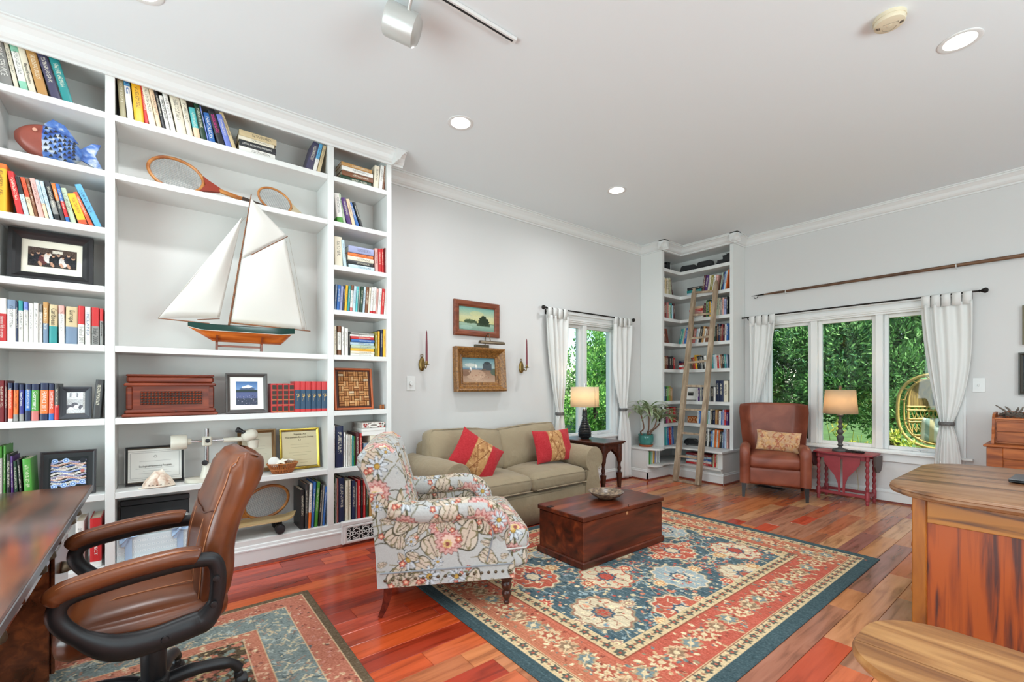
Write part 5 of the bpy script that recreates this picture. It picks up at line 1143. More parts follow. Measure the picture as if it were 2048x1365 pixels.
# ------------------------------------------------------------------ floral armchair (local front = -y)
FT = Canvas(.62, .62, .0022, 'b9b9b6'); r_ = random.Random(33)
def wrapped(fn, x, y, *a, **k):
    for dx in (-.62, 0, .62):
        for dy in (-.62, 0, .62):
            if -.18 < x+dx < .8 and -.18 < y+dy < .8: fn(x+dx, y+dy, *a, **k)
def leafm(x, y, s, a):
    FT.blob(x, y, s*1.12, '4f4a38', 3, .12, a, 1.5).blob(x, y, s, 'cdbfae', 3, .12, a, 1.5).blob(x, y, s*.8, '7d7352', 5, .3, a, 1.6).blob(x, y, s*.66, 'cbb9a6', 5, .3, a, 1.7); FT.line([(x-s*.8*math.cos(a), y-s*.8*math.sin(a)), (x+s*.9*math.cos(a), y+s*.9*math.sin(a))], .002, '5a4a40')
def peony(x, y, s, a):
    FT.blob(x, y, s*1.08, '8f5652', 14, .08, a).blob(x, y, s, 'cfa49c', 14, .1, a).blob(x, y, s*.72, 'b8706a', 11, .12, a).blob(x, y, s*.58, 'e6c6b6', 11, .12, a).blob(x+s*.1, y-s*.2, s*.36, 'd8b978', 9, .12, a).blob(x+s*.1, y-s*.22, s*.18, '8d4a44', 7, .2)
    for k in range(9): th = a+k*.7; FT.line([(x+s*.5*math.cos(th), y+s*.5*math.sin(th)), (x+s*.9*math.cos(th), y+s*.9*math.sin(th))], .0016, 'b45a58')
def daisy(x, y, s, a):
    for k in range(9):
        th = a+k*2*PI/9; FT.blob(x+s*.62*math.cos(th), y+s*.62*math.sin(th), s*.43, '4a5560', 0, 0, th, 2.6).blob(x+s*.62*math.cos(th), y+s*.62*math.sin(th), s*.37, 'c9ced2', 0, 0, th, 2.8)
    FT.blob(x, y, s*.3, '8d7034').blob(x, y, s*.2, 'c09a4a')
def berry(x, y, s, a):
    FT.blob(x, y, s, '9a4238', 5, .2, a).blob(x, y, s*.65, 'd88a72', 5, .2, a).blob(x, y, s*.3, 'e8d0b0')
for k in range(26):
    x, y = r_.uniform(0, .62), r_.uniform(0, .62); a = r_.uniform(0, 6); pts = [(0, 0)]
    for q in range(8): a += r_.uniform(-.5, .7); pts.append((pts[-1][0]+.035*math.cos(a), pts[-1][1]+.035*math.sin(a)))
    wrapped(lambda X, Y: FT.line([(X+p, Y+q_) for p, q_ in pts], .003, ['6b6a4a', '8a7f62', '5c5a4c'][k % 3]), x, y)
for fn, n_, s0, s1 in ((leafm, 22, .045, .08), (peony, 6, .055, .075), (daisy, 4, .045, .058), (leafm, 26, .018, .036), (berry, 30, .010, .018), (daisy, 3, .022, .03)):
    for k in range(n_): wrapped(fn, r_.uniform(0, .62), r_.uniform(0, .62), r_.uniform(s0, s1), r_.uniform(0, 6))
FT.grain(.018, 4); FTL = FT.lincol()
def floral(name, mb, parent, target=.0042, off=(0, 0), smooth=60):
    """weld, subdivide to the pattern's scale and colour by box projection"""
    me = mkmesh(name, mb, M_FABRIC); bm = bmesh.new(); bm.from_mesh(me); bmesh.ops.remove_doubles(bm, verts=bm.verts, dist=1e-5); bmesh.ops.triangulate(bm, faces=[f for f in bm.faces if len(f.verts) > 4])
    for it in range(7):
        lg = [e for e in bm.edges if e.calc_length() > target*1.5]
        if not lg or len(bm.verts) > 60000: break
        bmesh.ops.subdivide_edges(bm, edges=lg, cuts=1, use_grid_fill=True)
    bm.normal_update(); bm.to_mesh(me); bm.free(); n = len(me.vertices); co = np.empty(n*3, np.float32); me.vertices.foreach_get('co', co); co = co.reshape(-1, 3); nr = np.empty(n*3, np.float32); me.vertices.foreach_get('normal', nr); nr = np.abs(nr.reshape(-1, 3))
    ax = nr.argmax(1); u = np.where(ax == 0, co[:, 1], co[:, 0])+off[0]; v = np.where(ax == 2, co[:, 1], co[:, 2])+off[1]; u = u*.92; v = v*.92
    fu = (u % .62)/.62*(FT.nx-1.001); fv = (v % .62)/.62*(FT.ny-1.001); i = fu.astype(int); j = fv.astype(int); a_ = (fu-i)[:, None]; b_ = (fv-j)[:, None]; setcol(me, (FTL[j, i]*(1-a_)+FTL[j, i+1]*a_)*(1-b_)+(FTL[j+1, i]*(1-a_)+FTL[j+1, i+1]*a_)*b_)
    me.polygons.foreach_set('use_smooth', [True]*len(me.polygons)); me.set_sharp_from_angle(angle=R(smooth)); return link(name, me, parent)
TA = math.pi-math.asin(.451); t = thing('floral_armchair', 'floral upholstered rolled-arm armchair with nailhead trim', 'armchair', (-2.533, 1.45, 0), TA)
hw = .385
floral('seat_frame', MB().box(-hw+.01, hw-.01, -.37, .36, .18, .33, .02), t)
# side panels: flat outside of each arm
for s_ in (-1, 1):
    poly = [(.385, .18), (.395, .36), (.41, .55), (.425, .70), (.36, .70), (.30, .58), (.15, .555), (-.08, .56), (-.20, .565), (-.265, .53), (-.30, .45), (-.33, .34), (-.375, .28), (-.375, .18)]
    floral('side_panel', MB().prism(poly, s_*(hw-.055), s_*hw, 'x'), t, off=(.1 if s_ > 0 else .33, .05))
    pth = bez([(s_*(hw-.04), .33, .60), (s_*(hw-.035), .18, .575), (s_*(hw-.03), .02, .575), (s_*(hw-.03), -.13, .585), (s_*(hw-.03), -.23, .56), (s_*(hw-.035), -.285, .49), (s_*(hw-.04), -.30, .38)], 7)
    rr = [.062, .062, .062]+[.064]*(len(pth)-12)+[.066, .066, .065, .062, .058, .054, .048, .042, .035]; rr = (rr+[.035]*50)[:len(pth)]
    floral('arm', MB().tube(pth, rr, 16), t, off=(.2, .3))
    part('arm_piping', MB().tube(bez([(s_*(hw+.004), .30, .55), (s_*(hw+.004), .1, .53), (s_*(hw+.004), -.08, .54), (s_*(hw+.004), -.2, .53), (s_*(hw+.004), -.245, .45), (s_*(hw+.004), -.225, .34), (s_*(hw+.004), -.21, .285)], 6), .004, 6), mat_for('8e9296', .9), t, 60)
# back: swept profile with a rolled top
prof = [(.17, .42), (.185, .52), (.215, .64), (.25, .76), (.275, .86), (.30, .925), (.345, .962), (.41, .962), (.465, .935), (.50, .89), (.505, .845), (.48, .805), (.45, .72), (.42, .60), (.40, .45), (.39, .30), (.385, .20), (.30, .25), (.22, .35)]
P_ = []; bw = hw-.015
for i in range(23):
    u = -1+2*i/22; s_ = (1-abs(u)**7)**.25 if abs(u) < 1 else .0; row = []
    for (y, z) in prof:
        cy, cz = .33, .62; k_ = .82+.18*s_; tuft = .012*math.cos(u*PI*4.5)*(1 if y < .33 and z > .5 else 0); row.append((u*bw, cy+(y-cy)*k_-.0-tuft, cz+(z-cz)*(.95+.05*s_)))
    P_.append(row+[row[0]])
mb = MB().grid(P_); m_ = len(P_[0]); mb.f += [tuple(range(m_-1))[::-1], tuple(22*m_+k for k in range(m_-1))]; mb.m += [0, 0]
floral('backrest', mb, t, off=(.05, .11))
floral('seat_cushion', MB().cushion(2*hw-.15, .62, .16, .06, .03, 14, (0, -.13, .41)), t, off=(.4, .2)); floral('seat_front', MB().cushion(2*hw-.01, .17, .15, .055, .01, 14, (0, -.385, .395)), t, off=(.13, .5)); part('seat_piping', MB().tube([(-hw+.0, -.32, .345), (-hw+.01, -.44, .345), (-hw+.05, -.468, .345), (hw-.05, -.468, .345), (hw-.01, -.44, .345), (hw, -.32, .345)], .005, 6), mat_for('c9c8c2', .9), t, 60)
floral('front_border', MB().cushion(2*hw-.01, .12, .13, .045, .0, 12, (0, -.40, .285)), t, off=(.31, .42))
part('rail_piping', MB().tube([(-hw-.002, .37, .262), (-hw-.002, -.36, .262), (-hw+.02, -.377, .262), (hw-.02, -.377, .262), (hw+.002, -.36, .262), (hw+.002, .37, .262)], .0045, 6), mat_for('8e9296', .9), t, 60)
NAIL = mkmesh('nail', MB().lathe([(.0095, 0), (.008, .004), (.004, .006), (0, .0065)], 10), M_BRONZE, 60)
for k in range(18): y = .345-.0405*k; link('nail', NAIL, t, (-hw-.0005, y, .222), (0, -PI/2, 0)); link('nail', NAIL, t, (hw+.0005, y, .222), (0, PI/2, 0))
for k in range(16): link('nail', NAIL, t, (-.33+.044*k, -.3705, .222), (PI/2, 0, 0))
for s_ in (-1, 1):
    part('front_leg', MB().lathe([(.014, .0), (.016, .012), (.012, .02), (.017, .03), (.024, .045), (.028, .06), (.024, .075), (.019, .08), (.027, .092), (.032, .11), (.029, .125), (.024, .132), (.034, .145), (.04, .165), (.042, .19)], 20, (s_*.33, -.335, .009)), M_MAHOG, t, 50)
    part('rear_leg', MB().tube([(s_*.33, .33, .19), (s_*.33, .335, .12), (s_*.33, .35, .06), (s_*.33, .375, .003)], [.034, .03, .024, .017], 4, up=(1, 1, 0)), wood('reddish_leg_wood', '4a1710', '702a1c', rough=.25) if s_ < 0 else bpy.data.materials['reddish_leg_wood'], t, 30)
# ------------------------------------------------------------------ trunk and bowl
t = thing('blanket_chest', 'low reddish-brown wooden trunk used as coffee table on the rug', 'trunk', (-2.365, 2.772, .009)); a, b = .23, .466
part('body', MB().box(-a, a, -b, b, .03, .325, .006), M_TRUNK, t); part('base_moulding', MB().box(-a-.014, a+.014, -b-.014, b+.014, 0, .05, .008), M_TRUNK, t)
lid = part('lid', MB().box(-a-.01, a+.01, -b-.01, b+.01, .328, .362, .005), M_TRUNK, t)
part('iron_hinge', MB().box(-.14, -.1, -b-.0115, -b+.04, .361, .3645, .001), M_IRON, lid)
part('hasp_hook', MB().tube([(a+.002, .02, .368), (a+.006, .02, .372), (a+.009, .016, .366), (a+.0112, .02, .358)], .0025, 6), M_IRON, lid)
part('lock_notch', MB().box(a-.002, a+.0015, .0, .02, .3, .322), mat_for('b9855c'), t)
t = thing('stone_bowl', 'shallow mottled stone bowl on the trunk lid', 'bowl', (-2.385, 2.84, .372))
part('bowl', MB().lathe([(0, 0), (.055, 0), (.07, .006), (.115, .03), (.137, .052), (.14, .058), (.134, .058), (.11, .036), (.06, .014), (0, .01)], 40), wood('speckled_stone', '3c3028', 'a58d72', '6e5b4a', grain=(1, 1, 1), scale=38, rough=.3), t, 50)
# ------------------------------------------------------------------ end table and lamp
t = thing('end_table', 'dark mahogany end table with turned legs beside the sofa', 'end table', (-3.515, 3.905, 0), R(3)); a, b = .352, .195
part('top', MB().box(-a, a, -b, b, .645, .665, .006).box(-a+.015, a-.015, -b+.015, b-.015, .632, .646, .004), M_MAHOG, t)
def arch(w_, z0, z1, n=24):
    pts = [(-w_, z1), (-w_, z0)]
    for i in range(n+1):
        u = -1+2*i/n; z = z0+(z1-.055-z0)*(1-abs(u)**2.2)**.75+ .012*math.cos(u*PI*3)*(1-abs(u)); pts.append((u*(w_-.03), z))
    return pts+[(w_, z0), (w_, z1)]
for s_ in (-1, 1):
    part('apron', MB().prism(arch(b-.045, .44, .632), s_*(a-.055)-.009, s_*(a-.055)+.009, 'x'), M_MAHOG, t); part('apron', MB().prism(arch(a-.06, .47, .632), s_*(b-.05)-.009, s_*(b-.05)+.009, 'y'), M_MAHOG, t)
    for q_ in (-1, 1): part('leg', MB().lathe([(.012, 0), (.02, .015), (.022, .03), (.014, .05), (.018, .062), (.013, .07), (.017, .09), (.03, .27), (.034, .3), (.036, .31), (.02, .318), (.016, .33), (.023, .36), (.015, .39), (.017, .42), (.027, .44), (.03, .46), (.03, .632)], 16, (s_*(a-.055), q_*(b-.05), 0)), M_MAHOG, t, 50)
t = thing('table_lamp', 'table lamp with dark ribbed bottle base on the end table', 'lamp', (-3.58, 3.885, .6665))
pr_ = [(.0, 0), (.05, 0), (.052, .012)]
for i in range(17):
    z = .02+i*.0185; r0 = (.058*math.exp(-((z-.05)/.13)**2)+.022+.006*(z > .25)); pr_ += [(r0*.93, z), (r0*1.04, z+.007), (r0*.9, z+.016)]
part('base', MB().lathe(pr_+[(.018, .34), (.012, .345)], 28), mat('dark_ribbed_ceramic', '2b2c2f', .3, metal=.3), t, 60); part('socket', MB().tube([(0, 0, .34), (0, 0, .42)], .01, 10), M_CHROME, t, 60)
sh = lambda nm, r0, r1, z0, z1, m, n=48, sq=0: part(nm, MB().grid([[(r*math.cos(a_), r*math.sin(a_), z) for r, z in ((r0, z0), ((r0+r1)/2, (z0+z1)/2), (r1, z1))] for a_ in np.linspace(0, 2*PI, n+1)]), m, t, 60)
M_SH1 = shade_mat('cream_lamp_shade', 'ecdcc0', .5); o = sh('lamp_shade', .165, .16, .37, .60, M_SH1); o.modifiers.new('s', 'SOLIDIFY').thickness = .002
part('spider', MB().tube([(-.155, 0, .595), (.155, 0, .595)], .002, 6).tube([(0, -.155, .595), (0, .155, .595)], .002, 6).tube([(0, 0, .42), (0, 0, .64)], .003, 6).lathe([(.008, .61), (.01, .625), (.005, .64), (0, .642)], 10), M_CHROME, t, 60)
l = light('lamp_glow', 'POINT', (0, 0, .48), 2.6, (1, .82, .6), shadow_soft_size=.03); l.parent = t
# ------------------------------------------------------------------ leather wing chair (front = -y)
t = thing('wing_chair', 'brown leather wing chair in front of the window', 'armchair', (-2.27, 5.71, 0), R(23.4)); hw = .35
part('seat_box', MB().cushion(2*hw-.02, .66, .20, .03, .004, 12, (0, .03, .255)), M_LEATHER2, t, 180)
part('seat_cushion', MB().cushion(2*hw-.16, .60, .15, .05, .03, 14, (0, -.02, .415)), M_LEATHER2, t, 180)
P_ = []
for i in range(33):
    u = -1+2*i/32; row = []
    wing = max(0, (abs(u)-.62)/.38)
    for z, wdt, y, th in ((.18, .31, .33, .10), (.45, .315, .33, .10), (.62, .335, .345, .10), (.80, .355, .37, .09), (.95, .37, .395, .07), (1.03, .368, .405, .055), (1.06, .36, .41, .03)):
        row.append((u*wdt, y-.15*wing**1.6*(1 if z > .5 else .9), z-.02*(abs(u)**4)*(z > 1)))
    back = [(x*(1.0), y+th+.02, z) for (x, y, z), th in zip(row, (.10, .10, .10, .09, .07, .055, .03))]
    P_.append(row+[(row[-1][0], row[-1][1]+.02, row[-1][2]+.008)]+back[::-1])
mb = MB().grid(P_); m_ = len(P_[0]); mb.f += [tuple(range(m_)), tuple(32*m_+k for k in range(m_))[::-1]]; mb.m += [0, 0]; part('backrest', mb, M_LEATHER2, t, 75)
for s_ in (-1, 1):
    pth = [(s_*(hw-.055), y, z) for y, z in ((.30, .52), (.2, .53), (.0, .545), (-.18, .56), (-.27, .555), (-.305, .52), (-.31, .45), (-.305, .32), (-.30, .17))]
    part('arm', MB().tube(bez(pth, 5), .055, 14, flat=1.0), M_LEATHER2, t, 70); part('arm_panel', MB().box(s_*(hw-.10), s_*(hw-.008), -.29, .34, .16, .53, .02), M_LEATHER2, t, 60)
    for y in (-.27, .30): part('leg', MB().tube([(s_*(hw-.045), y, .165), (s_*(hw-.04), y+(.05 if y > 0 else -.015), .0)], [.034, .02], 4, up=(1, 1, 0)), mat_for('1d1a1a', .35), t, 30)
pillow('faded gold and pink patterned lumbar pillow on the wing chair', (-2.22, 5.69, .51), (R(-22), R(4), R(23.4)), .46, .25, .11, (0, 1), ('c19a78', 'a8644c'), 'c19a78')
# ------------------------------------------------------------------ red gate-leg table with lamp
t = thing('red_gateleg_table', 'small red painted gate-leg table with dropped leaves below window', 'table', (-1.655, 6.055, 0), 0)
tp = [(-.27+.0, -.15), (-.2, -.185), (0, -.20), (.2, -.185), (.275, -.15), (.285, 0), (.275, .15), (-.27, .15), (-.28, 0)]
part('top', MB().prism(tp, .525, .542, 'z'), M_REDPAINT, t)
for s_ in (-1, 1):
    lf = [(s_*.275+ .0, .0)]; part('drop_leaf', MB().prism([(-.14, .52), (.14, .52), (.13, .42), (.08, .36), (0, .345), (-.08, .36), (-.13, .42)], s_*.288-.008, s_*.288+.008, 'x'), mat_for('4a3a34' if s_ > 0 else '5a3032', .5), t)
lp = [(.012, 0), (.016, .01), (.018, .03), (.013, .045), (.022, .05), (.022, .13), (.014, .14)]
for k in range(5): z = .15+k*.065; lp += [(.013, z), (.019, z+.02), (.018, z+.035), (.012, z+.055)]
lp += [(.014, .47), (.022, .475), (.022, .525)]
for x in (-.225, .225):
    for y in (-.125, .125): part('leg', MB().lathe(lp, 12, (x, y, 0)), M_REDPAINT, t, 50)
for y in (-.125, .125): part('stretcher', MB().box(-.225, .225, y-.011, y+.011, .075, .105, .003), M_REDPAINT, t); part('apron', MB().box(-.225, .225, y-.009, y+.009, .47, .525), M_REDPAINT, t)
for x in (-.225, .225): part('stretcher', MB().box(x-.011, x+.011, -.125, .125, .075, .105, .003), M_REDPAINT, t)
for s_ in (-1, 1):
    wing = [(s_*.012, .1), (s_*.012, .50), (s_*.17, .50), (s_*.165, .43), (s_*.12, .36), (s_*.06, .28), (s_*.034, .2), (s_*.03, .1)]; part('gate_bracket', MB().prism(wing, -.15 if s_ < 0 else -.15, -.136, 'y'), M_REDPAINT, t)
t = thing('table_lamp', 'table lamp with turned grey base and tapered linen shade', 'lamp', (-1.70, 6.03, .5435))
part('base', MB().lathe([(0, 0), (.075, 0), (.078, .01), (.07, .025), (.045, .032), (.022, .04), (.018, .055), (.03, .07), (.02, .085), (.022, .1), (.036, .15), (.033, .17), (.018, .185), (.026, .2), (.034, .22), (.024, .24), (.016, .25), (.026, .268), (.028, .28), (.018, .295), (.014, .31), (.024, .325), (.022, .34), (.012, .355), (.014, .39), (.034, .40), (.034, .41), (.01, .415)], 26), mat('weathered_grey', '4a4643', .6, var=.25, vscale=20), t, 50)
M_SH2 = shade_mat('linen_lamp_shade', 'd8c4a6', .5); o = sh('lamp_shade', .163, .142, .425, .69, M_SH2); o.modifiers.new('s', 'SOLIDIFY').thickness = .002
part('finial', MB().tube([(0, 0, .41), (0, 0, .70)], .004, 6).lathe([(.012, .695), (.016, .70), (.02, .72), (.016, .735), (.0, .745)], 14).tube([(-.14, 0, .685), (.14, 0, .685)], .002, 6), M_BRONZE, t, 50)
l = light('lamp_glow', 'POINT', (0, 0, .56), 3.6, (1, .76, .5), shadow_soft_size=.03); l.parent = t
t = thing('metal_ornament', 'dark twisted metal ornament lying on the red table', 'ornament', (-1.56, 6.0, .5435), .3)
part('leaf', MB().tube(bez([(-.08, 0, .008), (-.03, .015, .014), (.02, -.01, .012), (.09, .012, .008)], 5), [.004]+[.014]*14+[.004], 8, flat=.5), M_IRON, t, 60); part('stem', MB().tube(bez([(-.02, -.03, .006), (.04, .005, .02), (.07, .04, .006)], 5), .006, 6), M_IRON, t, 60)
# ------------------------------------------------------------------ office chair (front = -y)
t = thing('office_chair', 'brown leather office chair with black armrests at the desk', 'office chair', (-2.2, -.012, 0), R(2)); M_STITCH = mat_for('a86a42', .6)
for k in range(5):
    a = R(18)+k*2*PI/5; c, s_ = math.cos(a), math.sin(a)
    lg = part('star_leg', MB().tube(bez([(.02*c, .02*s_, .135), (.12*c, .12*s_, .145), (.24*c, .24*s_, .125), (.285*c, .285*s_, .085)], 5), [.026]*6+[.023]*5+[.019]*5, 10), M_BLACK, t, 60)
    part('caster', MB().lathe([(.008, -.022), (.024, -.02), (.027, -.01), (.027, .01), (.024, .02), (.008, .022)], 18, M=T(.29*c, .29*s_, .036) @ RZ(a+PI/2) @ RX(PI/2) @ RY(0)).box(.28*c-.016, .28*c+.016, .28*s_-.016, .28*s_+.016, .045, .08, .008), M_BLACK, lg, 40)
part('hub', MB().lathe([(.045, .09), (.052, .1), (.052, .16), (.042, .17)], 24), M_BLACK, t, 50); part('gas_column', MB().lathe([(.037, .16), (.039, .165), (.042, .34), (.036, .35), (.016, .352), (.016, .40)], 20), M_BLACK, t, 50)
part('mechanism', MB().box(-.10, .10, -.11, .13, .375, .42, .01), M_BLACK, t)
seat = part('seat', MB().cushion(.50, .46, .12, .055, .03, 16, (0, -.02, .465), crown=lambda q: q+Vector((0, 0, -.015*max(0, (-q.y-.14)/.1)**2))), M_LEATHER, t, 180)
for x in (-.13, .13): part('seam', MB().tube([(x, -.24, .505), (x, -.1, .547), (x, .1, .549), (x, .2, .53)], .0022, 5), M_STITCH, seat)
P_ = []; cl = [(.125, .44), (.13, .50), (.135, .58), (.145, .68), (.175, .80), (.21, .90), (.235, .975), (.26, 1.01)]
_ks = np.arange(8); _wd = (.225, .245, .25, .245, .235, .22, .205, .185); _th = (.07, .10, .11, .105, .11, .13, .12, .07); _cs = bez([(y, z, 0) for y, z in cl], 4); _ct = bez([(a, b, 0) for a, b in zip(_wd, _th)], 4); NK = len(_cs)
def backpt(u, k, front=True):
    """k in 0..7 along the height"""
    q = min(NK-1, int(round(k*(NK-1)/7))); y, z = _cs[q].x, _cs[q].y; wd, th = _ct[q].x, _ct[q].y; e = abs(u)**8*th*.3
    bow = -.03*abs(u)**2.5*(1 if k < 6 else .4); f_ = y+bow-.018*(1-abs(u)**3)+e if front else y+th-.02*abs(u)**4-e; return (u*wd, f_, z)
for i in range(25):
    u = -1+2*i/24; P_.append([backpt(u, k*7/(NK-1)) for k in range(NK)]+[(u*.17, .29, 1.02), (u*.18, .325, 1.0)]+[backpt(u, k*7/(NK-1), False) for k in range(NK-1, -1, -1)])
mb = MB().grid(P_); m_ = len(P_[0]); mb.f += [tuple(range(m_)), tuple(24*m_+k for k in range(m_))[::-1]]; mb.m += [0, 0]
bk = part('backrest', mb, M_LEATHER, t, 70)
for s_ in (-1, 1):
    sp_ = [Vector(backpt(s_*.93, k))+Vector((s_*.001, -.001, 0)) for k in np.linspace(.6, 6.8, 22)]; part('seam', MB().tube(sp_, .002, 5), M_STITCH, bk)
    part('seam', MB().tube([Vector(backpt(s_*.5, k))+Vector((0, -.0005, 0)) for k in np.linspace(.6, 3.7, 12)], .0018, 5), M_STITCH, bk)
part('headrest_seam', MB().tube(bez([Vector(backpt(-.95, 4))+Vector((0, -.004, .02)), Vector(backpt(-.45, 4))+Vector((0, -.006, -.01)), Vector(backpt(0, 4))+Vector((0, -.006, -.012)), Vector(backpt(.45, 4))+Vector((0, -.006, -.01)), Vector(backpt(.95, 4))+Vector((0, -.004, .02))], 6), .003, 5), mat_for('4a2414', .5), bk)
for s_ in (-1, 1):
    x = s_*.30
    pth = [(x*.93, .16, .445), (x*.96, .0, .435), (x*.98, -.12, .45), (x, -.22, .51), (x, -.28, .57), (x, -.285, .615), (x, -.24, .645), (x, -.1, .662), (x, .06, .672), (x, .19, .672), (x*.99, .235, .655), (x*.98, .25, .6), (x*.96, .24, .51), (x*.94, .20, .455)]; pth = [(a_, b_*.76-.018, c_) for a_, b_, c_ in pth]
    ar = part('armrest_frame', MB().tube(bez(pth+[pth[0]], 6)[:-1], [.017+.012*max(0, 1-abs(q_.z-.44)/.07) for q_ in bez(pth+[pth[0]], 6)[:-1]], 10, closed=True, flat=1.5, up=(1, 0, 0)), M_BLACK, t, 60)
    for y, z in ((.24, .60), (.23, .51), (.05, .437)): part('bolt_cover', MB().lathe([(.012, 0), (.01, .005), (0, .006)], 14, M=T(x*.97+s_*.022, y*.76-.018, z) @ RY(s_*PI/2)), M_BLACK, ar, 50)
    pd = bez([(x, -.285, .632), (x, -.25, .662), (x, -.1, .686), (x, .06, .697), (x, .13, .695), (x, .15, .69)], 6); pd = [Vector((q_.x, q_.y*.84-.012, q_.z)) for q_ in pd]; rr = [.018]+[.026]*2+[.03]*(len(pd)-6)+[.029, .024, .014]
    pdo = part('armrest_pad', MB().tube(pd, rr, 14, flat=1.25, up=(0, 0, 1)), M_LEATHER, ar, 70)
    for e in (-.024, .024): part('seam', MB().tube([(p.x+e, p.y, p.z+.0235) for p in pd[3:-3]], .0016, 5), M_STITCH, ar)
# ------------------------------------------------------------------ dark desk at the left
t = thing('dark_desk', 'dark polished wooden desk with cup-pull drawers at lower left', 'desk', (-2.21, -.62, .0085)); a = .96
M_DTOP = wood('worn_polished_desk_top', '2c150b', '8a4a24', '5a2d16', grain=(1.1, 7, 7), scale=1.5, rough=.16, coat=.3)
part('top', MB().box(-a, a, -.40, .355, .735, .762, .006), M_DTOP, t); part('edge_band', MB().box(-a-.003, a+.003, .354, .3575, .736, .759), mat_for('5f5f62', .3), t)
part('frame', MB().box(-a+.05, a-.05, -.36, .285, .58, .735), M_DESK, t)
for x0, x1 in ((-a+.06, -a+.5), (-.2, .2), (a-.5, a-.06)):
    d = part('drawer', MB().box(x0, x1, .283, .30, .60, .725, .004), M_DESK, t)
    for xx in ((x0*.7+x1*.3), (x0*.3+x1*.7)): 
        dome = [[(xx+.042*math.cos(a_)*math.sin(e_), .30+.03*math.cos(e_), .655+.036*math.sin(a_)*math.sin(e_)) for e_ in np.linspace(PI/2, .05, 7)] for a_ in np.linspace(0, PI, 15)]
        o = part('cup_pull', MB().grid(dome), M_BRONZE, d, 70); o.modifiers.new('s', 'SOLIDIFY').thickness = .003
for x0, x1 in ((-a+.17, -a+.55), (a-.55, a-.1)):
    part('pedestal', MB().box(x0, x1, -.34, .27, .06, .58, .004), M_DESK, t)
    for z0, z1 in ((.33, .57), (.08, .32)):
        d = part('drawer', MB().box(x0+.012, x1-.012, .27, .285, z0, z1, .004), M_DESK, t); xx = (x0+x1)/2
        dome = [[(xx+.042*math.cos(a_)*math.sin(e_), .285+.03*math.cos(e_), (z0+z1)/2+.036*math.sin(a_)*math.sin(e_)) for e_ in np.linspace(PI/2, .05, 7)] for a_ in np.linspace(0, PI, 15)]
        o = part('cup_pull', MB().grid(dome), M_BRONZE, d, 70); o.modifiers.new('s', 'SOLIDIFY').thickness = .003
    for x in (x0+.03, x1-.03):
        for y in (-.31, .24): part('foot', MB().box(x-.025, x+.025, y-.025, y+.025, 0, .06, .004), M_DESK, t)
# ------------------------------------------------------------------ oak desk at the right
t = thing('oak_desk', 'large oak desk with rounded top and side drawers at right', 'desk', (.3, 3.55, 0)); x0, y0, y1 = -.965, -.66, .66; x1 = 1.0
def rrect(x0, x1, y0, y1, r, n=8):
    o = []
    for cx, cy, a0 in ((x1-r, y0+r, -PI/2), (x1-r, y1-r, 0), (x0+r, y1-r, PI/2), (x0+r, y0+r, PI)):
        for k in range(n+1): a = a0+PI/2*k/n; o.append((cx+r*math.cos(a), cy+r*math.sin(a)))
    return o
o = MB()
for k, (e, z) in enumerate(((.012, .728), (.0, .735), (-.004, .745), (-.002, .757), (.006, .763))): pass
prf = [(.02, .72), (.004, .726), (0, .738), (.004, .748), (.002, .752), (.008, .760), (.016, .763)]; rings = [rrect(x0+e, x1-e, y0+e, y1-e, .30-e) for e, z in prf]
mb = MB(); n_ = len(rings[0]); mb.add([(p[0], p[1], z) for rg_, (e, z) in zip(rings, prf) for p in rg_], [(i*n_+k, i*n_+(k+1) % n_, (i+1)*n_+(k+1) % n_, (i+1)*n_+k) for i in range(len(prf)-1) for k in range(n_)]+[tuple(range(n_))[::-1], tuple((len(prf)-1)*n_+k for k in range(n_))])
part('top', mb, M_OAKTOP, t, 40); part('top_joint', MB().box(-.36, -.358, y0+.02, y1-.02, .7625, .7636), mat_for('2c170a'), t)
bx0, by0 = x0+.125, y0+.10
part('corner_post', MB().box(bx0, bx0+.055, by0, by0+.06, 0, .72, .004), M_OAK, t); part('corner_post', MB().box(bx0, bx0+.055, y1-.14, y1-.08, 0, .72, .004), M_OAK, t)
part('top_rail', MB().box(bx0+.055, x1-.1, by0+.008, by0+.03, .60, .72, .003), wood('oak_rail', '5e320e', 'b8782e', 'a2661f', grain=(1.1, 12, 12), scale=1.8, rough=.4, lo=.36, hi=.52), t); part('side_panel', MB().box(bx0+.055, x1-.1, by0+.018, by0+.03, .06, .60), M_OAKPANEL, t); part('bottom_rail', MB().box(bx0+.055, x1-.1, by0+.008, by0+.03, .02, .08, .003), M_OAK, t)
part('carcass', MB().box(bx0+.02, x1-.1, by0+.03, y1-.1, .04, .72), M_OAK, t)
for z0, z1 in ((.56, .70), (.34, .54), (.09, .32)):
    d = part('drawer', MB().box(bx0+.004, bx0+.022, by0+.07, y1-.15, z0, z1, .004), M_OAK, t)
    for y in (by0+.16, y1-.28): part('knob', MB().lathe([(.008, 0), (.007, .012), (.017, .02), (.019, .027), (.014, .033), (0, .035)], 16, M=T(bx0+.004, y, (z0+z1)/2) @ RY(-PI/2)), M_PINE, d, 50)
p = onz(2030, 960, .764); t = thing('laptop', 'dark grey closed laptop at the edge of the oak desk', 'laptop', (p[0]+.16, p[1]-.03, .7655), R(-3))
part('base', MB().box(-.17, .17, -.12, .12, .002, .012, .004), M_BLACK, t); part('lid', MB().box(-.17, .17, -.12, .12, .013, .02, .003), mat_for('4a4b4e', .35), t)
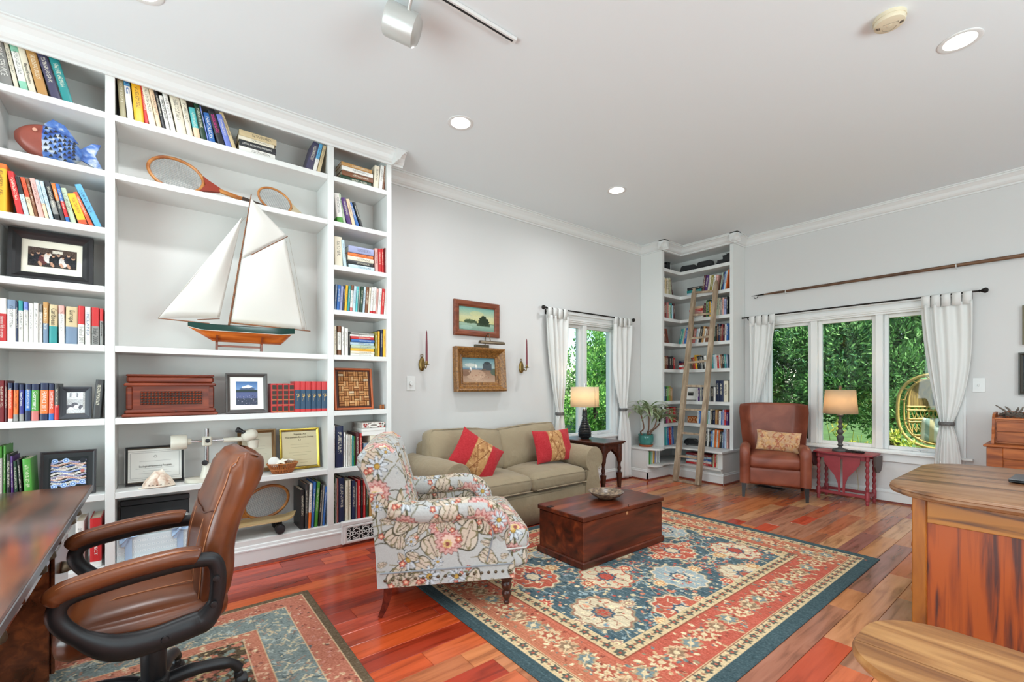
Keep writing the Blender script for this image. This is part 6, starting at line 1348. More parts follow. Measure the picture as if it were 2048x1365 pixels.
# ------------------------------------------------------------------ wooden bench at lower right
t = thing('wooden_bench', 'worn wooden bench with rounded end at lower right', 'bench', (.2, 1.87, 0)); x0, x1, y0, y1 = -.675, .55, -.245, .245
half = [p for p in rrect(x0, x1, y0, y1, .20)]
def slab(poly, z0, z1, nm): 
    rg_ = []; cx = sum(p[0] for p in poly)/len(poly); cy = sum(p[1] for p in poly)/len(poly)
    for f_, z in ((.985, z0), (1, z0+.008), (1, z1-.01), (.99, z1)): rg_.append([(cx+(p[0]-cx)*f_, cy+(p[1]-cy)*f_, z) for p in poly])
    n_ = len(poly); mb = MB().add([q for r2 in rg_ for q in r2], [(i*n_+k, i*n_+(k+1) % n_, (i+1)*n_+(k+1) % n_, (i+1)*n_+k) for i in range(3) for k in range(n_)]+[tuple(range(n_))[::-1], tuple(3*n_+k for k in range(n_))]); return part(nm, mb, M_BENCH, t, 40)
def clip(poly, lo, hi):
    for s_, lim in ((1, lo), (-1, -hi)):
        o = []
        for i in range(len(poly)):
            a, b = poly[i-1], poly[i]; fa, fb = s_*a[1]-lim, s_*b[1]-lim
            if (fa >= 0) != (fb >= 0): k = fa/(fa-fb); o.append((a[0]+(b[0]-a[0])*k, a[1]+(b[1]-a[1])*k))
            if fb >= 0: o.append(b)
        poly = o
    return poly
slab(clip(half, y0, -.078), .415, .45, 'seat_plank'); slab(clip(half, -.076, y1), .415, .45, 'seat_plank')
for x, y in ((-.5, -.15), (-.5, .15), (.4, -.15), (.4, .15)): part('leg', MB().tube([(x, y, .415), (x*1.06, y*1.12, .2), (x*1.1, y*1.22, 0)], [.028, .024, .018], 12), M_BENCH, t, 60)
part('apron', MB().prism([(-.53, -.185), (-.57, -.1), (-.58, 0), (-.57, .1), (-.53, .185), (.45, .185), (.45, -.185)], .375, .415, 'z'), M_BENCH, t)
# ------------------------------------------------------------------ pine writing desk against the back wall
t = thing('pine_writing_desk', 'orange pine writing desk with small drawers against back wall', 'writing desk', (-.1, 5.82, 0)); x0 = -.465
part('body', MB().box(x0+.02, -x0-.02, .01, .45, .42, .735, .004), M_PINE, t); part('ledge', MB().box(x0, -x0, -.015, .455, .735, .757, .006), M_PINE, t)
for x in (x0+.05, -x0-.05):
    for y in (.04, .42): part('leg', MB().lathe([(.018, 0), (.024, .03), (.02, .1), (.03, .25), (.024, .3), (.034, .33), (.034, .43)], 14, (x, y, 0)), M_PINE, t, 50)
part('front_stile', MB().box(x0+.02, x0+.12, .0, .012, .42, .735, .003), M_PINE, t); part('front_rail', MB().box(x0+.12, -x0-.02, .0, .012, .64, .735, .003), M_PINE, t); d = part('drawer', MB().box(x0+.30, -x0-.2, -.006, .012, .555, .66, .004), M_PINE, t); part('drawer', MB().box(x0+.125, x0+.29, -.002, .012, .45, .63, .004), M_PINE, t)
gs = [(.10, .757), (.105, .80), (.13, .84), (.125, .88), (.15, .93), (.155, .985), (.19, 1.02), (.25, 1.03), (.40, 1.035), (.40, .757)]
for s_ in (-1, 1): part('gallery_side', MB().prism(gs, s_*(-x0-.05)-.009, s_*(-x0-.05)+.009, 'x'), M_PINE, t)
part('gallery_back', MB().prism([(x0+.05, .757), (-x0-.05, .757), (-x0-.05, 1.0), (-x0-.12, 1.045), (.1, 1.03), (0, 1.06), (-.1, 1.03), (x0+.12, 1.045), (x0+.05, 1.0)], .39, .405, 'y'), M_PINE, t); part('drawer_case', MB().box(x0+.06, -x0-.06, .17, .39, .76, .985), M_PINE, t); part('gallery_shelf', MB().box(x0+.055, -x0-.055, .15, .395, .975, .99, .002), M_PINE, t)
for xx in (x0+.07, 0.02):
    for z in (.775, .87): d = part('drawer', MB().box(xx, xx+.36, .155, .172, z, z+.088, .003), M_PINE, t); part('knob', MB().lathe([(.005, 0), (.01, .008), (.009, .013), (0, .015)], 12, M=T(xx+.18, .155, z+.044) @ RX(PI/2)), M_MAHOG, d, 50)
t = thing('twig_nest', 'small grey driftwood nest on the pine writing desk', 'nest', (-.40, 6.06, .8115+.18)); r_ = random.Random(6)
tw = MB()
for k in range(46):
    a = r_.uniform(0, 2*PI); r0 = r_.uniform(.05, .075); a2 = a+r_.uniform(.8, 1.6); tw.tube([(r0*math.cos(a), r0*math.sin(a)*.8, r_.uniform(.004, .04)), (r0*1.15*math.cos((a+a2)/2), r0*.95*math.sin((a+a2)/2), r_.uniform(.01, .05)), (r0*math.cos(a2), r0*math.sin(a2)*.8, r_.uniform(.004, .045))], .0045, 5)
o = part('twigs', tw, mat_for('5c5148', .8), t); o['kind'] = 'stuff'
for p_ in ([(-.02, 0, .03), (-.06, 0, .07), (-.11, 0, .11)], [(0, 0, .03), (-.03, 0, .08), (-.05, 0, .1)], [(.02, 0, .03), (.05, 0, .07), (.06, .01, .1)], [(.0, .02, .03), (.03, .02, .08), (.03, .02, .095)]): part('branch', MB().tube(p_, [.006, .008, .004], 6), mat_for('6a5f55', .8), t, 60)
# ------------------------------------------------------------------ corner bookcase
UY, UXF, UYF, UXR = 5.52, -3.635, 5.97, -2.87    # upper: south face, left-wing front x, right-wing front y, right end x
LY, LXF, LYF = 5.205, -3.66, 5.745               # lower cabinet: south face, fronts
cb = thing('corner_bookcase', 'tall white corner bookcase with L-shaped shelves between two windows', 'bookcase', (-3.4, 5.95, 0))
def cpart(name, mb, m=M_SHELF): mb.xf(T(3.4, -5.95, 0)); return part(name, mb, m, cb)
cpart('side_panel', MB().box(XL+.002, UXF, UY, UY+.045, .43, ZC-.02)); cpart('side_panel', MB().box(UXR-.045, UXR, UYF, YB-.002, .43, ZC-.02))
cpart('back_panel', MB().box(XL+.002, XL+.012, UY+.045, YB-.002, .43, ZC-.02), M_BACK); cpart('back_panel', MB().box(XL+.012, UXR-.045, YB-.012, YB-.002, .43, ZC-.02), M_BACK)
CLEV = [2.93, 2.575, 2.235, 1.885, 1.515, 1.062, .748]
def ell(z0, z1, inset=0): return MB().prism([(XL+.012, UY+.045), (UXF-inset, UY+.045), (UXF-inset, UYF+inset), (UXR-.045, UYF+inset), (UXR-.045, YB-.012), (XL+.012, YB-.012)], z0, z1, 'z')
for z in CLEV: cpart('shelf', ell(z-.045, z))
cpart('top_fascia', MB().prism([(UXF-.02, UY), (UXF, UY), (UXF, UYF), (UXR, UYF), (UXR, UYF+.02), (UXF-.02, UYF+.02)], 3.16, ZC-.02, 'z'))
cpart('shelf_ceiling', ell(3.16, 3.18, .02))
def ccr(p0, p1, nrm): return cpart('crown_moulding', bcrown(p0, p1, nrm), M_TRIM)
ccr((XL, UY), (UXF+.1, UY), (0, -1)); ccr((UXF, UY-.1), (UXF, UYF), (1, 0)); ccr((UXF, UYF), (UXR+.1, UYF), (0, -1)); ccr((UXR, UYF-.1), (UXR, YB), (1, 0))
# lower cabinet with a curved top
def scurve(o=0, z=0):
    pts = [(-3.66+o, LY-.012*(o > 0)), (-3.545+o, LY+.05), (-3.53+o, LY+.15), (-3.585+o, LY+.30), (-3.56+o, LY+.42), (-3.45+o, LYF-.07-o), (-3.25, LYF-.06-o), (-2.97, LYF-.085-o), (-2.87, LYF-.10-o)]
    return [(p.x, p.y) for p in bez([(x, y, 0) for x, y in pts], 5)]
def ctop(o, z0, z1, xr): return MB().prism([(XL+.003, LY-.015)]+scurve(o)+[(xr, LYF-.09-o), (xr, YB-.003), (XL+.003, YB-.003)], z0, z1, 'z')
cpart('counter_top', ctop(.012, .408, .432, -2.852))
cpart('lower_shelf', MB().prism([(XL+.003, LY+.01)]+[(x, y+.0) for x, y in scurve(-.004)[1:]]+[(-2.9, YB-.003), (XL+.003, YB-.003)], .185, .205, 'z'))
cpart('end_panel', MB().box(XL+.003, LXF-.036, LY, LY+.02, .001, .408)); cpart('end_panel', MB().box(-2.905, -2.878, LYF-.042, YB-.003, .001, .408)); cpart('front_stile', MB().box(LXF-.035, LXF+.002, LY+.001, LY+.03, .19, .408)); cpart('front_stile', MB().box(-2.945, -2.9055, LYF-.04, LYF-.0, .206, .408))
cpart('divider', MB().box(LXF-.28, LXF-.02, LY+.3, LY+.318, .205, .408)); cpart('cabinet_back', MB().box(XL+.003, XL+.02, LY+.02, YB-.003, .2, .408), M_BACK)
cpart('kick_board', MB().prism([(LXF-.036, LY), (LXF, LY), (LXF, LYF-.02), (-2.906, LYF-.02), (-2.906, LYF+.03), (LXF-.03, LYF+.03)], .001, .184, 'z'))
for p0, p1, nr in (((XL, LY), (LXF+.016, LY), (0, -1)), ((LXF, LY-.016), (LXF, LYF), (1, 0)), ((LXF, LYF-.02), (-2.862, LYF-.042), (0, -1)), ((-2.878, LYF-.042), (-2.878, YB), (1, 0))):
    P = [[(e[0]+nr[0]*a, e[1]+nr[1]*a, b) for a, b in BASE] for e in (p0, p1)]; n = len(BASE); cpart('plinth_moulding', MB().add(P[0]+P[1], [(i, (i+1) % n, n+(i+1) % n, n+i) for i in range(n)]+[tuple(range(n)), tuple(range(n, 2*n))[::-1]]), M_TRIM)
    P = [[(e[0]+nr[0]*a, e[1]+nr[1]*a, b) for a, b in [(.016, 0), (.034, 0), (.032, .009), (.026, .016), (.016, .019)]] for e in (p0, p1)]; cpart('shoe_moulding', MB().add(P[0]+P[1], [(i, (i+1) % 5, 5+(i+1) % 5, 5+i) for i in range(5)]+[tuple(range(5)), tuple(range(5, 10))[::-1]]), M_SHOE)
# books: rows along the right wing (facing -y) and left wing (facing +x)
def crow(wing, k, a0, a1, cols, h0, h1, lean=0, start=0, seed=1, z=None, yoff=0):
    """a0,a1 coordinate range along the wing"""
    r = random.Random(seed+k*7+(3 if wing == 'left' else 0)); cl = cols.split(); ws = [r.uniform(.75, 1.25) for _ in cl]; tot = sum(ws); x = a0; zs = (CLEV[k] if z is None else z)+.0012; nm = ORD[k] if k < 7 else ('counter' if k == 7 else 'bottom')
    for i, (c, w_) in enumerate(zip(cl, ws)):
        e = x+(a1-a0)*w_/tot; th = (e-x)*math.cos(R(lean))*.97; h = r.uniform(h0, h1); ang = R(lean); zo = abs(math.sin(ang))*th/2; m = (x+e)/2
        lab = f"{c} book, {ORD[i+start]} from left on {nm} shelf, {wing} wing of corner bookcase"
        loc = (UXF-.03-r.uniform(0, .012), m, zs+zo) if wing == 'left' else (m, UYF+.03+r.uniform(0, .012)+yoff, zs+zo)
        book(max(.007, th), h, min(.19, h*.75), c, lab, loc, (0, ang, PI/2 if wing == 'left' else 0), f"books on the {nm} shelf of the corner bookcase", pages=True, ink=.8); x = e
def xr(px, y=6.0): return ony(px, 0, y)[0]
def yl(px): return onx(px, 0, UXF-.03)[1]
crow('left', 1, yl(1329), yl(1342), 'cream beige cream khaki', .22, .25, 0); crow('left', 1, yl(1343), yl(1347), 'palegreen maroon', .24, .25, -9, 4)
crow('right', 1, xr(1403), xr(1432), 'maroon purple cream olive white pink', .22, .25, 8); crow('right', 1, xr(1438), xr(1452), 'palegreen navy blue paleblue orange', .23, .27, 9, 6)
crow('left', 2, yl(1328), yl(1351), 'brown darkred grey salmon palegreen teal paleblue maroon', .19, .24, 0)
crow('right', 2, xr(1407), xr(1425), 'maroon green darkgreen yellow blue', .2, .24, 0); crow('right', 2, xr(1431), xr(1455), 'palegreen cream grey pink lavender black', .2, .25, 1, 5)
crow('right', 3, xr(1356), xr(1374), 'teal mint pink blue beige', .22, .25, 12); crow('right', 3, xr(1383), xr(1414), 'salmon paleblue white black tan white brown', .19, .23, 9, 5); crow('right', 3, xr(1426), xr(1455.5), 'darkgreen black brown navy brown darkred maroon white blue', .2, .24, 1, 12)
crow('left', 4, yl(1328), yl(1352), 'khaki brown maroon black black red', .17, .19, 0)
crow('right', 4, xr(1383), xr(1414), 'brown red yellow black charcoal grey black white', .16, .2, -6); crow('right', 4, xr(1420), xr(1455.5), 'darkred teal paleblue white red white brown black teal greyblue', .17, .2, -4, 8)
crow('left', 5, yl(1328), yl(1346), 'blue darkgreen green olive tan', .19, .21, 0)
crow('right', 5, xr(1392), xr(1420), 'white purple grey navy darkgrey beige black grey', .17, .2, 0); crow('right', 5, xr(1420.5), xr(1430), 'charcoal black white', .18, .21, 0, 8); crow('right', 5, xr(1431), xr(1455.5), 'navy navy cream', .27, .29, 0, 11)
crow('left', 6, yl(1328), yl(1356), 'darkgreen magenta pink red olive red maroon', .18, .22, 0)
crow('right', 6, xr(1394), xr(1406), 'white blue blue lavender', .17, .2, 0); crow('right', 6, xr(1412), xr(1455.5), 'green paleblue cream black navy tan brown white blue lavender red purple', .17, .21, 1, 4)
crow('left', 7, yl(1334), yl(1350), 'turquoise blue red lilac blue', .24, .3, -4, z=.433); crow('right', 7, xr(1409), xr(1445), 'darkgrey white black blue paleblue orange white orange black greyblue', .2, .25, 3, z=.433); crow('right', 7, xr(1446), xr(1455.5), 'lavender paleblue pink', .27, .3, 0, 10, z=.433)
def cstack(k, a0, a1, cols, th, z=None, yo=0): stack(cols.split(), a0, a1, 'y', UYF+.04+yo, CLEV[k] if z is None else z, th, ('%s shelf, right wing of corner bookcase' % (ORD[k] if k < 7 else 'bottom')), 'flat stacks in the corner bookcase')
cstack(1, xr(1373), xr(1402), 'paleblue teal charcoal', .038); cstack(2, xr(1378), xr(1405), 'white maroon pink red peach', .034); cstack(4, xr(1357), xr(1374), 'red white darkred navy', .032)
cstack(8, ony(1372, 0, 5.76)[0], ony(1424, 0, 5.76)[0], 'red white blue paleblue darkred', .03, .2055, -.25)
for i, c in enumerate('beige red cream darkred tan white green'.split()):
    x = ony(1427, 0, 5.76)[0]+.022*i; book(.02, .17, .12, c, f"{c} magazine, {ORD[i]} from left at the end of the bottom corner shelf", (x, LYF+.01, .2065), (0, R(2), 0), 'magazines in the corner cabinet', ink=.6)
for i, c in enumerate('mint green mint cream yellow lavender white'.split()):
    book(.018, .17, .12, c, f"{c} folder, {ORD[i]} from left in low cabinet under the plant", (LXF-.015, LY+.05+.032*i, .2065), (0, R(3), PI/2), 'folders in the corner cabinet', ink=.3)
# black model trains on the top shelf
M_TR = mat('matt_black_model', '1f2022', .6)
def train(label, loc, rz, kind):
    t = thing('model_train', label, 'model train', loc, rz, 'model trains on the top shelf'); L = .24
    part('chassis', MB().box(-L/2, L/2, -.03, .03, .018, .03, .003), M_TR, t)
    for x in (-.085, -.05, .05, .085):
        w_ = MB()
        for y in (-.028, .028): w_.lathe([(.014, -.004), (.014, .004)], 14, M=T(x, y, .014) @ RX(PI/2))
        part('wheelset', w_.tube([(x, -.028, .014), (x, .028, .014)], .003, 6), M_TR, t)
    if kind == 'engine':
        part('boiler', MB().lathe([(.03, 0), (.032, .004), (.032, .15), (.03, .155)], 18, M=T(-L/2, 0, .062) @ RY(PI/2)), M_TR, t, 50); part('cab', MB().box(.04, .11, -.034, .034, .03, .115, .003), M_TR, t); part('cab_roof', MB().box(.03, .118, -.04, .04, .115, .122, .003), M_TR, t)
        part('chimney', MB().lathe([(.008, .09), (.008, .12), (.012, .125)], 12, (-.09, 0, 0)), M_TR, t, 50); part('dome', MB().lathe([(.013, .09), (.012, .102), (0, .108)], 12, (-.02, 0, 0)), M_TR, t, 50)
    elif kind == 'caboose':
        part('cabin', MB().box(-.03, .1, -.034, .034, .03, .10, .002), M_TR, t); part('roof', MB().box(-.04, .12, -.04, .04, .10, .108, .003), M_TR, t); part('cupola', MB().box(.02, .07, -.026, .026, .108, .13, .003), M_TR, t); part('bonnet', MB().box(-.11, -.03, -.025, .025, .03, .065, .004), M_TR, t); part('flue', MB().tube([(.0, 0, .1), (.0, 0, .145)], .004, 6), M_TR, t)
    else: part('tub', MB().prism([(-L/2+.005, .03), (L/2-.005, .03), (L/2-.02, .085), (L/2-.04, .095), (-L/2+.04, .095), (-L/2+.02, .085)], -.033, .033, 'y'), M_TR, t)
z = CLEV[0]+.0015
train('black model locomotive at the left end of the top corner shelf', (UXF-.09, 5.69, z), PI/2, 'engine'); train('black model coal wagon in the angle of the top corner shelf', (-3.56, UYF+.1, z), R(12), 'wagon'); train('black model wagon in the middle of the top corner shelf', (-3.29, UYF+.07, z), R(2), 'wagon'); train('black model caboose at the right of the top corner shelf', (-3.0, UYF+.07, z), R(2), 'caboose')
# small frames, box and model car
cv = Canvas(.12, .15, .003, '6b4a3c'); cv.blob(.06, .09, .035, 'c48a78', asp=.8).blob(.06, .12, .04, '5a3a2c', asp=1.5).blob(.06, .02, .05, '7d5a50')
frame('photo_frame', 'brown framed portrait photo on fourth corner shelf', 'picture frame', .17, .21, .022, .014, M_REDWOOD, cv, (UXF-.06, 5.665, CLEV[3]+.003), (R(-9), 0, PI/2))
cv = Canvas(.09, .06, .003, '4a4a44'); cv.blob(.045, .02, .03, '2c2c2a', asp=1.5).rect(0, .09, .045, .06, '8a8a84')
frame('photo_frame', 'white matted silver frame on sixth shelf behind the ladder', 'picture frame', .25, .2, .014, .012, mat('silver_frame', 'b8b8b8', .25, metal=.7), cv, (-3.52, UYF+.07, CLEV[5]+.003), (R(-8), 0, 0), matw=1, matc='f0eee9')
t = thing('lattice_box', 'small tan lattice-front box on seventh corner shelf', 'box', (-3.45, UYF+.06, CLEV[6]+.0015)); part('body', MB().box(-.11, .09, 0, .1, 0, .09, .003), M_PINE, t); lt = MB()
for k in range(5):
    for s_ in (-1, 1): lt.tube([(-.105+.04*k, -.003, .01 if s_ > 0 else .08), (-.07+.04*k, -.003, .08 if s_ > 0 else .01)], .0025, 5)
o = part('lattice', lt, mat_for('d8b488'), t); o['kind'] = 'stuff'
t = thing('model_car', 'black model car on the corner counter behind the ladder', 'model car', (-3.42, UYF+.02, .4335), R(4))
part('car_body', MB().prism([(-.14, .02), (.14, .02), (.145, .045), (.12, .062), (.03, .068), (-.01, .095), (-.09, .097), (-.135, .065)], -.05, .05, 'y'), M_GLOSS, t, color=hx('17181a'))
for x in (-.09, .09):
    for y in (-.052, .052): part('wheel', MB().lathe([(.008, -.008), (.024, -.008), (.026, 0), (.024, .008), (.008, .008)], 16, M=T(x, y, .026) @ RX(PI/2)), M_BLACK, t, 50)
for y in (-.03, .03): part('headlamp', MB().lathe([(.009, 0), (.007, .004), (0, .005)], 12, M=T(.143, y, .05) @ RY(PI/2)), M_CHROME, t)
# ------------------------------------------------------------------ ladder
A = Vector(tuple(onz(1351, 963, 0))); B = Vector(tuple(onz(1396, 971, 0))); ft = thing('wooden_ladder', 'weathered wooden ladder leaning on the corner bookcase', 'ladder', ((A.x+B.x)/2, (A.y+B.y)/2, 0)); O_ = Vector(ft.location)
tops = []
yt = UYF-.04
for (px, py) in ((1389, 577), (1433, 562)): tops.append(Vector(tuple(ony(px, py, yt))))
rails = [(A, tops[0]), (B, tops[1])]
for a, b in rails:
    d = (b-a); pts = [a-O_+d*k for k in (0, .3, .6, .97, 1)]; part('rail', MB().tube([p+Vector((0, 0, .004)) for p in pts], [.042, .04, .038, .034, .016], 4, up=(1, 1, 0)), M_LADDER, ft, 30)
for k, (pl, pr_) in enumerate(((582, 578), (627, 623), (674, 669), (722, 718), (768, 769), (815, 817), (862, 866), (908, 914), (957, 964))):
    def at(rail, py):
        a, b = rail; lo, hi = 0., 1.
        for _ in range(30):
            m_ = (lo+hi)/2; p = a+(b-a)*m_; v = np.array(p)-np.array([0, 0, CH]); y_ = HY-FPX*v[2]/(v @ _fw); 
            if y_ > py: lo = m_
            else: hi = m_
        return a+(b-a)*lo
    p, q_ = at(rails[0], pl+4), at(rails[1], pr_+4); part('rung', MB().tube([p-O_, (p+q_)/2-O_, q_-O_], .019, 4, up=(0, 1, 1)), M_LADDER, ft, 30)
# ------------------------------------------------------------------ plant
t = thing('potted_dracaena', 'striped-leaf potted plant in teal pot on the corner cabinet', 'potted plant', (-3.79, 5.36, .434)); M_TERRA = mat('terracotta', 'a5552f', .8)
part('saucer', MB().lathe([(0, 0), (.085, 0), (.098, .03), (.09, .03), (.08, .008), (0, .006)], 28), M_TERRA, t, 50); part('pot', MB().lathe([(0, .008), (.07, .008), (.085, .03), (.104, .08), (.106, .13), (.101, .155), (.108, .16), (.108, .168), (.098, .168), (.094, .14), (0, .14)], 32), mat('teal_glaze', '3e7d74', .15, var=.2, vscale=9), t, 50)
part('soil', MB().lathe([(0, .147), (.095, .143)], 20), mat_for('3a2a20', .95), t)
lm = MB(); r_ = random.Random(14); LV = []; 
def leaf(base, az, L, droop, wd):
    P = []; n = 9; side = Vector((-math.sin(az), math.cos(az), 0)); p = Vector(base); el = r_.uniform(.7, 1.25)
    for i in range(n+1):
        u = i/n; w_ = wd*math.sin(PI*min(1, .12+u*.88))**.8; P.append((p-side*w_, p+Vector((0, 0, -.004)), p+side*w_)); e = el-droop*u*1.5; p = p+Vector((math.cos(az)*math.cos(e), math.sin(az)*math.cos(e), math.sin(e)))*(L/n)
    return P
verts = []; faces = []; cols = []
stems = [((-.02, -.03), (.04, -.17, .46), 17), ((.01, .02), (.06, -.01, .50), 18), ((.03, .04), (.12, .20, .36), 17), ((.03, .01), (.14, .06, .40), 12)]
lc = MB()
for (bx_, by_), tip, nl in stems:
    part('stem', MB().tube(bez([(bx_, by_, .14), (bx_*1.5, by_*2-.02, .2), (tip[0]*.7+.01, tip[1]*.6, .27), tip], 6), [.011]*7+[.009]*12, 8), mat_for('7a5a48', .8), t, 60)
    for k in range(nl):
        lf = leaf((tip[0], tip[1], tip[2]+r_.uniform(-.03, .02)), k*2.4+r_.uniform(-.3, .3), r_.uniform(.28, .42), r_.uniform(.9, 1.6), r_.uniform(.016, .024))
        me = MB(); n0 = 0
        vv = []; cc = []
        for a_, b_, c_ in lf:
            for f_, (p, q_) in ((0, (a_, b_)), (.5, (a_, b_)), (1, (a_, b_)), (.5, (c_, b_)), (0, (c_, b_))): g_ = p*(1-f_)+q_*f_; vv.append((max(g_.x, -.195+.02*f_), min(max(g_.y, -.30), .148) if g_.x < .17 else max(g_.y, -.30), g_.z)); cc.append(hx({0: 'dfe2c4', .5: '6f8c58', 1: 'a8b48c'}[f_]))
        fs = [(i*5+k2, i*5+k2+1, (i+1)*5+k2+1, (i+1)*5+k2) for i in range(len(lf)-1) for k2 in range(4)]
        m_ = mkmesh('leaf', MB().add(vv, fs), None, 180) if False else None
        mb = MB().add(vv, fs); ml = bpy.data.meshes.new('leaf'); ml.from_pydata(mb.v, [], mb.f); ml.materials.append(bpy.data.materials.get('striped_leaf') or vcol('striped_leaf', .4, trans=.25)); setcol(ml, np.array(cc)); ml.polygons.foreach_set('use_smooth', [True]*len(ml.polygons)); link('leaf', ml, t)
# ------------------------------------------------------------------ curtains and rods
def rod(label, loc, rz, x0, x1, z, off):
    t = thing('curtain_rod', label, 'curtain rod', loc, rz); part('pole', MB().tube([(x0, -off, z), (x1, -off, z)], .009, 10), M_IRON, t, 60)
    for x, s_ in ((x0, -1), (x1, 1)):
        part('finial', MB().lathe([(.009, 0), (.014, .006), (.008, .012), (.02, .03), (.027, .045), (.02, .062), (0, .07)], 16, M=T(x, -off, z) @ RY(s_*PI/2)), M_IRON, t, 50); part('bracket', MB().tube([(x-s_*.06, 0, z-.03), (x-s_*.06, -off*.7, z-.03), (x-s_*.06, -off, z-.012)], .006, 8).box(x-s_*.06-.012, x-s_*.06+.012, -.006, 0, z-.06, z, .002), M_IRON, t, 50)
def curtain(label, loc, rz, off, x0t, x1t, xt, zt, wt, x0b, x1b, ztop, zbot, folds=5, ntab=4, pl=1.6, prr=3.0, ph=0.):
    t = thing('curtain', label, 'curtain', loc, rz, 'linen tab-top curtains'); nv, nu = 60, folds*10; P = []
    z1 = ztop-.085
    for j in range(nv+1):
        z = z1+(zbot-z1)*j/nv
        if z > zt: s_ = (z1-z)/(z1-zt); L = x0t+(xt-wt/2-x0t)*s_**pl; Rr = x1t+(xt+wt/2-x1t)*s_**prr
        else: s_ = min(1, (zt-z)/max(.25, (zt-zbot)*.6)); e = math.sin(PI/2*s_)**.8; L = xt-wt/2+(x0b-xt+wt/2)*e; Rr = xt+wt/2+(x1b-xt-wt/2)*e
        w_ = Rr-L; A_ = .012+.026*min(1, w_/(x1t-x0t))+.012*(abs(z-zt) < .06); row = []
        for i in range(nu+1):
            u = i/nu; row.append((L+w_*u, -off+.0+A_*math.sin(2*PI*folds*(u+.05*math.sin(5*u+ph))+ph+.5*math.sin(3*z+ph))*(.65+.35*math.sin(4.3*u+ph*2+1))+.008*math.sin(7*u+5*z), z))
        P.append(row)
    o = part('panel', MB().grid(P), M_CURTAIN, t, 180); o.modifiers.new('s', 'SOLIDIFY').thickness = .002
    for k in range(ntab):
        x = x0t+(x1t-x0t)*(k+.5)/ntab; w_ = (x1t-x0t)/ntab*.43
        pts = [(-off-.014, z1-.03), (-off-.014, ztop-.01), (-off-.008, ztop+.008), (-off, ztop+.013), (-off+.008, ztop+.008), (-off+.014, ztop-.01), (-off+.014, z1-.03)]
        o = part('tab', MB().grid([[(x-w_, y, z) for y, z in pts], [(x+w_, y, z) for y, z in pts]]), M_CURTAIN, t, 60); o.modifiers.new('s', 'SOLIDIFY').thickness = .002
    if wt < .2: part('tieback', MB().tube([(xt+(wt/2+.012)*math.cos(a), -off+.045*math.sin(a), zt) for a in np.linspace(0, 2*PI, 25)[:-1]], .02, 6, closed=True, flat=.25, up=(0, 0, 1)), mat('beaded_tieback', '5d5a58', .5, var=.6, vscale=120), t, 60)
OFF = .085
o1 = (XL, 4.42, 0); f1 = lambda px: onx(px, 0, XL+OFF)[1]-4.42
rod('black curtain rod over the left wall window', o1, PI/2, f1(1093), f1(1263), 2.20, OFF)
zt1 = onx(1119, 828, XL+OFF)[2]
curtain('curtain left of the left window, tied back beside the sofa', o1, PI/2, OFF, f1(1094), f1(1135), f1(1119.5), zt1, .085, f1(1110), f1(1132), 2.20, .03, 4, 4, 1.5, 2.6)
curtain('curtain right of the left window, beside the plant', o1, PI/2, OFF, f1(1228), f1(1263), f1(1246), zt1+.01, .1, f1(1238), f1(1262), 2.20, .012, 4, 4, 3.0, 1.8, 1.)
o2 = (-1.7, YB, 0); f2 = lambda px: ony(px, 0, YB-OFF)[0]+1.7
rod('long black curtain rod over the wide back window', o2, 0, f2(1486), f2(1957), 2.193, OFF)
zt2 = ony(1892, 848, YB-OFF)[2]
curtain('curtain left of the wide window, behind the wing chair', o2, 0, OFF, f2(1498), f2(1551), f2(1508), 1.0, .1, f2(1495), f2(1530), 2.193, .03, 5, 4, 2., 1.3, .6)
curtain('curtain right of the wide window, knotted beside the light switch', o2, 0, OFF, f2(1842), f2(1946), f2(1893), zt2, .09, f2(1866), f2(1925), 2.193, .03, 5, 5, 1.7, 3.0, .3)
# long wooden boat-hook pole above the window
a, b = ony(1503, 593, YB-.035), ony(2120, 499, YB-.035); t = thing('boat_hook_pole', 'long brown wooden boat-hook pole mounted above the wide window', 'pole', ((a[0]+b[0])/2, YB-.035, a[2])); L = (b[0]-a[0])/2
part('shaft', MB().tube([(-L+.14, 0, 0), (-L+.3, 0, 0), (L, 0, 0)], [.008, .015, .019], 12), wood('dark_pole_wood', '4a3120', '7a563a', grain=(1, 12, 12), rough=.5), t, 60); part('iron_tip', MB().tube([(-L, 0, 0), (-L+.16, 0, 0)], [.003, .011], 10).tube(bez([(-L+.09, 0, 0), (-L+.07, 0, -.03), (-L+.04, 0, -.035), (-L+.035, 0, -.018)], 5), .004, 6), M_IRON, t, 60)
for x in (-L+.42, L*.5): part('wall_hook', MB().tube([(x, .033, -.03), (x, -.004, -.026), (x, -.02, -.01), (x, -.018, .006)], .004, 6), M_TRIM, t, 60)
# lamp cord and floor vent behind the wing chair
t = thing('floor_vent', 'dark floor register behind the wing chair', 'vent', (-2.45, 6.05, .0005)); part('plate', MB().box(-.16, .16, -.05, .05, 0, .004, .001), mat_for('4a3d34', .5), t)
for k in range(7): part('slat', MB().box(-.14, .14, -.04+.012*k, -.034+.012*k, .004, .006), M_IRON, t)
t = tag(part('lamp_cord', MB().tube(bez([(-1.66, 6.22, .5), (-1.6, 6.26, .25), (-1.62, 6.2, .012), (-1.9, 6.12, .006), (-2.15, 6.22, .006), (-2.13, 6.27, .3)], 8), .003, 6), mat_for('c9b88a'), None, 60), 'thin pale lamp cord trailing along the floor under the red table', 'cord')
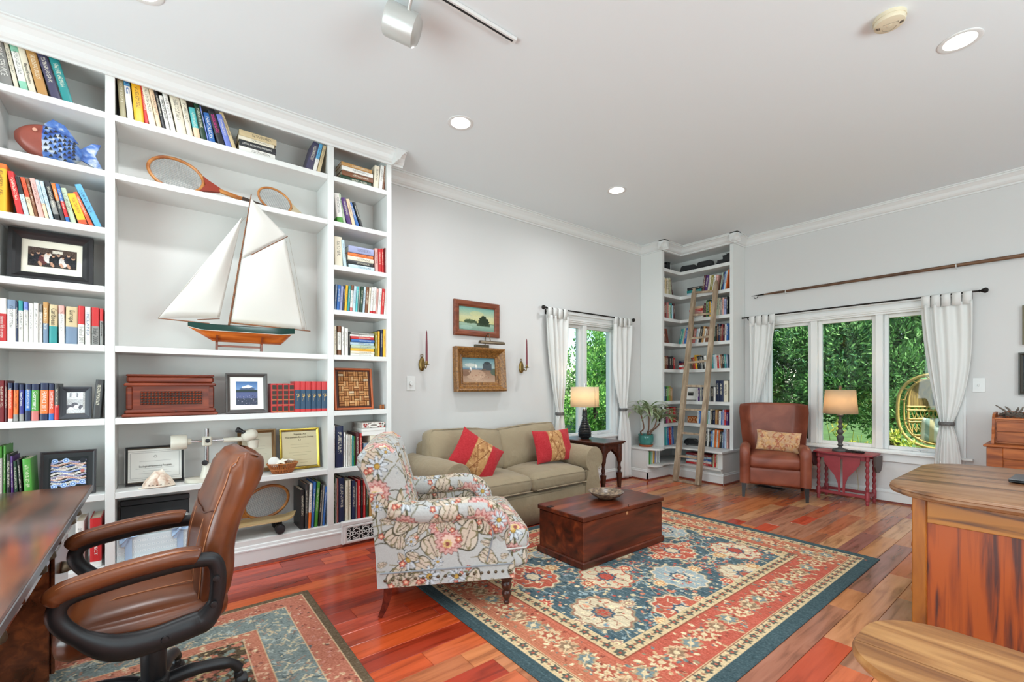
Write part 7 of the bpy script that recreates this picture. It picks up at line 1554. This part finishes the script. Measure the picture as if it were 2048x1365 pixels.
# ------------------------------------------------------------------ outside
gm = mat('lawn', '4d6b2c', .95, var=.3, vscale=2); g = struct('ground', MB().box(-40, 40, -30, 45, -.75, -.55), gm)
def foliage(rs, blobs, n, size, stretch, cols, up=.5):
    """n leaf quads on the shells of ellipsoid clumps; returns verts, quads, colours"""
    B = np.array(blobs); w_ = B[:, 3]**2*B[:, 4]; idx = rs.choice(len(B), n, p=w_/w_.sum()); d = rs.normal(size=(n, 3)); d /= np.linalg.norm(d, axis=1)[:, None]
    rad = rs.uniform(.72, 1.06, n)[:, None]; c = B[idx, :3]+d*rad*np.stack([B[idx, 3], B[idx, 3], B[idx, 4]], 1)
    ax = d+rs.normal(0, .5, (n, 3)); ax[:, 2] += up; ax /= np.linalg.norm(ax, axis=1)[:, None]; sd = np.cross(ax, rs.normal(size=(n, 3))); sd /= np.linalg.norm(sd, axis=1)[:, None]+1e-9
    s_ = rs.uniform(.6, 1.3, n)[:, None]*size; V = np.stack([c-sd*s_*.5*stretch[0], c+ax*s_*.5*stretch[1], c+sd*s_*.5*stretch[0]+ax*s_*.1, c-ax*s_*.25], 1); V = np.stack([c-ax*s_*.5*stretch[1], c+sd*s_*.5*stretch[0], c+ax*s_*.5*stretch[1], c-sd*s_*.5*stretch[0]], 1)
    Q = np.arange(n*4).reshape(n, 4); pal = np.array([hx(c_) for c_ in cols]); tint = (idx*7+rs.integers(0, 3, n)) % len(pal); C = pal[tint]*rs.uniform(.75, 1.25, n)[:, None]; return V.reshape(-1, 3), Q, np.repeat(np.clip(C, 0, 1), 4, 0)
M_LEAF = vcol('foliage', .55, trans=.3, spec=.35); rs = np.random.default_rng(5)
def tree(name, label, loc, height, radius, n, size, stretch, cols, kind='cone', trunk_h=.8, seed=0):
    t = thing(name, label, 'tree', loc, 0, 'trees outside the windows'); r = random.Random(seed); bl = []
    for k in range(260 if kind == 'cone' else 90):
        if kind == 'cone': z = trunk_h+(height-trunk_h)*r.random()**1.1; q_ = radius*(1-.72*((z-trunk_h)/(height-trunk_h))**1.5)*r.uniform(.55, 1.0)
        else: z = trunk_h+(height-trunk_h)*r.random(); q_ = radius*math.sqrt(max(.05, 1-((z-trunk_h)/(height-trunk_h)*2-1)**2))*r.uniform(.3, 1)
        a = r.uniform(0, 2*PI); bl.append((q_*math.cos(a), q_*math.sin(a), z, radius*r.uniform(.13, .26), radius*r.uniform(.16, .32)))
    V, Q, C = foliage(rs, bl, n, size, stretch, cols); o = link('foliage', numesh('foliage', V, Q, M_LEAF, C), t); o['kind'] = 'stuff'
    part('trunk', MB().tube([(0, 0, -.56), (.03, .02, height*.4), (0, 0, height*.85)], [radius*.12, radius*.09, radius*.03], 10), mat_for('4a3a2c', .9), t, 60); return t
EV = ['578a48', '6a9e54', '467640', '7eb266', '5a9060', '98c67c']
tree('evergreen_shrub', 'dense evergreen behind the left pane of the wide window', (-3.1, 9.2, 0), 4.9, 1.4, 72000, .065, (.4, 1.3), EV, seed=1); tree('evergreen_shrub', 'dense evergreen behind the middle pane, above the lamp', (-2.0, 9.4, 0), 5.0, 1.45, 76000, .065, (.4, 1.3), EV, seed=2); tree('evergreen_shrub', 'dense evergreen behind the right pane of wide window', (-.85, 9.9, 0), 3.5, 1.35, 64000, .065, (.4, 1.3), EV, seed=3)
tree('evergreen_shrub', 'evergreen far left outside the wide window behind its curtain', (-4.4, 8.9, 0), 4.4, 1.2, 16000, .1, (.34, 1.5), EV, seed=4)
LG = ['6fa84a', '8cc25c', '578f40', 'a6d46e', '4a7f3c']
tree('leafy_tree', 'bright leafy tree with dark leaning trunk behind the hanging chair', (.15, 10.8, 0), 4.2, 1.7, 14000, .12, (.6, 1.2), LG, 'round', 1.0, 5)
t = thing('flowering_plant', 'yellow-green flowering stems outside behind the grey lamp', 'plant', (-1.66, 7.0, -.55)); r_ = random.Random(9)
for k in range(9):
    x = r_.uniform(-.42, .42); y = r_.uniform(-.1, .2); h = r_.uniform(1.15, 1.38); part('stem', MB().tube([(x, y, 0), (x+.02, y, h*.6), (x+r_.uniform(-.08, .08), y, h)], .004, 5), mat_for('8a9a3c'), t)
V, Q, C = foliage(rs, [(r_.uniform(-.45, .45), r_.uniform(-.1, .2), r_.uniform(.8, 1.33), .06, .1) for k in range(26)], 900, .05, (.4, 1.4), ['b8c850', 'd8d060', '8fae3c', 'e8e27a']); o = link('foliage', numesh('foliage', V, Q, M_LEAF, C), t); o['kind'] = 'stuff'
# to the west, beyond the left window
for i, (x, y, hgt, rad, n, lab) in enumerate(((-9.5, 12.6, 3.0, 1.9, 15000, 'low bright tree outside the left pane of the left window'), (-8.2, 14.2, 5.2, 1.8, 15000, 'tall leafy tree outside the right pane of left window'), (-12.5, 14.5, 3.4, 2.4, 12000, 'distant tree behind the low bright tree'), (-13., 19., 4.2, 3., 10000, 'far green tree beyond the left window'), (-7.6, 8.6, 1.15, .95, 9000, 'light green bush just outside the left window sill'), (-10., 18.5, 4.6, 2.8, 10000, 'far wide tree outside the right pane of left window'))): tree('leafy_tree' if hgt > 2 else 'garden_bush', lab, (x, y, -.1), hgt, rad, n, .13 if hgt > 2 else .07, (.6, 1.2), LG, 'round', .1 if hgt < 4 else .3, 20+i)
# hanging rattan chair
HY_ = 7.62; XL_ = ony(1797, 0, HY_)[0]; ZT_ = ony(1850, 748, HY_)[2]; ZB_ = ony(1850, 897, HY_)[2]; W_ = .50; H_ = ZT_-ZB_; HC = (XL_+W_, HY_, ZB_)
t = thing('hanging_rattan_chair', 'hanging rattan egg chair with striped cushion outside the window', 'hanging chair', HC); M_RAT = mat('rattan', 'c4a460', .5, var=.15, vscale=30); M_WEAVE = wood('rattan_weave', '6e5a34', 'b89a5c', '94794a', grain=(60, 60, 1), scale=1.2, rough=.6)
def sup(a, e=.72, s=1.): c, n_ = math.cos(a), math.sin(a); return (W_*s*math.copysign(abs(c)**e, c), H_/2+H_/2*s*math.copysign(abs(n_)**e, n_))
part('rim', MB().tube([(sup(a)[0], -.05, sup(a)[1]) for a in np.linspace(0, 2*PI, 57)[:-1]], .019, 10, closed=True), M_RAT, t, 60)
part('inner_rim', MB().tube([(sup(a, .72, .9)[0], .02, sup(a, .72, .9)[1]) for a in np.linspace(0, 2*PI, 57)[:-1]], .010, 8, closed=True), M_RAT, t, 60)
def shell(u, v): # u across -1..1, v 0..1 height
    hwid = W_*.86*max(.05, 1-abs(2*v-1)**4)**.5; return (hwid*u, .06+.22*(1-u*u)*math.sin(PI*min(1, .15+v*.75)), H_*v)
part('woven_hood', MB().grid([[shell(u, v) for u in np.linspace(-1, 1, 17)] for v in np.linspace(.56, .93, 9)]), M_WEAVE, t, 60); part('seat_basket', MB().grid([[shell(u, v) for u in np.linspace(-1, 1, 17)] for v in np.linspace(.04, .16, 5)]), M_WEAVE, t, 60)
for u in (-.45, 0, .45): part('hood_seam', MB().tube([(p[0], p[1]-.006, p[2]) for p in [shell(u, v) for v in np.linspace(.57, .92, 8)]], .006, 6), mat_for('4a3a22'), t, 60)
for v in (.16, .34, .38, .5, .55): part('cross_bar', MB().tube([(p[0], p[1]-.012, p[2]) for p in [shell(u, v) for u in np.linspace(-1, 1, 15)]], .011, 6), M_RAT, t, 60)
for u in (-.97, .97): part('upright', MB().tube([shell(u, v) for v in np.linspace(.08, .92, 11)], .014, 6), M_RAT, t, 60)
lt = MB()
for k in range(-11, 12):
    for s_ in (-1, 1): lt.tube([shell(max(-.97, min(.97, k*.085+s_*d*.17)), .2+.35*d) for d in np.linspace(0, 1, 6)], .0045, 5)
o = part('lattice', lt, M_RAT, t); o['kind'] = 'stuff'
for a in np.linspace(.2, 2.94, 9): part('spoke', MB().tube([(sup(a)[0], -.05, sup(a)[1]), (sup(a, .72, .9)[0], .02, sup(a, .72, .9)[1])], .008, 6), M_RAT, t, 60)
part('hanging_rope', MB().tube([(0, -.05, H_), (0, 0, 2.9)], .012, 8), M_IRON, t)
cv = Canvas(.6, .34, .01, 'cfd8d0')
for k in range(15): cv.rect(.04*k, .04*k+.012, 0, .34, '8fa39a' if k % 2 else 'c9bf9a')
cush = pillow('striped pale green cushion in the hanging rattan chair', (HC[0]+.02, HC[1]+.10, HC[2]+.06), (R(-14), 0, 0), .68, .33, .14, (0, 0), ('cfd8d0', 'cfd8d0'), 'cfd8d0', cat='cushion', nm='outdoor_cushion')
for ch in cush.children:
    me = ch.data; n = len(me.vertices); co = np.empty(n*3, np.float32); me.vertices.foreach_get('co', co); x = co.reshape(-1, 3)[:, 0]; k = np.floor((x+1)/.045).astype(int) % 3; pal = np.array([hx('cdd8d2'), hx('8fa8a2'), hx('c4b890')]); d = np.ones((n, 4)); d[:, :3] = pal[k]; me.color_attributes['Col'].data.foreach_set('color', d.ravel())
